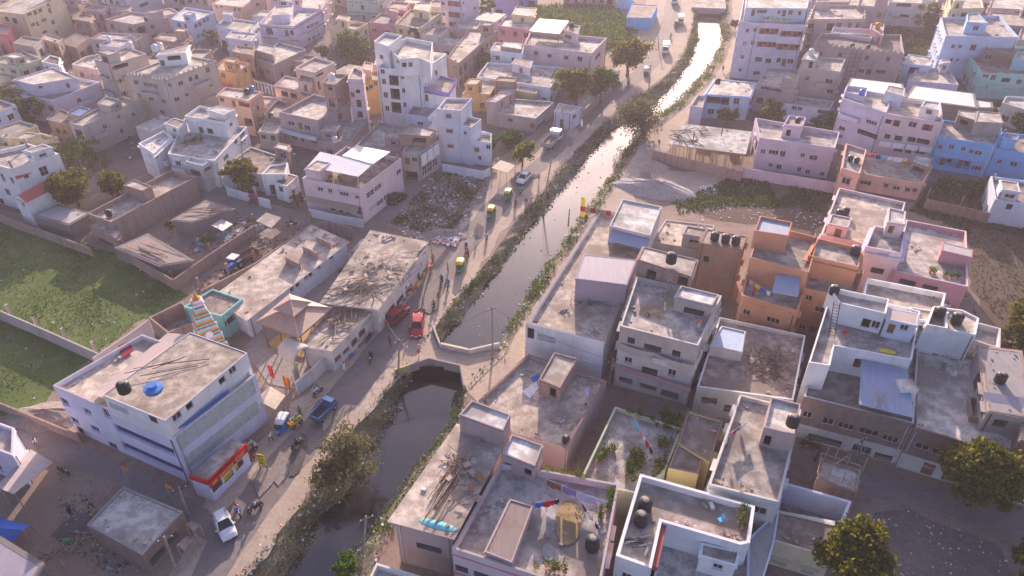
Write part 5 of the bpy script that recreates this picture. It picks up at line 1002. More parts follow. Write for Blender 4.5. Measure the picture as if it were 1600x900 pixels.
patch('lane', [(1335, 728), (1420, 752), (1500, 772), (1660, 800), (1660, 862), (1560, 832), (1470, 800), (1350, 772)], 'lane', wob=.3)
patch('yard', [(445, 470), (470, 462), (545, 395), (560, 400), (506, 470), (470, 500), (430, 500)], 'yard')
patch('yard', [(380, 545), (420, 500), (525, 545), (470, 610), (420, 600)], 'yard')
patch('rubble_plot', [(602, 352), (672, 275), (700, 262), (768, 268), (770, 290), (700, 380), (660, 382)], 'rubble', wob=.8)
patch('rubble_plot', [(1370, 800), (1420, 795), (1560, 850), (1600, 920), (1340, 920), (1350, 850)], 'town_earth', wob=.8)
patch('soot_patch', [(78, 838), (100, 815), (140, 798), (150, 820), (140, 845), (100, 850)], 'soot', wob=.5)
patch('dirt_yard', [(1015, 262), (1160, 275), (1120, 300), (1060, 300), (1020, 285)], 'dust', wob=.5)
patch('town_ground', [(-60, 316), (60, 340), (250, 262), (330, 288), (480, 335), (640, 275), (700, 250), (760, 262), (860, 190), (960, 112), (800, 90), (800, -30), (-60, -30)], 'town_earth', z=.006)
patch('town_ground', [(1180, 262), (1310, 290), (1440, 320), (1700, 340), (1700, -40), (1160, -40), (1150, 90), (1110, 165), (1175, 190)], 'town_earth', z=.006)
rp = random.Random(8)
for i in range(15):
    y = rp.uniform(150, 860); x = interp(RL, y) + (interp(RR, y) - interp(RL, y)) * rp.uniform(.18, .66); c = at(x, y); w, l = rp.uniform(.5, 1.6), rp.uniform(.8, 4)
    mb = MB(); mb.poly([(c.x + math.cos(t * .7) * w * rp.uniform(.7, 1.2), c.y + math.sin(t * .7) * l * rp.uniform(.7, 1.2), .09 + i * .003) for t in range(9)], rp.choice(('soot', 'lane', 'dust', 'lane'))); tag(mb.build('road_repair'), kind='structure')
# bridge over the canal
br = thing('bridge', 'low culvert bridge with angled painted parapets crossing the black canal', 'bridge', at(700, 560, 0)); o0 = br.location
mb = MB(); DK = [(612, 585), (670, 567), (718, 578), (730, 612), (796, 548), (734, 553), (685, 543), (672, 512)]
P = [at(x, y, 0).to_2d() for x, y in DK]
if area2(P) < 0: P = P[::-1]
from mathutils.geometry import tessellate_polygon
for t in tessellate_polygon([[Vector((p.x, p.y, 0)) for p in P]]):
    q = [P[i] for i in t]
    if area2(q) < 0: q = q[::-1]
    mb.poly([(p.x, p.y, .1) for p in q], 'dust')
mb.build('deck', br, o0)
def pwall(px, z0, z1, k, t=.25, name='parapet', parent=br, cap=None, zt=None):
    """free standing wall along pixels of its top edge"""
    pts = [at(x, y, z1) for x, y in px]; mb = MB()
    for a, b in zip(pts, pts[1:]):
        d = (b - a).normalized(); o_ = Vector((-d.y, d.x, 0)) * t; P = [a, b, b + o_, a + o_]
        if area2([p.to_2d() for p in P]) < 0: P = P[::-1]
        mb.prism([(p.x, p.y) for p in P], z0, z1, k, cap or k)
    return mb.build(name, parent, parent.location if parent else (0, 0, 0))
pwall([(617, 578), (640, 570)], WZ - .3, .9, 'yellow'); pwall([(640, 570), (670, 560), (718, 571)], WZ + 1.0, .9, 'cement'); pwall([(718, 571), (724, 602)], WZ - .3, .9, 'cement')
pwall([(675, 508), (686, 537)], -.8, .8, 'beige'); pwall([(686, 537), (733, 547)], -1.2, .8, 'beige', cap='offwhite'); pwall([(733, 547), (781, 536)], -.8, .8, 'offwhite')
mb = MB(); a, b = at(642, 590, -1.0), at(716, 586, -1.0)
mb.poly([at(640, 590, WZ) + Vector((0, .5, 0)), at(722, 590, WZ) + Vector((0, .5, 0)), at(722, 590, WZ) + Vector((0, .5, 1.5)), at(640, 590, WZ) + Vector((0, .5, 1.5))], 'void'); mb.build('culvert', br, o0)  # flat near-black sheet, painted as the shade inside the culvert mouth
# second little bridge where the bright water ends
b2 = thing('bridge', 'plain grey slab bridge closing the bright far end of the canal', 'bridge', at(1105, 18, 0)); mb = MB()
P = [at(x, y, 0).to_2d() for x, y in ((1080, 16), (1134, 18), (1132, 2), (1082, 1))]
if area2(P) < 0: P = P[::-1]
mb.prism([(p.x, p.y) for p in P], -.9, .9, 'mauve', 'rc_grey', bottom=True); mb.build('deck', b2, b2.location)
# free standing walls and gates
def fence(label, px, z1, k, t=.2, cap=None, name='compound_wall', cat='wall', z0=0, pil=None):
    r = thing(name, label, cat, at(*px[0], 0)); pwall(px, z0, z1, k, t, 'wall_panel', r, cap)
    if pil:
        pts = [at(x, y, 0) for x, y in px]
        for a, b in zip(pts, pts[1:]):
            n = max(1, int((b - a).length / pil))
            for i in range(n + 1):
                p = a + (b - a) * (i / n); mb = MB(); mb.box((p.x, p.y, z0), (.34, .34, z1 - z0 + .22), cap or k, math.atan2((b - a).y, (b - a).x)); mb.build('pillar', r, r.location)
    return r
fence('long thin concrete wall running down through the green field', [(-20, 478), (60, 512), (152, 553)], 2.0, 'beige', pil=5)
fence('low brick wall along the lane at the foot of the green field', [(-40, 615), (60, 655), (120, 680)], 1.4, 'brickpale')
fence('brick boundary wall between the green field and the white gabled house', [(-40, 318), (20, 345), (70, 362), (140, 388)], 1.7, 'brickpale')
fence('brick yard wall at the field corner below the pole weighted roof', [(183, 387), (270, 438), (330, 396), (398, 352)], 2.0, 'brickpale', cap='brick', pil=6)
fence('long brick wall beside the parked tractor', [(314, 455), (400, 411), (487, 350)], 2.3, 'brick', cap='brickpale', pil=3.5)
fence('white lane wall with dark pillars in front of the awning house', [(482, 325), (520, 334), (566, 342)], 1.8, 'white', pil=3, cap='darkcement')
fence('white lane wall below the round lane tree', [(352, 292), (400, 306)], 1.8, 'white', pil=4)
fence('short white wall by the maroon lane gate', [(402, 308), (420, 313)], 1.8, 'white')
fence('lilac compound wall at the far edge of the empty plot', [(1160, 262), (1235, 274), (1312, 287)], 2.2, 'lilacpink')
fence('brown brick wall below the bamboo propped slab', [(1020, 234), (1080, 250), (1160, 268)], 2.2, 'brickpale')
fence('red brick wall between the bushes and the ploughed field', [(1448, 311), (1500, 322), (1548, 334)], 2.0, 'brick', pil=6)
fence('stained wall at the rear of the white tower rubble plot', [(690, 256), (756, 268), (766, 262)], 1.8, 'bluewhite')
fence('roadside wall with pale pillars below the bushy trees', [(912, 172), (945, 142), (966, 122)], 1.8, 'brickpale', cap='lilacwhite', pil=4)
fence('white barred fence with pillars in front of the temple yard', [(462, 598), (495, 570), (517, 548)], 2.2, 'offwhite', pil=2.2, name='fence', cat='fence')
fence('roofless brick enclosure end by the lane', [(487, 352), (512, 345), (548, 356)], 2.4, 'brickpale')
fence('cream half wall on the left of the purple shop building', [(145, 560), (205, 520), (232, 500)], 6.0, 'beige', z0=0)
gt = thing('gate', 'maroon sheet metal gate beside the lane tree', 'gate', at(410, 312, 0)); pwall([(388, 302), (404, 307)], .1, 2.0, 'maroon', .1, 'gate_leaf', gt)
ag = thing('archway', 'plastered barrel arch gateway leading into the temple yard', 'archway', at(475, 575, 0)); mb = MB()
a, b = at(459, 568, 2.6), at(489, 548, 2.6); d_ = (b - a); dn = d_.normalized(); o_ = Vector((-dn.y, dn.x, 0)) * 3.2; c = (a + b) / 2; r_w = d_.length / 2
arc = [c - dn * (r_w * math.cos(math.pi * t / 12)) + Vector((0, 0, 1.5 * math.sin(math.pi * t / 12))) for t in range(13)]
for p, q in zip(arc, arc[1:]): mb.poly([p, q, q + o_, p + o_], 'beige'); mb.poly([p + Vector((0, 0, -.3)), p + o_ + Vector((0, 0, -.3)), q + o_ + Vector((0, 0, -.3)), q + Vector((0, 0, -.3))], 'beige')
for p, q in zip(arc, arc[1:]): mb.poly([p + Vector((0, 0, -.3)), q + Vector((0, 0, -.3)), q, p], 'cream')
mb.build('vault', ag, ag.location)
for p in (a, b):
    mb = MB(); mb.box((p.x, p.y, 0), (.5, .5, 2.6), 'cream', math.atan2(dn.y, dn.x)); mb.build('pillar', ag, ag.location)
# heaps
def heap(name, label, px, rx, ry, h, k, seed=0, kind='stuff', rz=0):
    r = random.Random(seed); c = at(*px, 0); mb = MB(); n = 22; rings = [1, .82, .6, .36, .14, 0]; V = []
    for t in rings:
        V.append([(c.x + math.cos(rz) * (x_ := rx * t * math.cos(2 * math.pi * j / n) * r.uniform(.86, 1.12)) - math.sin(rz) * (y_ := ry * t * math.sin(2 * math.pi * j / n) * r.uniform(.86, 1.12)), c.y + math.sin(rz) * x_ + math.cos(rz) * y_, max(-.05, h * (1 - t) ** .8 * r.uniform(.85, 1.1) - .03)) for j in range(n)])
    for a, b in zip(V, V[1:]):
        for j in range(n): mb.poly([a[j], a[(j + 1) % n], b[(j + 1) % n], b[j]], k)
    o = mb.build(name, weld=True); return tag(o, label, 'heap', None, kind)
heap('gravel_heap', 'grey gravel heap spread over the sandy ground beside the empty plot', (1025, 296), 8.5, 3.6, 1.9, 'gravel', 1, rz=-.35)
heap('sand_heap', 'brown sand heap at the foot of the bamboo propped slab wall', (1020, 262), 3.2, 2.4, 1.5, 'dust', 2)
heap('rubble_heap', 'reddish rubble heap in the corner between the purple building and the field', (75, 650), 5, 2.5, 1.2, 'rubble', 3)
heap('rubble_heap', 'bright litter strewn rubble heap beside the road at the end of the rubble plot', (698, 368), 4.5, 2.4, .8, 'rubble', 4)
# ================================================================== trees and weeds
def leaf_quad(mb, c, s, r, k, up=None):
    n = Vector((r.gauss(0, 1), r.gauss(0, 1), r.gauss(.6, 1)))
    if n.length < 1e-3: n = Vector((0, 0, 1))
    n.normalize(); u = n.cross(Vector((r.gauss(0, 1), r.gauss(0, 1), r.gauss(0, 1)))); u = u.normalized() if u.length > 1e-3 else Vector((1, 0, 0)); v = n.cross(u)
    a = s * r.uniform(.7, 1.3); b = a * r.uniform(.5, .8)
    mb.poly([c - u * a, c - v * b, c + u * a, c + v * b], k, [(0, 0), (1, 0), (1, 1), (0, 1)])
def tree(label, cpx, rpx, bpx, kind='leaf_green', n=60, lv=42, ls=.2, flat=.85, name='tree', cat='tree', group=None, seed=None, sparse=False, bark='bark'):
    g = at(*bpx, 0); z = max(1.2, hgt(cpx, bpx)); dist = (Vector((g.x, g.y, z)) - CAM).length; Rr = rpx * dist / FPX
    z = max(z, Rr * flat * .75); r = random.Random(seed if seed is not None else int(cpx[0] * 13 + cpx[1]))
    t = thing(name, label, cat, g, r.uniform(0, 6), group)
    cl = []; cr = MB(); c = Vector((0, 0, z))
    lobes = [Vector((r.uniform(-.45, .45) * Rr, r.uniform(-.45, .45) * Rr, r.uniform(-.3, .35) * Rr * flat)) for _ in range(5)]
    for i in range(n):
        d = Vector((r.gauss(0, 1), r.gauss(0, 1), r.gauss(.25, 1))).normalized(); lb = lobes[i % 5]; rad = r.uniform(.3, .68) * Rr
        p = c + lb + Vector((d.x * rad, d.y * rad, d.z * rad * flat)); cl.append(p)
        q = r.uniform(.13, .25) * Rr
        for j in range(int(lv * (1.0 if sparse else 1.7) * r.uniform(.5, 1.3))):
            v = Vector((r.gauss(0, .5), r.gauss(0, .5), r.gauss(0, .4))) * q * (1.25 if sparse else 1.0)
            leaf_quad(cr, p + v, ls * (1.0 if sparse else 1.3), r, kind)
    cr.build('crown', t)
    tb = MB(); h0 = max(.5, z - Rr * flat * .5); tr = max(.1, min(.4, Rr * .07))
    tb.tube([(0, 0, -.1), (r.uniform(-.1, .1), r.uniform(-.1, .1), h0 * .5), (r.uniform(-.2, .2), r.uniform(-.2, .2), h0)], tr * 1.3, bark, 7, tr * .75)
    for p in r.sample(cl, min(len(cl), 11 if not sparse else 22)): m_ = Vector((p.x * .4, p.y * .4, h0 + (p.z - h0) * .55)); tb.tube([(0, 0, h0 * .85), m_, p], tr * .5, bark, 5, tr * .12)
    tb.build('trunk', t); return t
def palm(label, cpx, rpx, bpx, seed=1, nf=22):
    g = at(*bpx, 0); z = max(2.5, hgt(cpx, bpx)); dist = (Vector((g.x, g.y, z)) - CAM).length; Rr = rpx * dist / FPX * 1.15; r = random.Random(seed)
    t = thing('palm_tree', label, 'palm tree', g, 0); cr = MB()
    for i in range(nf):
        a = 2 * math.pi * i / nf * 2.6 + r.uniform(-.2, .2); el = r.uniform(-.25, 1.15); d = Vector((math.cos(a), math.sin(a), 0)); P = []
        for s in range(8):
            u = s / 7; P.append(Vector((0, 0, z)) + d * (Rr * u * math.cos(el * (1 - u * .55))) + Vector((0, 0, Rr * (u * math.sin(el) - .62 * u * u))))
        cr.tube(P, .05, 'leaf_green', 4, .015, cap=False)
        for s in range(1, 8):
            for sg in (-1, 1):
                for q_ in (0, .5):
                    p = P[s - 1] + (P[s] - P[s - 1]) * q_; T = (P[s] - P[s - 1]).normalized(); w_ = T.cross(Vector((0, 0, 1))).normalized() * sg; L = Rr * .24 * (1 - .55 * s / 7)
                    e = p + w_ * L + T * L * .5 - Vector((0, 0, L * .5)); cr.poly([p, p + T * .36, e], 'leaf_olive' if r.random() < .55 else 'leaf_green', [(0, 0), (1, 0), (1, 1)])
    cr.build('crown', t); tb = MB(); tb.tube([(0, 0, -.1), (.15, .1, z * .5), (0, 0, z)], .22, 'bark_pale', 8, .14); tb.build('trunk', t); return t
tree('bushy olive tree between the white red roofed house and the long brick house', (122, 293), 33, (124, 322), 'leaf_olive', 70, 50, .22)
tree('smaller yellow olive tree behind the brick stair head of the long brick house', (178, 284), 24, (185, 305), 'leaf_olive', 44, 42, .2, seed=4)
palm('broad palm with arching fronds in front of the long grey house', (126, 232), 34, (128, 262), 2, 30)
palm('shaggy palm at the left edge beside the white terrace stair house', (14, 142), 24, (18, 185), 3, 24)
tree('dark dense tree under the palm at the left edge', (45, 172), 24, (48, 200), 'leaf_green', 40, 40, .24)
tree('round lane tree with white blossoms in front of the brown terrace house', (386, 272), 27, (388, 300), 'leaf_olive', 60, 50, .2)
tree('dark spreading tree behind the white tower and pale yellow house', (562, 75), 30, (565, 100), 'leaf_green', 50, 40, .28)
tree('yellow green bush tree at the left of the dark spreading tree', (537, 66), 15, (538, 82), 'leaf_olive', 26, 36, .24)
tree('low dull bush in the yard behind the orange ochre house', (556, 95), 18, (557, 108), 'leaf_dry', 30, 30, .22)
tree('dull bush beside the maroon banded house', (508, 80), 13, (508, 92), 'leaf_dry', 20, 30, .22)
tree('green roadside tree in front of the rough brick house', (757, 92), 20, (755, 112), 'leaf_green', 34, 36, .25)
tree('big olive tree beside the road at the end of the metal awning house', (982, 88), 36, (980, 118), 'leaf_olive', 74, 46, .28)
tree('large rounded olive tree in front of the pale pink house', (900, 130), 32, (900, 165), 'leaf_olive', 64, 46, .26)
tree('darker feathery tree joined to the large rounded olive tree', (940, 130), 28, (938, 160), 'leaf_green', 54, 42, .26)
tree('wide grey green tree leaning over the canal at its bend', (1006, 176), 39, (1003, 205), 'leaf_dry', 90, 46, .24, sparse=True)
tree('flowering tree with yellow and orange blooms beside the parked truck', (819, 238), 21, (816, 258), 'leaf_yellow', 44, 46, .2)
tree('thin climbing bush beside the narrow white tower', (772, 222), 12, (772, 240), 'leaf_green', 20, 30, .2)
tree('dark undergrowth tree below the grey cement house', (800, 214), 20, (800, 226), 'leaf_green', 30, 36, .22, flat=.6)
tree('small round tree in front of the pale blue brick house', (1136, 180), 17, (1134, 200), 'leaf_olive', 32, 40, .2)
tree('leafy tree behind the stair head of the lavender pink house', (1203, 176), 25, (1200, 200), 'leaf_olive', 46, 42, .24)
tree('green bush tree at the right of the lavender pink stair head', (1288, 190), 20, (1288, 206), 'leaf_green', 36, 40, .24)
tree('tall dark tree in the plot beside the white veranda house', (1445, 26), 19, (1446, 50), 'leaf_dry', 36, 36, .28, flat=1.1)
tree('dark bush at the end of the white tin roofs', (1562, 168), 14, (1562, 182), 'leaf_green', 26, 36, .24)
tree('dark bush tree right of the concrete stair head on the bright blue house', (1585, 190), 18, (1586, 208), 'leaf_green', 32, 36, .24)
tree('overgrown bush in front of the bright blue house', (1475, 284), 15, (1476, 296), 'leaf_green', 28, 36, .2, flat=.6)
tree('second overgrown bush in front of the bright blue house, nearer the ruin', (1512, 288), 18, (1514, 302), 'leaf_green', 30, 36, .2, flat=.6)
tree('huge dark mango tree hiding the lane front of the brown brick house', (1506, 716), 47, (1512, 790), 'leaf_olive', 230, 66, .19, flat=1.05)
tree('yellow tipped tree at the bottom edge beside the cream house', (1320, 868), 49, (1318, 935), 'leaf_olive', 210, 64, .17, flat=.9)
tree('dark tree clump at the right edge beside the white walled terrace', (1592, 505), 36, (1596, 560), 'leaf_olive', 150, 56, .2, flat=1.1)
tree('dark tree cut by the right edge near the bottom lane', (1604, 862), 34, (1612, 915), 'leaf_olive', 80, 52, .17)
tree('sparse dusty tree leaning from the road bank over the black water', (562, 710), 50, (540, 745), 'leaf_dry', 120, 40, .13, sparse=True)
tree('lower sparse bush on the road bank below the dusty tree', (527, 738), 26, (515, 762), 'leaf_dry', 50, 36, .13, flat=.7, sparse=True)
tree('bright green bush at the edge of the black water near the bottom', (543, 882), 20, (545, 905), 'leaf_bright', 44, 50, .12, flat=.8)
tree('soft green tree in the alley behind the walled roof garden', (1047, 656), 18, (1046, 680), 'leaf_bright', 40, 44, .14, sparse=True)
tree('small shrub in the brick walled yard by the rusty tin shed', (270, 352), 9, (270, 360), 'leaf_green', 16, 30, .16)
tree('yellow green shrub on the brick yard wall', (325, 376), 11, (326, 384), 'leaf_bright', 18, 30, .15, flat=.6)
tree('dusty shrub at the foot of the awning house wall', (464, 312), 12, (466, 322), 'leaf_dry', 20, 30, .16)
tree('green shrubs by the grey yard of the row of rooms', (538, 425), 9, (538, 434), 'leaf_green', 14, 30, .14)
tree('small green tree at the upper left among the brick houses', (108, 34), 9, (108, 44), 'leaf_green', 16, 28, .26)
tree('thin bush tree among the low houses left of the maroon banded house', (358, 76), 8, (358, 86), 'leaf_green', 14, 26, .24)
tree('dry bush in the yard below the pale blue sided house', (332, 58), 12, (332, 68), 'leaf_dry', 18, 26, .22)
tree('bush on the far canal bank beside the tall pale apartment block', (1150, 36), 9, (1148, 46), 'leaf_dry', 16, 26, .26)
tree('tall dim tree at the top edge behind the tall white apartment block', (758, 14), 14, (758, 36), 'leaf_green', 24, 30, .3, flat=1.3)
def stuff(name, label, pxs, n, kmix, s, h=.35, z=0.0, seed=1, clump=0):
    """grass or weeds scattered over an outline, as blades of real size; patchy where clump is set"""
    r = random.Random(seed); P = [at(x, y, z).to_2d() for x, y in pxs]; xs = [p.x for p in P]; ys = [p.y for p in P]; mb = MB(); cs = []
    k = 0; tries = 0
    while k < n and tries < n * 8:
        tries += 1
        if clump and cs and r.random() < .8: c = r.choice(cs); p = Vector((c.x + r.gauss(0, clump), c.y + r.gauss(0, clump)))
        else:
            p = Vector((r.uniform(min(xs), max(xs)), r.uniform(min(ys), max(ys))))
            if clump and len(cs) < n / 60: cs.append(p)
        if not inside(p, P): continue
        k += 1; m_ = kmix[int(r.random() * len(kmix))]
        for j in range(2):
            a = r.uniform(0, 6.28); d = Vector((math.cos(a), math.sin(a), 0)) * s * r.uniform(.6, 1.2); hh = h * r.uniform(.5, 1.3); b = Vector((p.x, p.y, z)); tip = Vector((r.uniform(-.5, .5) * hh, r.uniform(-.5, .5) * hh, hh))
            mb.poly([b - d * .5, b + d * .5, b + tip + d * .25, b + tip - d * .25], m_, [(0, 0), (1, 0), (1, 1), (0, 1)])
    o = mb.build(name); return tag(o, label, 'grass', None, 'stuff')
stuff('grass', 'short rough grass covering the green field', FIELD, 9000, ['leaf_grass', 'leaf_grass', 'leaf_weed'], .17, .09, seed=2, clump=1.6)
stuff('grass', 'weeds scattered over the empty plot', [(1118, 290), (1150, 272), (1200, 285), (1215, 312), (1240, 300), (1222, 284), (1300, 298), (1288, 336), (1236, 326), (1150, 322), (1060, 335), (1050, 316)], 3400, ['leaf_grass', 'leaf_weed'], .32, .3, seed=3, clump=1.8)
stuff('grass', 'coarse weeds round the ploughed field', [(1420, 330), (1460, 290), (1560, 310), (1640, 345), (1600, 370), (1515, 355), (1500, 450), (1530, 500), (1510, 470), (1500, 360)], 2200, ['leaf_grass', 'leaf_weed'], .3, .3, seed=4)
stuff('grass', 'thin dull stubble of the ploughed field', [(1512, 360), (1640, 370), (1680, 500), (1560, 500), (1520, 450)], 1500, ['leaf_dry'], .22, .16, seed=14)
stuff('grass', 'tall rank growth in the overgrown field at the top edge', [(815, 15), (870, 8), (960, 12), (990, 45), (980, 66), (940, 80), (870, 60)], 3200, ['leaf_weed', 'leaf_green'], .7, .9, seed=5, clump=3)
stuff('grass', 'dull growth in the plot beside the white veranda house', [(1340, 62), (1400, 42), (1462, 62), (1450, 95), (1400, 90)], 1500, ['leaf_dry', 'leaf_weed'], .6, .6, seed=6)
stuff('grass', 'thin weeds over the rubble plot', [(610, 350), (690, 265), (768, 268), (700, 375)], 1800, ['leaf_dry', 'leaf_weed', 'leaf_dry'], .25, .4, seed=7, clump=1.2)
def banks(name, label, a, b, n, kmix, lo, hi, seed, i0=0, i1=139, s=.2, hmax=.55, spread=(.05, 1.0)):
    r = random.Random(seed); mb = MB()
    cs = [(r.uniform(i0, i1), r.uniform(*spread), r.uniform(.5, 1.4), r.uniform(.4, 1)) for _ in range(int(n / 34))]
    for _ in range(n):
        q = r.choice(cs); i = q[0] + r.gauss(0, .55 * q[2]); t = q[1] + r.gauss(0, .17)
        if not (0 <= i < len(a) - 1) or t < -.15 or t > 1.12: continue
        f = i - int(i); i = int(i); A = a[i] + (a[i + 1] - a[i]) * f; B = b[i] + (b[i + 1] - b[i]) * f; p = A + (B - A) * t + Vector((0, 0, .22 * (1 - abs(2 * t - 1))))
        leaf_quad(mb, p + Vector((r.gauss(0, .12), r.gauss(0, .12), r.uniform(0, hmax) * q[3])), s * r.uniform(.5, 1.2), r, kmix[int(r.random() * len(kmix))])
    return tag(mb.build(name), label, 'weeds', None, 'stuff')
wb = [p + Vector((.3, 0, 0)) for p in ww]; eb = [p + Vector((-.3, 0, 0)) for p in ew]
banks('weeds', 'tangle of weeds along the road side canal bank', wt, wb, 11500, ['leaf_weed', 'leaf_weed', 'leaf_dry', 'leaf_grass'], 0, 1, 3, 18, 139)
banks('weeds', 'dry weeds along the lower road side canal bank', wt, wb, 5200, ['leaf_dry', 'leaf_dry', 'leaf_weed'], 0, 1, 4, 0, 18, .13)
banks('weeds', 'green weeds along the far canal bank by the path', et, eb, 12000, ['leaf_weed', 'leaf_grass', 'leaf_grass', 'leaf_dry'], 0, 1, 5, 16, 139)
banks('weeds', 'green weeds along the lower canal bank beside the long flat roofed house', et, eb, 4200, ['leaf_weed', 'leaf_grass', 'leaf_dry'], 0, 1, 6, 0, 16, .13)
def bits(name, label, n, gen, kmix, s, seed, kind='stuff', thick=.03):
    r = random.Random(seed); mb = MB()
    for _ in range(n):
        p = gen(r)
        if p is None: continue
        a = s * r.uniform(.4, 1.5); mb.box(p, (a, a * r.uniform(.4, 1), max(thick, a * r.uniform(.1, .4))), kmix[int(r.random() * len(kmix))], r.uniform(0, 6), None, Matrix.Rotation(r.uniform(-.4, .4), 3, 'X'))
    return tag(mb.build(name), label, 'litter' if 'litter' in name else 'rubble', None, kind)
def on_bank(a, b, i0=0, i1=139, t0=-.2, t1=1.1):
    def g(r):
        i = r.uniform(i0, i1 - 1); t = r.uniform(t0, t1); k = int(i); A = a[k] + (a[k + 1] - a[k]) * (i - k); B = b[k] + (b[k + 1] - b[k]) * (i - k); p = A + (B - A) * t; p.z += .2; return p
    return g
def on_poly(px, z=.02, gauss=None):
    P = [at(x, y, z) for x, y in px]; P2 = [p.to_2d() for p in P]; xs = [p.x for p in P]; ys = [p.y for p in P]
    def g(r):
        for _ in range(20):
            p = Vector((r.uniform(min(xs), max(xs)), r.uniform(min(ys), max(ys)), z))
            if inside(p, P2): return p
    return g
LIT = ['c_white', 'c_white', 'c_white', 'c_grey', 'c_sky', 'c_pink', 'c_khaki', 'c_lilac']
bits('litter', 'plastic litter caught along the road side canal bank', 750, on_bank(wt, wb), LIT, .22, 1)
bits('litter', 'plastic litter strewn down the canal bank by the path', 700, on_bank(et, eb), LIT, .22, 2)
bits('litter', 'pale scraps of litter floating on the canal', 110, lambda r: (lambda i, t: ww[i] + (ew[i] - ww[i]) * t + Vector((0, 0, .02)))(r.randrange(20, 95), r.uniform(.02, .98)), ['c_white', 'c_grey', 'c_khaki'], .2, 3)
bits('rubble', 'broken bricks and concrete chunks over the rubble plot', 1500, on_poly([(610, 350), (672, 275), (690, 262), (766, 268), (760, 300), (700, 380), (660, 384)]), ['rubble_mix', 'rubble_mix', 'c_white', 'brickpale', 'cement'], .34, 4)
bits('rubble', 'stones and rubbish over the dirt plot by the lower lane', 700, on_poly([(1370, 800), (1420, 795), (1560, 850), (1600, 920), (1340, 920), (1350, 850)]), ['rubble_mix', 'rubble_mix', 'dirt', 'town_earth', 'brickdark', 'cement', 'c_white', 'c_white', 'c_lilac'], .15, 5)
bits('litter', 'white litter spilled across the empty plot', 150, on_poly([(1092, 300), (1110, 290), (1150, 310), (1290, 330), (1280, 360), (1150, 340), (1090, 350)]), ['c_white', 'c_white', 'c_lilac'], .22, 6)
bits('litter', 'patch of white litter dumped beside the gravel heap', 130, on_poly([(1094, 292), (1112, 288), (1120, 304), (1098, 306)]), ['c_white'], .35, 7)
bits('litter', 'scraps of paper and plastic over the green field', 50, on_poly(FIELD), ['c_white', 'c_white', 'c_sky'], .16, 8)
bits('rubble', 'scattered timber and scrap in the dirt yard at the lower left', 320, on_poly([(90, 780), (140, 760), (150, 800), (230, 890), (180, 900), (110, 860)]), ['rubble_mix', 'wood_pale', 'wood', 'c_grey', 'soot', 'dirt'], .24, 9)
bits('litter', 'dust and litter along the road shoulder', 420, on_poly([(x - 24, y) for x, y in RL] + [(x - 2, y) for x, y in reversed(RL)]), ['c_white', 'c_grey', 'rubble_mix', 'c_khaki'], .16, 10)
bits('litter', 'coloured rubbish heap beside the road at the end of the rubble plot', 240, on_poly([(676, 378), (690, 362), (722, 366), (712, 386)], .3), LIT + ['c_red', 'c_orange'], .35, 11)

bits('rubble', 'junk and broken sheets strewn over the brick walled yard', 300, on_poly([(262, 420), (330, 350), (372, 332), (430, 350), (392, 372), (300, 400)]), ['wood', 'tin_rust', 'c_grey', 'brick', 'soot', 'c_sky', 'c_white', 'rubble_mix'], .42, 15)
bits('rubble', 'stones and scrap over the tractor yard', 260, on_poly([(300, 445), (400, 385), (470, 350), (480, 356), (400, 405), (310, 455)]), ['wood', 'dirt', 'brick', 'rubble_mix', 'wood_pale'], .3, 16)
bits('rubble', 'rubbish in the yards of the old quarter', 1500, on_poly([(0, 60), (700, 40), (700, 240), (480, 330), (240, 250), (60, 240)], .03), ['wood', 'brick', 'c_grey', 'c_white', 'rubble_mix', 'soot', 'c_sky'], .45, 17)
# ================================================================== vehicles and people
def pose(px0, px1, z=0):
    """ground point and heading from the tail pixel to the nose pixel"""
    a, b = at(*px0, z), at(*px1, z); d = b - a; return (a + b) / 2, math.atan2(d.y, d.x)
def wheel(parent, x, y, r, w, name='wheel'):
    mb = MB(); prof = [(r * .55, -w / 2), (r * .95, -w / 2), (r, -w * .3), (r, w * .3), (r * .95, w / 2), (r * .55, w / 2)]
    n = 14; ring = [[(q * math.cos(2 * math.pi * j / n), z, q * math.sin(2 * math.pi * j / n)) for j in range(n)] for q, z in prof]
    for a, b in zip(ring, ring[1:]):
        for j in range(n): mb.poly([a[j], b[j], b[(j + 1) % n], a[(j + 1) % n]], 'tyre', sm=True)
    o = mb.build(name, parent, loc=(x, y, r)); rm = MB(); rm.poly(ring[0][::-1], 'rim'); rm.poly(ring[-1], 'rim'); rm.build('rim', o); return o
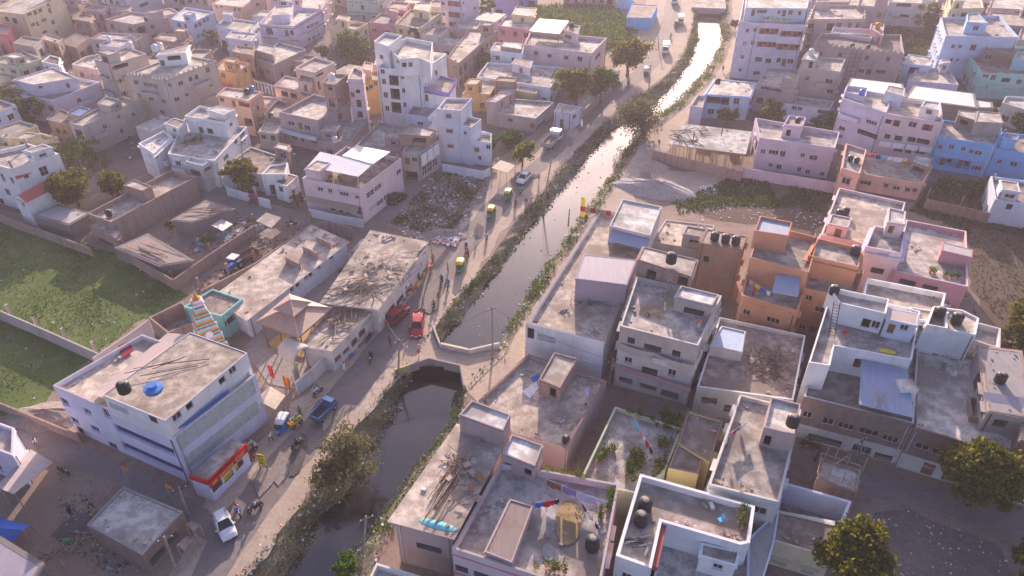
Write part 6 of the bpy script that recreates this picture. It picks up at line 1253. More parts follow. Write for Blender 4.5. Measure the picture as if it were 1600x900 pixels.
def car(label, px0, px1, paint, L=3.9, W=1.68, H=1.5, suv=False, name='car', cat='car', group=None, roofk=None, rails=False):
    c, rz = pose(px0, px1); t = thing(name, label, cat, (c.x, c.y, .02), rz, group); hw = W / 2; h2 = L / 2
    B = .58 * H + .06 if not suv else .6 * H
    S = [(-h2, .42, B - .12, .80), (-h2 + .12, .26, B, .93), (-h2 * .45, .22, B + .02, 1), (0, .22, B + .02, 1), (h2 * .42, .22, B, 1), (h2 * .78, .24, B - .12, .97), (h2 - .08, .28, B - .26, .88), (h2, .40, B - .40, .76)]
    mb = MB(); rings = []
    for x, z0, zt, k in S:
        w = hw * k; rings.append([(x, -w * .9, z0), (x, -w, z0 + (zt - z0) * .35), (x, -w * .99, z0 + (zt - z0) * .75), (x, -w * .9, zt), (x, -w * .45, zt + .035), (x, w * .45, zt + .035), (x, w * .9, zt), (x, w * .99, z0 + (zt - z0) * .75), (x, w, z0 + (zt - z0) * .35), (x, w * .9, z0)])
    for a, b in zip(rings, rings[1:]):
        for j in range(10): mb.poly([a[j], b[j], b[(j + 1) % 10], a[(j + 1) % 10]], paint, sm=True)
    mb.poly(rings[0], paint); mb.poly(rings[-1][::-1], paint)
    g0, g1 = (-h2 + .14, h2 * .46); r0, r1 = ((-h2 + .42, h2 * .10) if suv else (-h2 * .70, h2 * .04)); bw, rw = hw * .9, hw * .72
    lo = [(g0, -bw, B), (g1, -bw, B), (g1, bw, B), (g0, bw, B)]; hi = [(r0, -rw, H), (r1, -rw, H), (r1, rw, H), (r0, rw, H)]
    mid = [((r0 + r1) / 2, -rw, H + .05), ((r0 + r1) / 2, rw, H + .05)]; rk = roofk or paint
    mb.poly([hi[0], mid[0], mid[1], hi[3]], rk, sm=True); mb.poly([mid[0], hi[1], hi[2], mid[1]], rk, sm=True)
    for i in range(4): mb.tube([lo[i], hi[i]], .055, paint, 5); mb.tube([hi[i], hi[(i + 1) % 4]], .05, rk, 5)
    for s in (-1, 1):
        for f in (.36, .68): mb.tube([(g0 + (g1 - g0) * f, s * bw, B), (r0 + (r1 - r0) * f, s * rw, H)], .045, paint, 4)
        if rails: mb.tube([(r0 + .1, s * (rw - .06), H + .1), (r1 - .1, s * (rw - .06), H + .1)], .03, 'iron', 4)
        mb.box((g1 - .25, s * (hw + .08), B - .02), (.12, .2, .14), paint)
    mb.build('body', t, weld=True)
    gl = MB(); e = .012
    for i in range(4): a, b, c2, d = lo[i], lo[(i + 1) % 4], hi[(i + 1) % 4], hi[i]; gl.poly([a, b, c2, d], 'glass_dark')
    gl.build('windows', t)
    for s in (-1, 1):
        wheel(t, h2 * .62, s * (hw - .1), .31, .2); wheel(t, -h2 * .62, s * (hw - .1), .31, .2)
        m2 = MB(); m2.box((h2 - .1, s * hw * .62, B - .38), (.14, .34, .13), 'lamp_glass'); m2.build('headlight', t)
        m3 = MB(); m3.box((-h2 + .03, s * hw * .68, B - .28), (.12, .2, .2), 'lamp_red'); m3.build('tail_light', t)
    m4 = MB(); m4.box((h2 - .02, 0, .30), (.16, W * .78, .2), 'iron'); m4.box((-h2 + .03, 0, .32), (.16, W * .8, .18), 'iron'); m4.box((h2 + .035, 0, .5), (.03, .45, .11), 'c_white'); m4.build('bumper', t); return t
car('white hatchback with roof rails driving round the bend at the lower left', (344, 806), (362, 846), 'paint_white', 3.9, 1.7, 1.55, rails=True)
car('dark red estate car driving away along the shop row', (612, 507), (632, 487), 'paint_maroon', 4.5, 1.8, 1.7, suv=True, rails=True)
car('bright red car coming towards the canal bridge', (655, 500), (650.5, 531), 'paint_red', 4.4, 1.78, 1.65, suv=True)
car('white hatchback coming down the road beside the rubble plot', (824, 277), (812, 289), 'paint_white')
car('black estate car parked beside the pale pink awning house', (611, 321), (631, 308), 'paint_black', 4.3, 1.75, 1.65, suv=True)
def auto(label, px0, px1, canopy='paint_yellow', low='paint_green', group=None, top=None):
    c, rz = pose(px0, px1); t = thing('auto_rickshaw', label, 'auto rickshaw', (c.x, c.y, .02), rz, group); mb = MB()
    S = [(-1.35, .62, .35, .95), (-1.2, .68, .28, 1.0), (.1, .68, .28, .98), (.7, .52, .3, .98), (1.15, .3, .4, .92), (1.32, .16, .5, .8)]
    rg = [[(x, -w, z0), (x, -w, z1), (x, w, z1), (x, w, z0)] for x, w, z0, z1 in S]
    for a, b in zip(rg, rg[1:]):
        for j in range(4): mb.poly([a[j], b[j], b[(j + 1) % 4], a[(j + 1) % 4]], low)
    mb.poly(rg[0], low); mb.poly(rg[-1][::-1], low); mb.build('body', t)
    cn = MB(); Q = [(-1.38, .60, 1.05), (-1.25, .64, 1.55), (-.9, .62, 1.74), (.2, .60, 1.78), (.62, .52, 1.66), (.78, .46, 1.5)]
    rg = [[(x, -w, z - .22), (x, -w * .85, z), (x, 0, z + .07), (x, w * .85, z), (x, w, z - .22)] for x, w, z in Q]
    for a, b in zip(rg, rg[1:]):
        for j in range(4): cn.poly([a[j], b[j], b[j + 1], a[j + 1]], top or canopy, sm=True)
    for s in (-1, 1): cn.poly([(-1.38, s * .6, .95), (-.7, s * .62, .95), (-.7, s * .62, 1.6), (-1.25, s * .63, 1.45)], canopy)
    cn.poly([(-1.39, -.6, .9), (-1.39, .6, .9), (-1.27, .62, 1.5), (-1.27, -.62, 1.5)], canopy); cn.build('canopy', t)
    g = MB(); g.poly([(.95, -.42, .95), (.95, .42, .95), (.74, .44, 1.5), (.74, -.44, 1.5)], 'glass_dark'); g.build('windscreen', t)
    f = MB()
    for s in (-1, 1): f.tube([(.98, s * .44, .95), (.74, s * .46, 1.55)], .03, 'iron', 5); f.tube([(.05, s * .64, .95), (.05, s * .61, 1.6)], .03, 'iron', 5)
    f.build('frame', t); s_ = MB(); s_.box((-.6, 0, .6), (.5, 1.15, .32), 'paint_black'); s_.box((-.88, 0, .85), (.14, 1.15, .5), 'paint_black'); s_.box((.3, 0, .6), (.4, .5, .3), 'paint_black'); s_.build('seat', t)
    wheel(t, 1.05, 0, .23, .12); wheel(t, -.85, .56, .23, .14); wheel(t, -.85, -.56, .23, .14)
    h = MB(); h.lathe((1.3, 0, .72), [(.08, 0), (.09, .1), (.05, .16)], 'lamp_glass', 8); h.build('headlight', t); return t
auto('yellow topped green auto rickshaw beside the motorbikes near the market building', (722, 412), (716, 433)); auto('yellow topped green auto rickshaw beside the rubble plot', (771, 330), (763, 346)); auto('yellow topped auto rickshaw just behind another below the white hatchback', (797, 304), (789, 318))
auto('small pale topped auto rickshaw at the far top of the road', (1058, 38), (1054, 46), top='canvas_beige'); auto('auto rickshaw with a white roof passing the roadside trees', (1008, 121), (1012, 109), top='paint_white')
auto('blue electric rickshaw with a pale flat roof parked by the shops', (446, 662), (438, 678), 'paint_blue', 'paint_brightblue', top='paint_white')
def truck(label, px0, px1, cab, bed, L=5.2, W=1.9, H=2.2, cargo=None, name='truck', cat='truck', box=False, bedh=.6):
    c, rz = pose(px0, px1); t = thing(name, label, cat, (c.x, c.y, .02), rz); h2 = L / 2; hw = W / 2; cl = L * .3; cx = h2 - cl; mb = MB()
    P = [(cx, .55), (h2 - .05, .5), (h2, 1.0), (h2 - .12, 1.15), (h2 - .42, H), (cx, H + .02)]
    for s in (-1, 1):
        q = [(x, s * hw * .94, z) for x, z in P]; mb.poly(q if s < 0 else q[::-1], cab)
    for (a, b) in zip(P, P[1:] + P[:1]): mb.poly([(a[0], -hw * .94, a[1]), (a[0], hw * .94, a[1]), (b[0], hw * .94, b[1]), (b[0], -hw * .94, b[1])], cab)
    mb.build('cab', t); g = MB(); g.poly([(h2 - .115, -hw * .82, 1.2), (h2 - .115, hw * .82, 1.2), (h2 - .385, hw * .78, H - .12), (h2 - .385, -hw * .78, H - .12)], 'glass_dark')
    for s in (-1, 1): g.poly([(cx + .25, s * (hw * .945), 1.2), (h2 - .3, s * (hw * .945), 1.2), (h2 - .5, s * (hw * .945), H - .15), (cx + .25, s * (hw * .945), H - .15)], 'glass_dark')
    g.build('windows', t); b = MB()
    if box: b.box((-h2 + (L - cl) / 2 - .04, 0, .55), (L - cl - .08, W, H - .3), bed)
    else:
        bl = L - cl - .1; bx = -h2 + bl / 2; b.box((bx, 0, .62), (bl, W, .1), 'iron'); b.box((bx, -hw + .04, .72), (bl, .07, bedh), bed); b.box((bx, hw - .04, .72), (bl, .07, bedh), bed); b.box((-h2 + .04, 0, .72), (.07, W - .16, bedh), bed); b.box((cx - .15, 0, .72), (.07, W - .16, bedh + .2), bed)
        for i in range(4):
            for s in (-1, 1): b.box((-h2 + .2 + i * (bl - .4) / 3, s * (hw - .0), .72), (.08, .06, bedh), bed)
    b.build('bed' if not box else 'cargo_box', t)
    if cargo: k = MB(); k.box((bx, 0, .73), (bl - .3, W - .35, bedh * .5), cargo); k.build('load', t)
    ch = MB(); ch.box((0, 0, .42), (L * .92, W * .5, .16), 'iron'); ch.build('chassis', t)
    for s in (-1, 1): wheel(t, h2 - cl * .55, s * (hw - .16), .36, .24); wheel(t, -h2 * .55, s * (hw - .16), .36, .28)
    for s in (-1, 1): m2 = MB(); m2.box((h2 + .01, s * hw * .66, .75), (.06, .24, .16), 'lamp_glass'); m2.build('headlight', t)
    return t
truck('blue pickup truck with an empty open bed driving up the road', (496, 660), (519, 636), 'paint_blue', 'paint_blue', 3.7, 1.5, 1.75, None, 'pickup_truck', 'pickup truck')
truck('grey tipper truck with a white cab parked below the grey cement house', (850, 238), (874, 214), 'paint_white', 'canvas_grey', 6.4, 2.2, 2.5, 'rubble_mix', bedh=.9)
truck('small van with a pale roof passing the top of the road', (1064, 30), (1062, 44), 'paint_silver', 'paint_silver', 4.4, 1.7, 2.1, name='van', cat='van', box=True)
truck('white box truck at the very top of the road', (1054, 0), (1053, 10), 'paint_white', 'paint_white', 5.0, 1.9, 2.4, name='box_truck', box=True)
truck('white roofed minibus crowded with people opposite the roadside trees', (1041, 74), (1038, 90), 'paint_white', 'paint_silver', 4.8, 1.8, 2.2, name='minibus', cat='minibus', box=True)
c, rz = pose((376, 413), (356, 430)); t = thing('tractor', 'blue tractor with a white canopy parked beside the long brick wall', 'tractor', (c.x, c.y, .02), rz); mb = MB()
mb.box((.75, 0, .7), (1.6, .6, .6), 'paint_brightblue'); mb.box((1.58, 0, .75), (.08, .5, .5), 'iron'); mb.box((-.5, 0, .6), (1.1, .8, .35), 'paint_blue'); mb.build('body', t)
for s in (-1, 1): wheel(t, -.7, s * .75, .68, .4); wheel(t, 1.15, s * .62, .38, .22); mb = MB(); mb.box((-.7, s * .75, 1.38), (.9, .44, .08), 'paint_brightblue'); mb.build('mudguard', t)
mb = MB(); mb.box((-.45, 0, 2.15), (1.5, 1.5, .08), 'paint_white'); mb.build('canopy', t)
mb = MB(); [mb.tube([(x, y, .9), (x, y, 2.15)], .035, 'iron', 5) for x in (-1.1, .2) for y in (-.65, .65)]; mb.tube([(.9, .2, 1.2), (.9, .2, 1.9)], .05, 'iron', 6); mb.box((-.75, 0, .95), (.45, .5, .12), 'paint_black'); mb.box((-.98, 0, 1.05), (.1, .5, .4), 'paint_black'); mb.build('frame', t)
c, rz = pose((398, 402), (378, 412)); t = thing('trailer', 'rusty open trailer hitched behind the blue tractor', 'trailer', (c.x, c.y, .02), rz); mb = MB()
mb.box((0, 0, .8), (3.4, 1.8, .1), 'c_brown')
for y in (-.87, .87): mb.box((0, y, .9), (3.4, .06, .55), 'c_brown')
for x in (-1.67, 1.67): mb.box((x, 0, .9), (.06, 1.66, .55), 'c_brown')
mb.tube([(1.7, 0, .75), (2.6, 0, .6)], .06, 'iron', 5); mb.build('bed', t); wheel(t, -.4, .8, .42, .25); wheel(t, -.4, -.8, .42, .25)
# --- motorbike, once; then copies
def make_bike(name, paint):
    t = thing(name, 'x', 'motorbike'); mb = MB(); mb.tube([(-.3, 0, .55), (.1, 0, .72), (.45, 0, .78)], .13, paint, 8, .1); mb.lathe((.18, 0, .66), [(.05, 0), (.15, .06), (.15, .16), (.05, .22)], paint, 8)
    mb.box((-.02, 0, .28), (.42, .26, .3), 'iron'); mb.tube([(-.1, -.16, .3), (-.75, -.18, .42)], .05, 'chrome', 6); mb.tube([(-.55, 0, .72), (-.85, 0, .72)], .06, paint, 6); mb.build('body', t)
    s = MB(); s.box((-.35, 0, .74), (.75, .26, .1), 'paint_black'); s.build('seat', t)
    f = MB(); f.tube([(.62, -.08, .3), (.45, -.08, .95)], .03, 'chrome', 5); f.tube([(.62, .08, .3), (.45, .08, .95)], .03, 'chrome', 5); f.tube([(.38, -.34, 1.02), (.46, -.1, .98), (.46, .1, .98), (.38, .34, 1.02)], .025, 'iron', 5); f.build('handlebar', t)
    h = MB(); h.lathe((.6, 0, .8), [(.06, 0), (.09, .06), (.05, .15)], 'lamp_glass', 8); h.build('headlight', t); wheel(t, .65, 0, .3, .1); wheel(t, -.62, 0, .3, .12); return t
BIKES = {k: make_bike('motorbike', k) for k in ('paint_black', 'paint_maroon', 'paint_brightblue')}; used = set()
def bike(label, px0, px1, k='paint_black', group=None, lean=0):
    c, rz = pose(px0, px1); o = BIKES[k]
    if k in used: o = dup(o, (c.x, c.y, .02), rz)
    else: used.add(k); o.location = (c.x, c.y, .02); o.rotation_euler = (0, 0, rz)
    o['label'] = label; o['group'] = group or 'motorbikes on the road'; o.rotation_euler[0] = lean; return o
# --- people: one skeleton per pose, grown into a single skin
def skel(pose_):
    J = {'pel': (0, 0, .93, .13, 't'), 'bel': (0, 0, 1.08, .125, 's'), 'che': (0, 0, 1.30, .145, 's'), 'nek': (0, .0, 1.46, .06, 'k'), 'hd0': (.01, 0, 1.56, .075, 'k'), 'hd1': (.02, 0, 1.66, .095, 'h'), 'hd2': (.0, 0, 1.74, .07, 'h')}
    E = [('pel', 'bel'), ('bel', 'che'), ('che', 'nek'), ('nek', 'hd0'), ('hd0', 'hd1'), ('hd1', 'hd2')]
    for s, q in ((1, 'l'), (-1, 'r')):
        if pose_ == 'ride': leg = [(.02, .11, .86), (.38, .2, .72), (.18, .2, .34), (.32, .2, .27)]; arm = [(0, .2, 1.38), (.20, .27, 1.14), (.40, .29, 1.06), (.47, .28, 1.05)]
        elif pose_ == 'walk': sw = .17 * s; leg = [(.0, .10, .88), (.06 + sw, .10, .50), (-.02 + sw * 1.5, .10, .09), (.12 + sw * 1.5, .10, .04)]; arm = [(0, .2, 1.38), (-sw * .7, .25, 1.11), (.10 - sw, .25, .87), (.13 - sw, .25, .79)]
        elif pose_ == 'carry': leg = [(.0, .10, .88), (.05, .10, .5), (.0, .1, .09), (.13, .1, .04)]; arm = [(0, .2, 1.38), (.04, .38, 1.52), (.02, .22, 1.78), (.02, .16, 1.84)]
        else: leg = [(.0, .10, .88), (.02, .11, .5), (0, .12, .09), (.13, .13, .04)]; arm = [(0, .2, 1.38), (-.03, .25, 1.11), (.06, .25, .87), (.08, .24, .79)]
        for n, (p, r, m) in zip(('h', 'n', 'a', 'f'), zip(leg, (.092, .066, .046, .042), 'tttk')): J[n + q] = (p[0], p[1] * s, p[2], r, m)
        for n, (p, r, m) in zip(('s', 'e', 'w', 'd'), zip(arm, (.066, .048, .036, .038), 'sskk')): J[n + q + 'x'] = (p[0], p[1] * s, p[2], r, m)
        E += [('pel', 'h' + q), ('h' + q, 'n' + q), ('n' + q, 'a' + q), ('a' + q, 'f' + q), ('che', 's' + q + 'x'), ('s' + q + 'x', 'e' + q + 'x'), ('e' + q + 'x', 'w' + q + 'x'), ('w' + q + 'x', 'd' + q + 'x')]
    if pose_ == 'ride':
        J = {k: ((v[0] + (v[2] - .93) * .12 if k in ('bel', 'che', 'nek', 'hd0', 'hd1', 'hd2') or k.endswith('x') and k[0] == 's' else v[0]), *v[1:]) for k, v in J.items()}
    return J, E
PM = {}
def person_mesh(pose_):
    if pose_ in PM: return PM[pose_]
    J, E = skel(pose_); ks = list(J); me = bpy.data.meshes.new('p'); me.from_pydata([J[k][:3] for k in ks], [(ks.index(a), ks.index(b)) for a, b in E], [])
    o = bpy.data.objects.new('p', me); col.objects.link(o); md = o.modifiers.new('s', 'SKIN')
    for i, k in enumerate(ks): sv = me.skin_vertices[0].data[i]; sv.radius = (J[k][3],) * 2; sv.use_root = (k == 'pel')
    o.modifiers.new('u', 'SUBSURF').levels = 1
    bpy.context.view_layer.update(); dg = bpy.context.evaluated_depsgraph_get(); m2 = bpy.data.meshes.new_from_object(o.evaluated_get(dg)); bpy.data.objects.remove(o); bpy.data.meshes.remove(me); m2.materials.clear()
    for k in ('skin', 'hair', 'c_white', 'c_navy'): m2.materials.append(MATS[k])
    seg = [(Vector(J[a][:3]), Vector(J[b][:3]), J[b][4] if J[a][4] != 'k' or J[b][4] != 'k' else 'k') for a, b in E]; ix = {'k': 0, 'h': 1, 's': 2, 't': 3}
    for p in m2.polygons:
        c = p.center; best = min(seg, key=lambda q: (c - (q[0] + (q[1] - q[0]) * max(0, min(1, (c - q[0]).dot(q[1] - q[0]) / max(1e-6, (q[1] - q[0]).length_squared))))).length); p.material_index = ix[best[2]]; p.use_smooth = True
    PM[pose_] = m2; return m2
PEOPLE = {'walk': 'people walking', 'stand': 'people standing', 'ride': 'riders on motorbikes', 'carry': 'people walking'}
def person(label, px, z=0, rz=0, top='c_white', low='c_navy', pose_='stand', pos=None, s=1.0):
    p = Vector(pos) if pos is not None else at(*px, z); o = bpy.data.objects.new('person', person_mesh(pose_)); col.objects.link(o); o.location = (p.x, p.y, p.z + (.015 if pose_ != 'ride' else -.06)); o.rotation_euler = (0, 0, rz); o.scale = (s,) * 3
    for i, k in ((2, top), (3, low)): o.material_slots[i].link = 'OBJECT'; o.material_slots[i].material = MATS[k]
    return tag(o, label, 'person', PEOPLE[pose_])
def rider(bl, pl, px0, px1, k, top, low, second=None):
    b = bike(bl, px0, px1, k); rz = b.rotation_euler[2]; d = Vector((math.cos(rz), math.sin(rz), 0)); c = Vector(b.location); person(pl, None, 0, rz, top, low, 'ride', c - d * .12)
    if second: person(second[0], None, 0, rz, second[1], second[2], 'ride', c - d * .52)
for a in (('motorbike ridden down the road below the rubbish heap', 'person in white shirt riding alone below the rubbish heap', (762, 370), (759, 380), 'paint_black', 'c_white', 'c_grey'),
          ('motorbike just above the market side auto rickshaw', 'person in dark clothes riding just above the market side auto rickshaw', (729, 386), (728, 396), 'paint_black', 'c_black', 'c_navy'),
          ('maroon motorbike overtaking the market side auto rickshaw', 'person in red riding beside the market side auto rickshaw', (732, 398), (729, 409), 'paint_maroon', 'c_red', 'c_black', ('pillion passenger in grey beside the market side auto rickshaw', 'c_grey', 'c_black')),
          ('motorbike at the front of the pair near the red flowering stall', 'person in dark blue riding in the pair near the stall', (692, 438), (688, 447), 'paint_black', 'c_navy', 'c_black'),
          ('blue motorbike behind in the pair near the stall', 'person in blue riding second in the pair near the stall', (702, 444), (699, 455), 'paint_brightblue', 'c_blue', 'c_grey'),
          ('motorbike coming round the road bend beside the dusty canal bank', 'person in khaki riding beside the dusty canal bank', (680, 476), (676, 487), 'paint_black', 'c_khaki', 'c_black'),
          ('motorbike alone in the middle of the road by the temple fence', 'person in black riding alone by the temple fence', (582, 557), (579, 568), 'paint_black', 'c_black', 'c_black'),
          ('motorbike carrying two people in white past the lavender building', 'person in white riding in front of a pillion passenger', (491, 622), (504, 611), 'paint_maroon', 'c_white', 'c_grey', ('pillion passenger in white on the motorbike passing the lavender building', 'c_white', 'c_sky')),
          ('dark motorbike crossing the road beside the yellow board', 'person in navy riding beside the yellow board', (459, 703), (471, 693), 'paint_black', 'c_navy', 'c_black'),
          ('blue motorbike just ahead of the lower white hatchback', 'person in pink helmeted riding ahead of the lower white hatchback', (371, 797), (376, 808), 'paint_brightblue', 'c_pink', 'c_blue'),
          ('dark motorbike nearest the canal beside the lower white hatchback', 'person in white top riding nearest the canal at the lower bend', (408, 792), (392, 801), 'paint_black', 'c_white', 'c_black'),
          ('motorbike ridden on the lane beside the brick wall', 'person in dark clothes riding along the lane', (450, 352), (462, 351), 'paint_black', 'c_black', 'c_navy'),
          ('motorbike beside the upper yellow auto rickshaw near the canal', 'person in grey riding beside the upper yellow auto rickshaw', (807, 316), (804, 326), 'paint_black', 'c_grey', 'c_black'),
          ('small blue motorbike below the upper white hatchback', 'person in blue riding below the upper white hatchback', (815, 299), (812, 308), 'paint_brightblue', 'c_sky', 'c_navy'),
          ('motorbike ridden far up the road past the trees', 'person riding far up the road past the trees', (1048, 57), (1047, 64), 'paint_black', 'c_grey', 'c_black')): rider(*a)
for l, a, b, k in (('parked motorbike at the left of the shop row bikes', (533, 560), (541, 552), 'paint_black'), ('parked motorbike in the middle of the shop row bikes', (542, 552), (550, 544), 'paint_maroon'), ('parked motorbike at the right of the shop row bikes', (551, 546), (559, 538), 'paint_black'), ('parked motorbike standing apart in front of the shuttered shop', (574, 536), (581, 526), 'paint_black'),
                   ('parked motorbike behind the bright red car', (652, 492), (660, 489), 'paint_black'), ('parked motorbike in the dark beside the bamboo shed', (96, 738), (106, 742), 'paint_black'), ('parked motorbike by the red shop sign', (392, 713), (398, 705), 'paint_black')):
    bike(l, a, b, k, 'parked motorbikes')
for a in (('person in red top walking across the canal bridge', (655, 560), 0, 1.4, 'c_red', 'c_white', 'walk'), ('person in light blue standing beside the green awning stall', (594, 508), 0, 0, 'c_sky', 'c_grey', 'stand'), ('person in green standing beside the yellow cart', (470, 650), 0, 2, 'c_green', 'c_black', 'stand'),
          ('person in white carrying a yellow bundle on the head', (539, 580), 0, 4.3, 'c_white', 'c_white', 'carry'), ('person walking beside the motorbikes on the canal bank road', (686, 470), 0, 1.2, 'c_maroon', 'c_brown', 'walk'), ('person in black walking along the canal edge above the bend', (822, 322), 0, 1.2, 'c_black', 'c_grey', 'walk'),
          ('person walking on the road just right of the upper white hatchback', (842, 283), 0, 1.2, 'c_grey', 'c_navy', 'walk'), ('person in yellow among the small crowd by the sandy path', (1021, 232), 0, 0, 'c_yellow', 'c_brown', 'stand'), ('person in brown among the small crowd by the sandy path', (1029, 230), 0, 1, 'c_brown', 'c_khaki', 'stand'), ('person in white walking away from the crowd on the sandy path', (1012, 241), 0, 4, 'c_white', 'c_grey', 'walk'),
          ('person standing at the bright canal edge, left of two', (1114, 113), 0, 1, 'c_navy', 'c_black', 'stand'), ('person standing at the bright canal edge, right of two', (1129, 112), 0, 1, 'c_maroon', 'c_black', 'stand'), ('person walking on the road below the gatehouse', (922, 203), 0, 1.1, 'c_grey', 'c_pink', 'walk'), ('person in the road in front of the white roofed rickshaw', (981, 137), 0, 1.1, 'c_black', 'c_black', 'walk'),
          ('person in red dress standing among laundry on the orange terrace', (1176, 464), 6.1, 5, 'c_red', 'c_maroon', 'stand'), ('person in pale yellow working on the grey unfinished roof', (1038, 486), 9.1, 0, 'c_yellow', 'c_white', 'stand'), ('person in orange standing at the edge of the grey unfinished roof', (1091, 514), 9.1, 4, 'c_orange', 'c_white', 'stand'), ('worker in red on the new slab', (1127, 212), 3.7, 0, 'c_red', 'c_navy', 'stand'), ('worker in dark clothes at the formwork edge of the slab', (1083, 219), 3.7, 0, 'c_black', 'c_black', 'stand'),
          ('person in red shirt beside the scaffolded brick block', (1273, 722), 0, 2, 'c_red', 'c_black', 'stand'), ('person in black under the right end of the red shop sign', (368, 742), 0, 5, 'c_black', 'c_black', 'stand'), ('person in yellow under the red shop sign', (353, 752), 0, 5, 'c_yellow', 'c_grey', 'stand'), ('person in pink crouched figure walking in the dirt yard by the hut', (144, 795), 0, 3, 'c_pink', 'c_navy', 'walk'), ('person in black in the dirt yard above the soot patch', (113, 806), 0, 3, 'c_black', 'c_black', 'stand'),
          ('person in white standing by the lane wall of the round tree', (391, 319), 0, 5, 'c_white', 'c_black', 'stand'), ('person in white standing under the bamboo shed edge', (60, 700), 0, 0, 'c_white', 'c_khaki', 'stand'), ('person in red beside the market building corner', (677, 411), 0, 5, 'c_red', 'c_blue', 'stand'), ('person in white and blue bending in the dirt plot by the lane', (1361, 818), 0, 2, 'c_blue', 'c_white', 'walk'), ('person in black at the canal path near the orange banner', (916, 348), 0, 1.5, 'c_black', 'c_navy', 'walk')): person(*a)
# ================================================================== things on roofs, along the road and in the yards
def make_tank(k, lid='dusty_lid'):
    t = thing('water_tank', 'x', 'water tank'); mb = MB(); mb.lathe((0, 0, 0), [(.50, 0), (.54, .06), (.54, .26), (.51, .30), (.54, .34), (.54, .56), (.51, .60), (.54, .64), (.54, .90), (.48, 1.0), (.30, 1.10)], k, 16); mb.build('body', t)
    l = MB(); l.lathe((0, 0, 1.08), [(.24, 0), (.26, .05), (.2, .12), (.04, .15)], lid, 12); l.build('lid', t); return t
TANKS = {'b': make_tank('tank_black'), 'w': make_tank('tank_white', 'tank_white'), 'u': make_tank('tank_blue', 'tank_blue'), 'o': make_tank('tank_orange', 'tank_orange')}; tused = set()
def tank(label, px, z, k='b', s=1.0):
    p = at(*px, z); o = TANKS[k]
    if k in tused: o = dup(o, p, rr(0, 6), sc_=s)
    else: tused.add(k); o.location = p; o.scale = (s,) * 3
    o['label'] = label; o['group'] = 'water tanks on roofs'
for a in (('black tank, leftmost on the red brick tower block', (1116, 375), 8.6, 'b', 1.15), ('black tank, middle of three on the red brick tower block', (1133, 378), 8.6, 'b', 1.15), ('black tank, rightmost on the red brick tower block', (1149, 381), 8.6, 'b', 1.15),
          ('black dusty tank on the upper room of the grey unfinished house', (1048, 410), 12.1, 'b', 1.3), ('black tank behind another on the white house with pink fascia', (1007, 795), 6.1, 'b', 1.25), ('nearest black tank on the white house with pink fascia', (1001, 817), 6.1, 'b', 1.25),
          ('black tank at the corner of the laundry terrace', (925, 855), 5.8, 'b', 1.25), ('black tank on the stair block of the stained concrete house', (1237, 664), 9.6, 'b', 1.2), ('black tank on the lavender shop building roof', (196, 612), 12.6, 'b', 1.2), ('front black tank on the pink sunlit terrace', (1311, 339), 6.1, 'b', 1.2), ('rear black tank on the pink sunlit terrace', (1320, 335), 6.1, 'b', 1.1),
          ('black tank on the orange upper room', (1335, 397), 9.6, 'b', 1.2), ('black tank sunk in the white tank enclosure', (1467, 493), 10.4, 'b', 1.1), ('black tank beside the white tank enclosure', (1493, 504), 9.8, 'b', 1.25), ('black tanks corner beside the ladder of the white house', (1302, 459), 11.8, 'b', 1.1), ('bright blue tank on the pale lilac house', (1346, 149), 9.9, 'u', 1.1), ('left black tank on the peach side block ledge', (1328, 251), 6.2, 'b', .9), ('right black tank on the peach side block ledge', (1338, 254), 6.2, 'b', .9),
          ('black tank on the lavender pink stair head', (1246, 192), 8.2, 'b', 1.0), ('dark tank on the pale blue brick house', (1121, 131), 6.6, 'b', 1.1), ('white tank on the beige three storey house', (1267, 86), 11.3, 'w', 1.2), ('orange tank on the pink room of the zigzag house', (1371, 44), 10.0, 'o', 1.2), ('white tank on the raw concrete house', (204, 76), 10.7, 'w', 1.4), ('left white tank on the large raw concrete block', (243, 80), 13.3, 'w', 1.3), ('right white tank on the large raw concrete block', (251, 77), 13.3, 'w', 1.3),
          ('white and blue tank on the brick stair tower', (519, 126), 12.6, 'w', 1.3), ('dark tank on the pale pink awning house stair head', (893, 43), 8.7, 'b', 1.1), ('left dark tank on the peach orange door house', (386, 147), 7.7, 'b', 1.1), ('blue tank on the peach orange door house', (394, 143), 7.7, 'u', 1.1), ('white tank on the balcony of the white tower', (654, 126), 9.5, 'w', 1.1), ('black tank on the long brick house', (171, 337), 3.6, 'b', 1.0), ('white tank on the small white low house', (171, 65), 7.1, 'w', 1.2),
          ('left dark tank on the pale yellow house behind the white tower', (643, 50), 5.7, 'b', 1.1), ('right dark tank on the pale yellow house behind the white tower', (650, 51), 5.7, 'b', 1.1), ('black tank on the tile and sheet roofed house', (1561, 596), 9.0, 'b', 1.1), ('dark tank lying in the court beside the grey light terrace house', (424, 184), 4.3, 'b', 1.0), ('white tank on the corner house by the carport', (524, 222), 4.0, 'w', 1.0), ('black tanks room of the patchy plaster house', (229, 33), 6.6, 'b', 1.0), ('left tank on the zigzag house front', (1331, 74), 7.8, 'b', .9), ('right tank on the zigzag house front', (1356, 76), 7.8, 'b', .9), ('black tank beside the brick rimmed terrace pole', (884, 690), 3.8, 'b', .8), ('white tank on the pale yellow terrace at the left edge', (28, 224), 4.1, 'w', 1.1), ('black tank beside the white tank at the left edge', (36, 230), 4.1, 'b', 1.0)): tank(*a)
tb = MB(); tb.lathe((0, 0, 0), [(.85, 0), (.92, .25), (.98, .5), (.8, .52), (.5, .55), (.45, .8), (.5, .95)], 'tank_blue', 18); tb.lathe((0, 0, .5), [(.4, 0), (.4, .2)], 'void', 12); o = tb.build('plastic_tub', loc=at(241, 611, 12.6)); tag(o, 'bright blue plastic tub on the lavender shop building roof', 'tub')
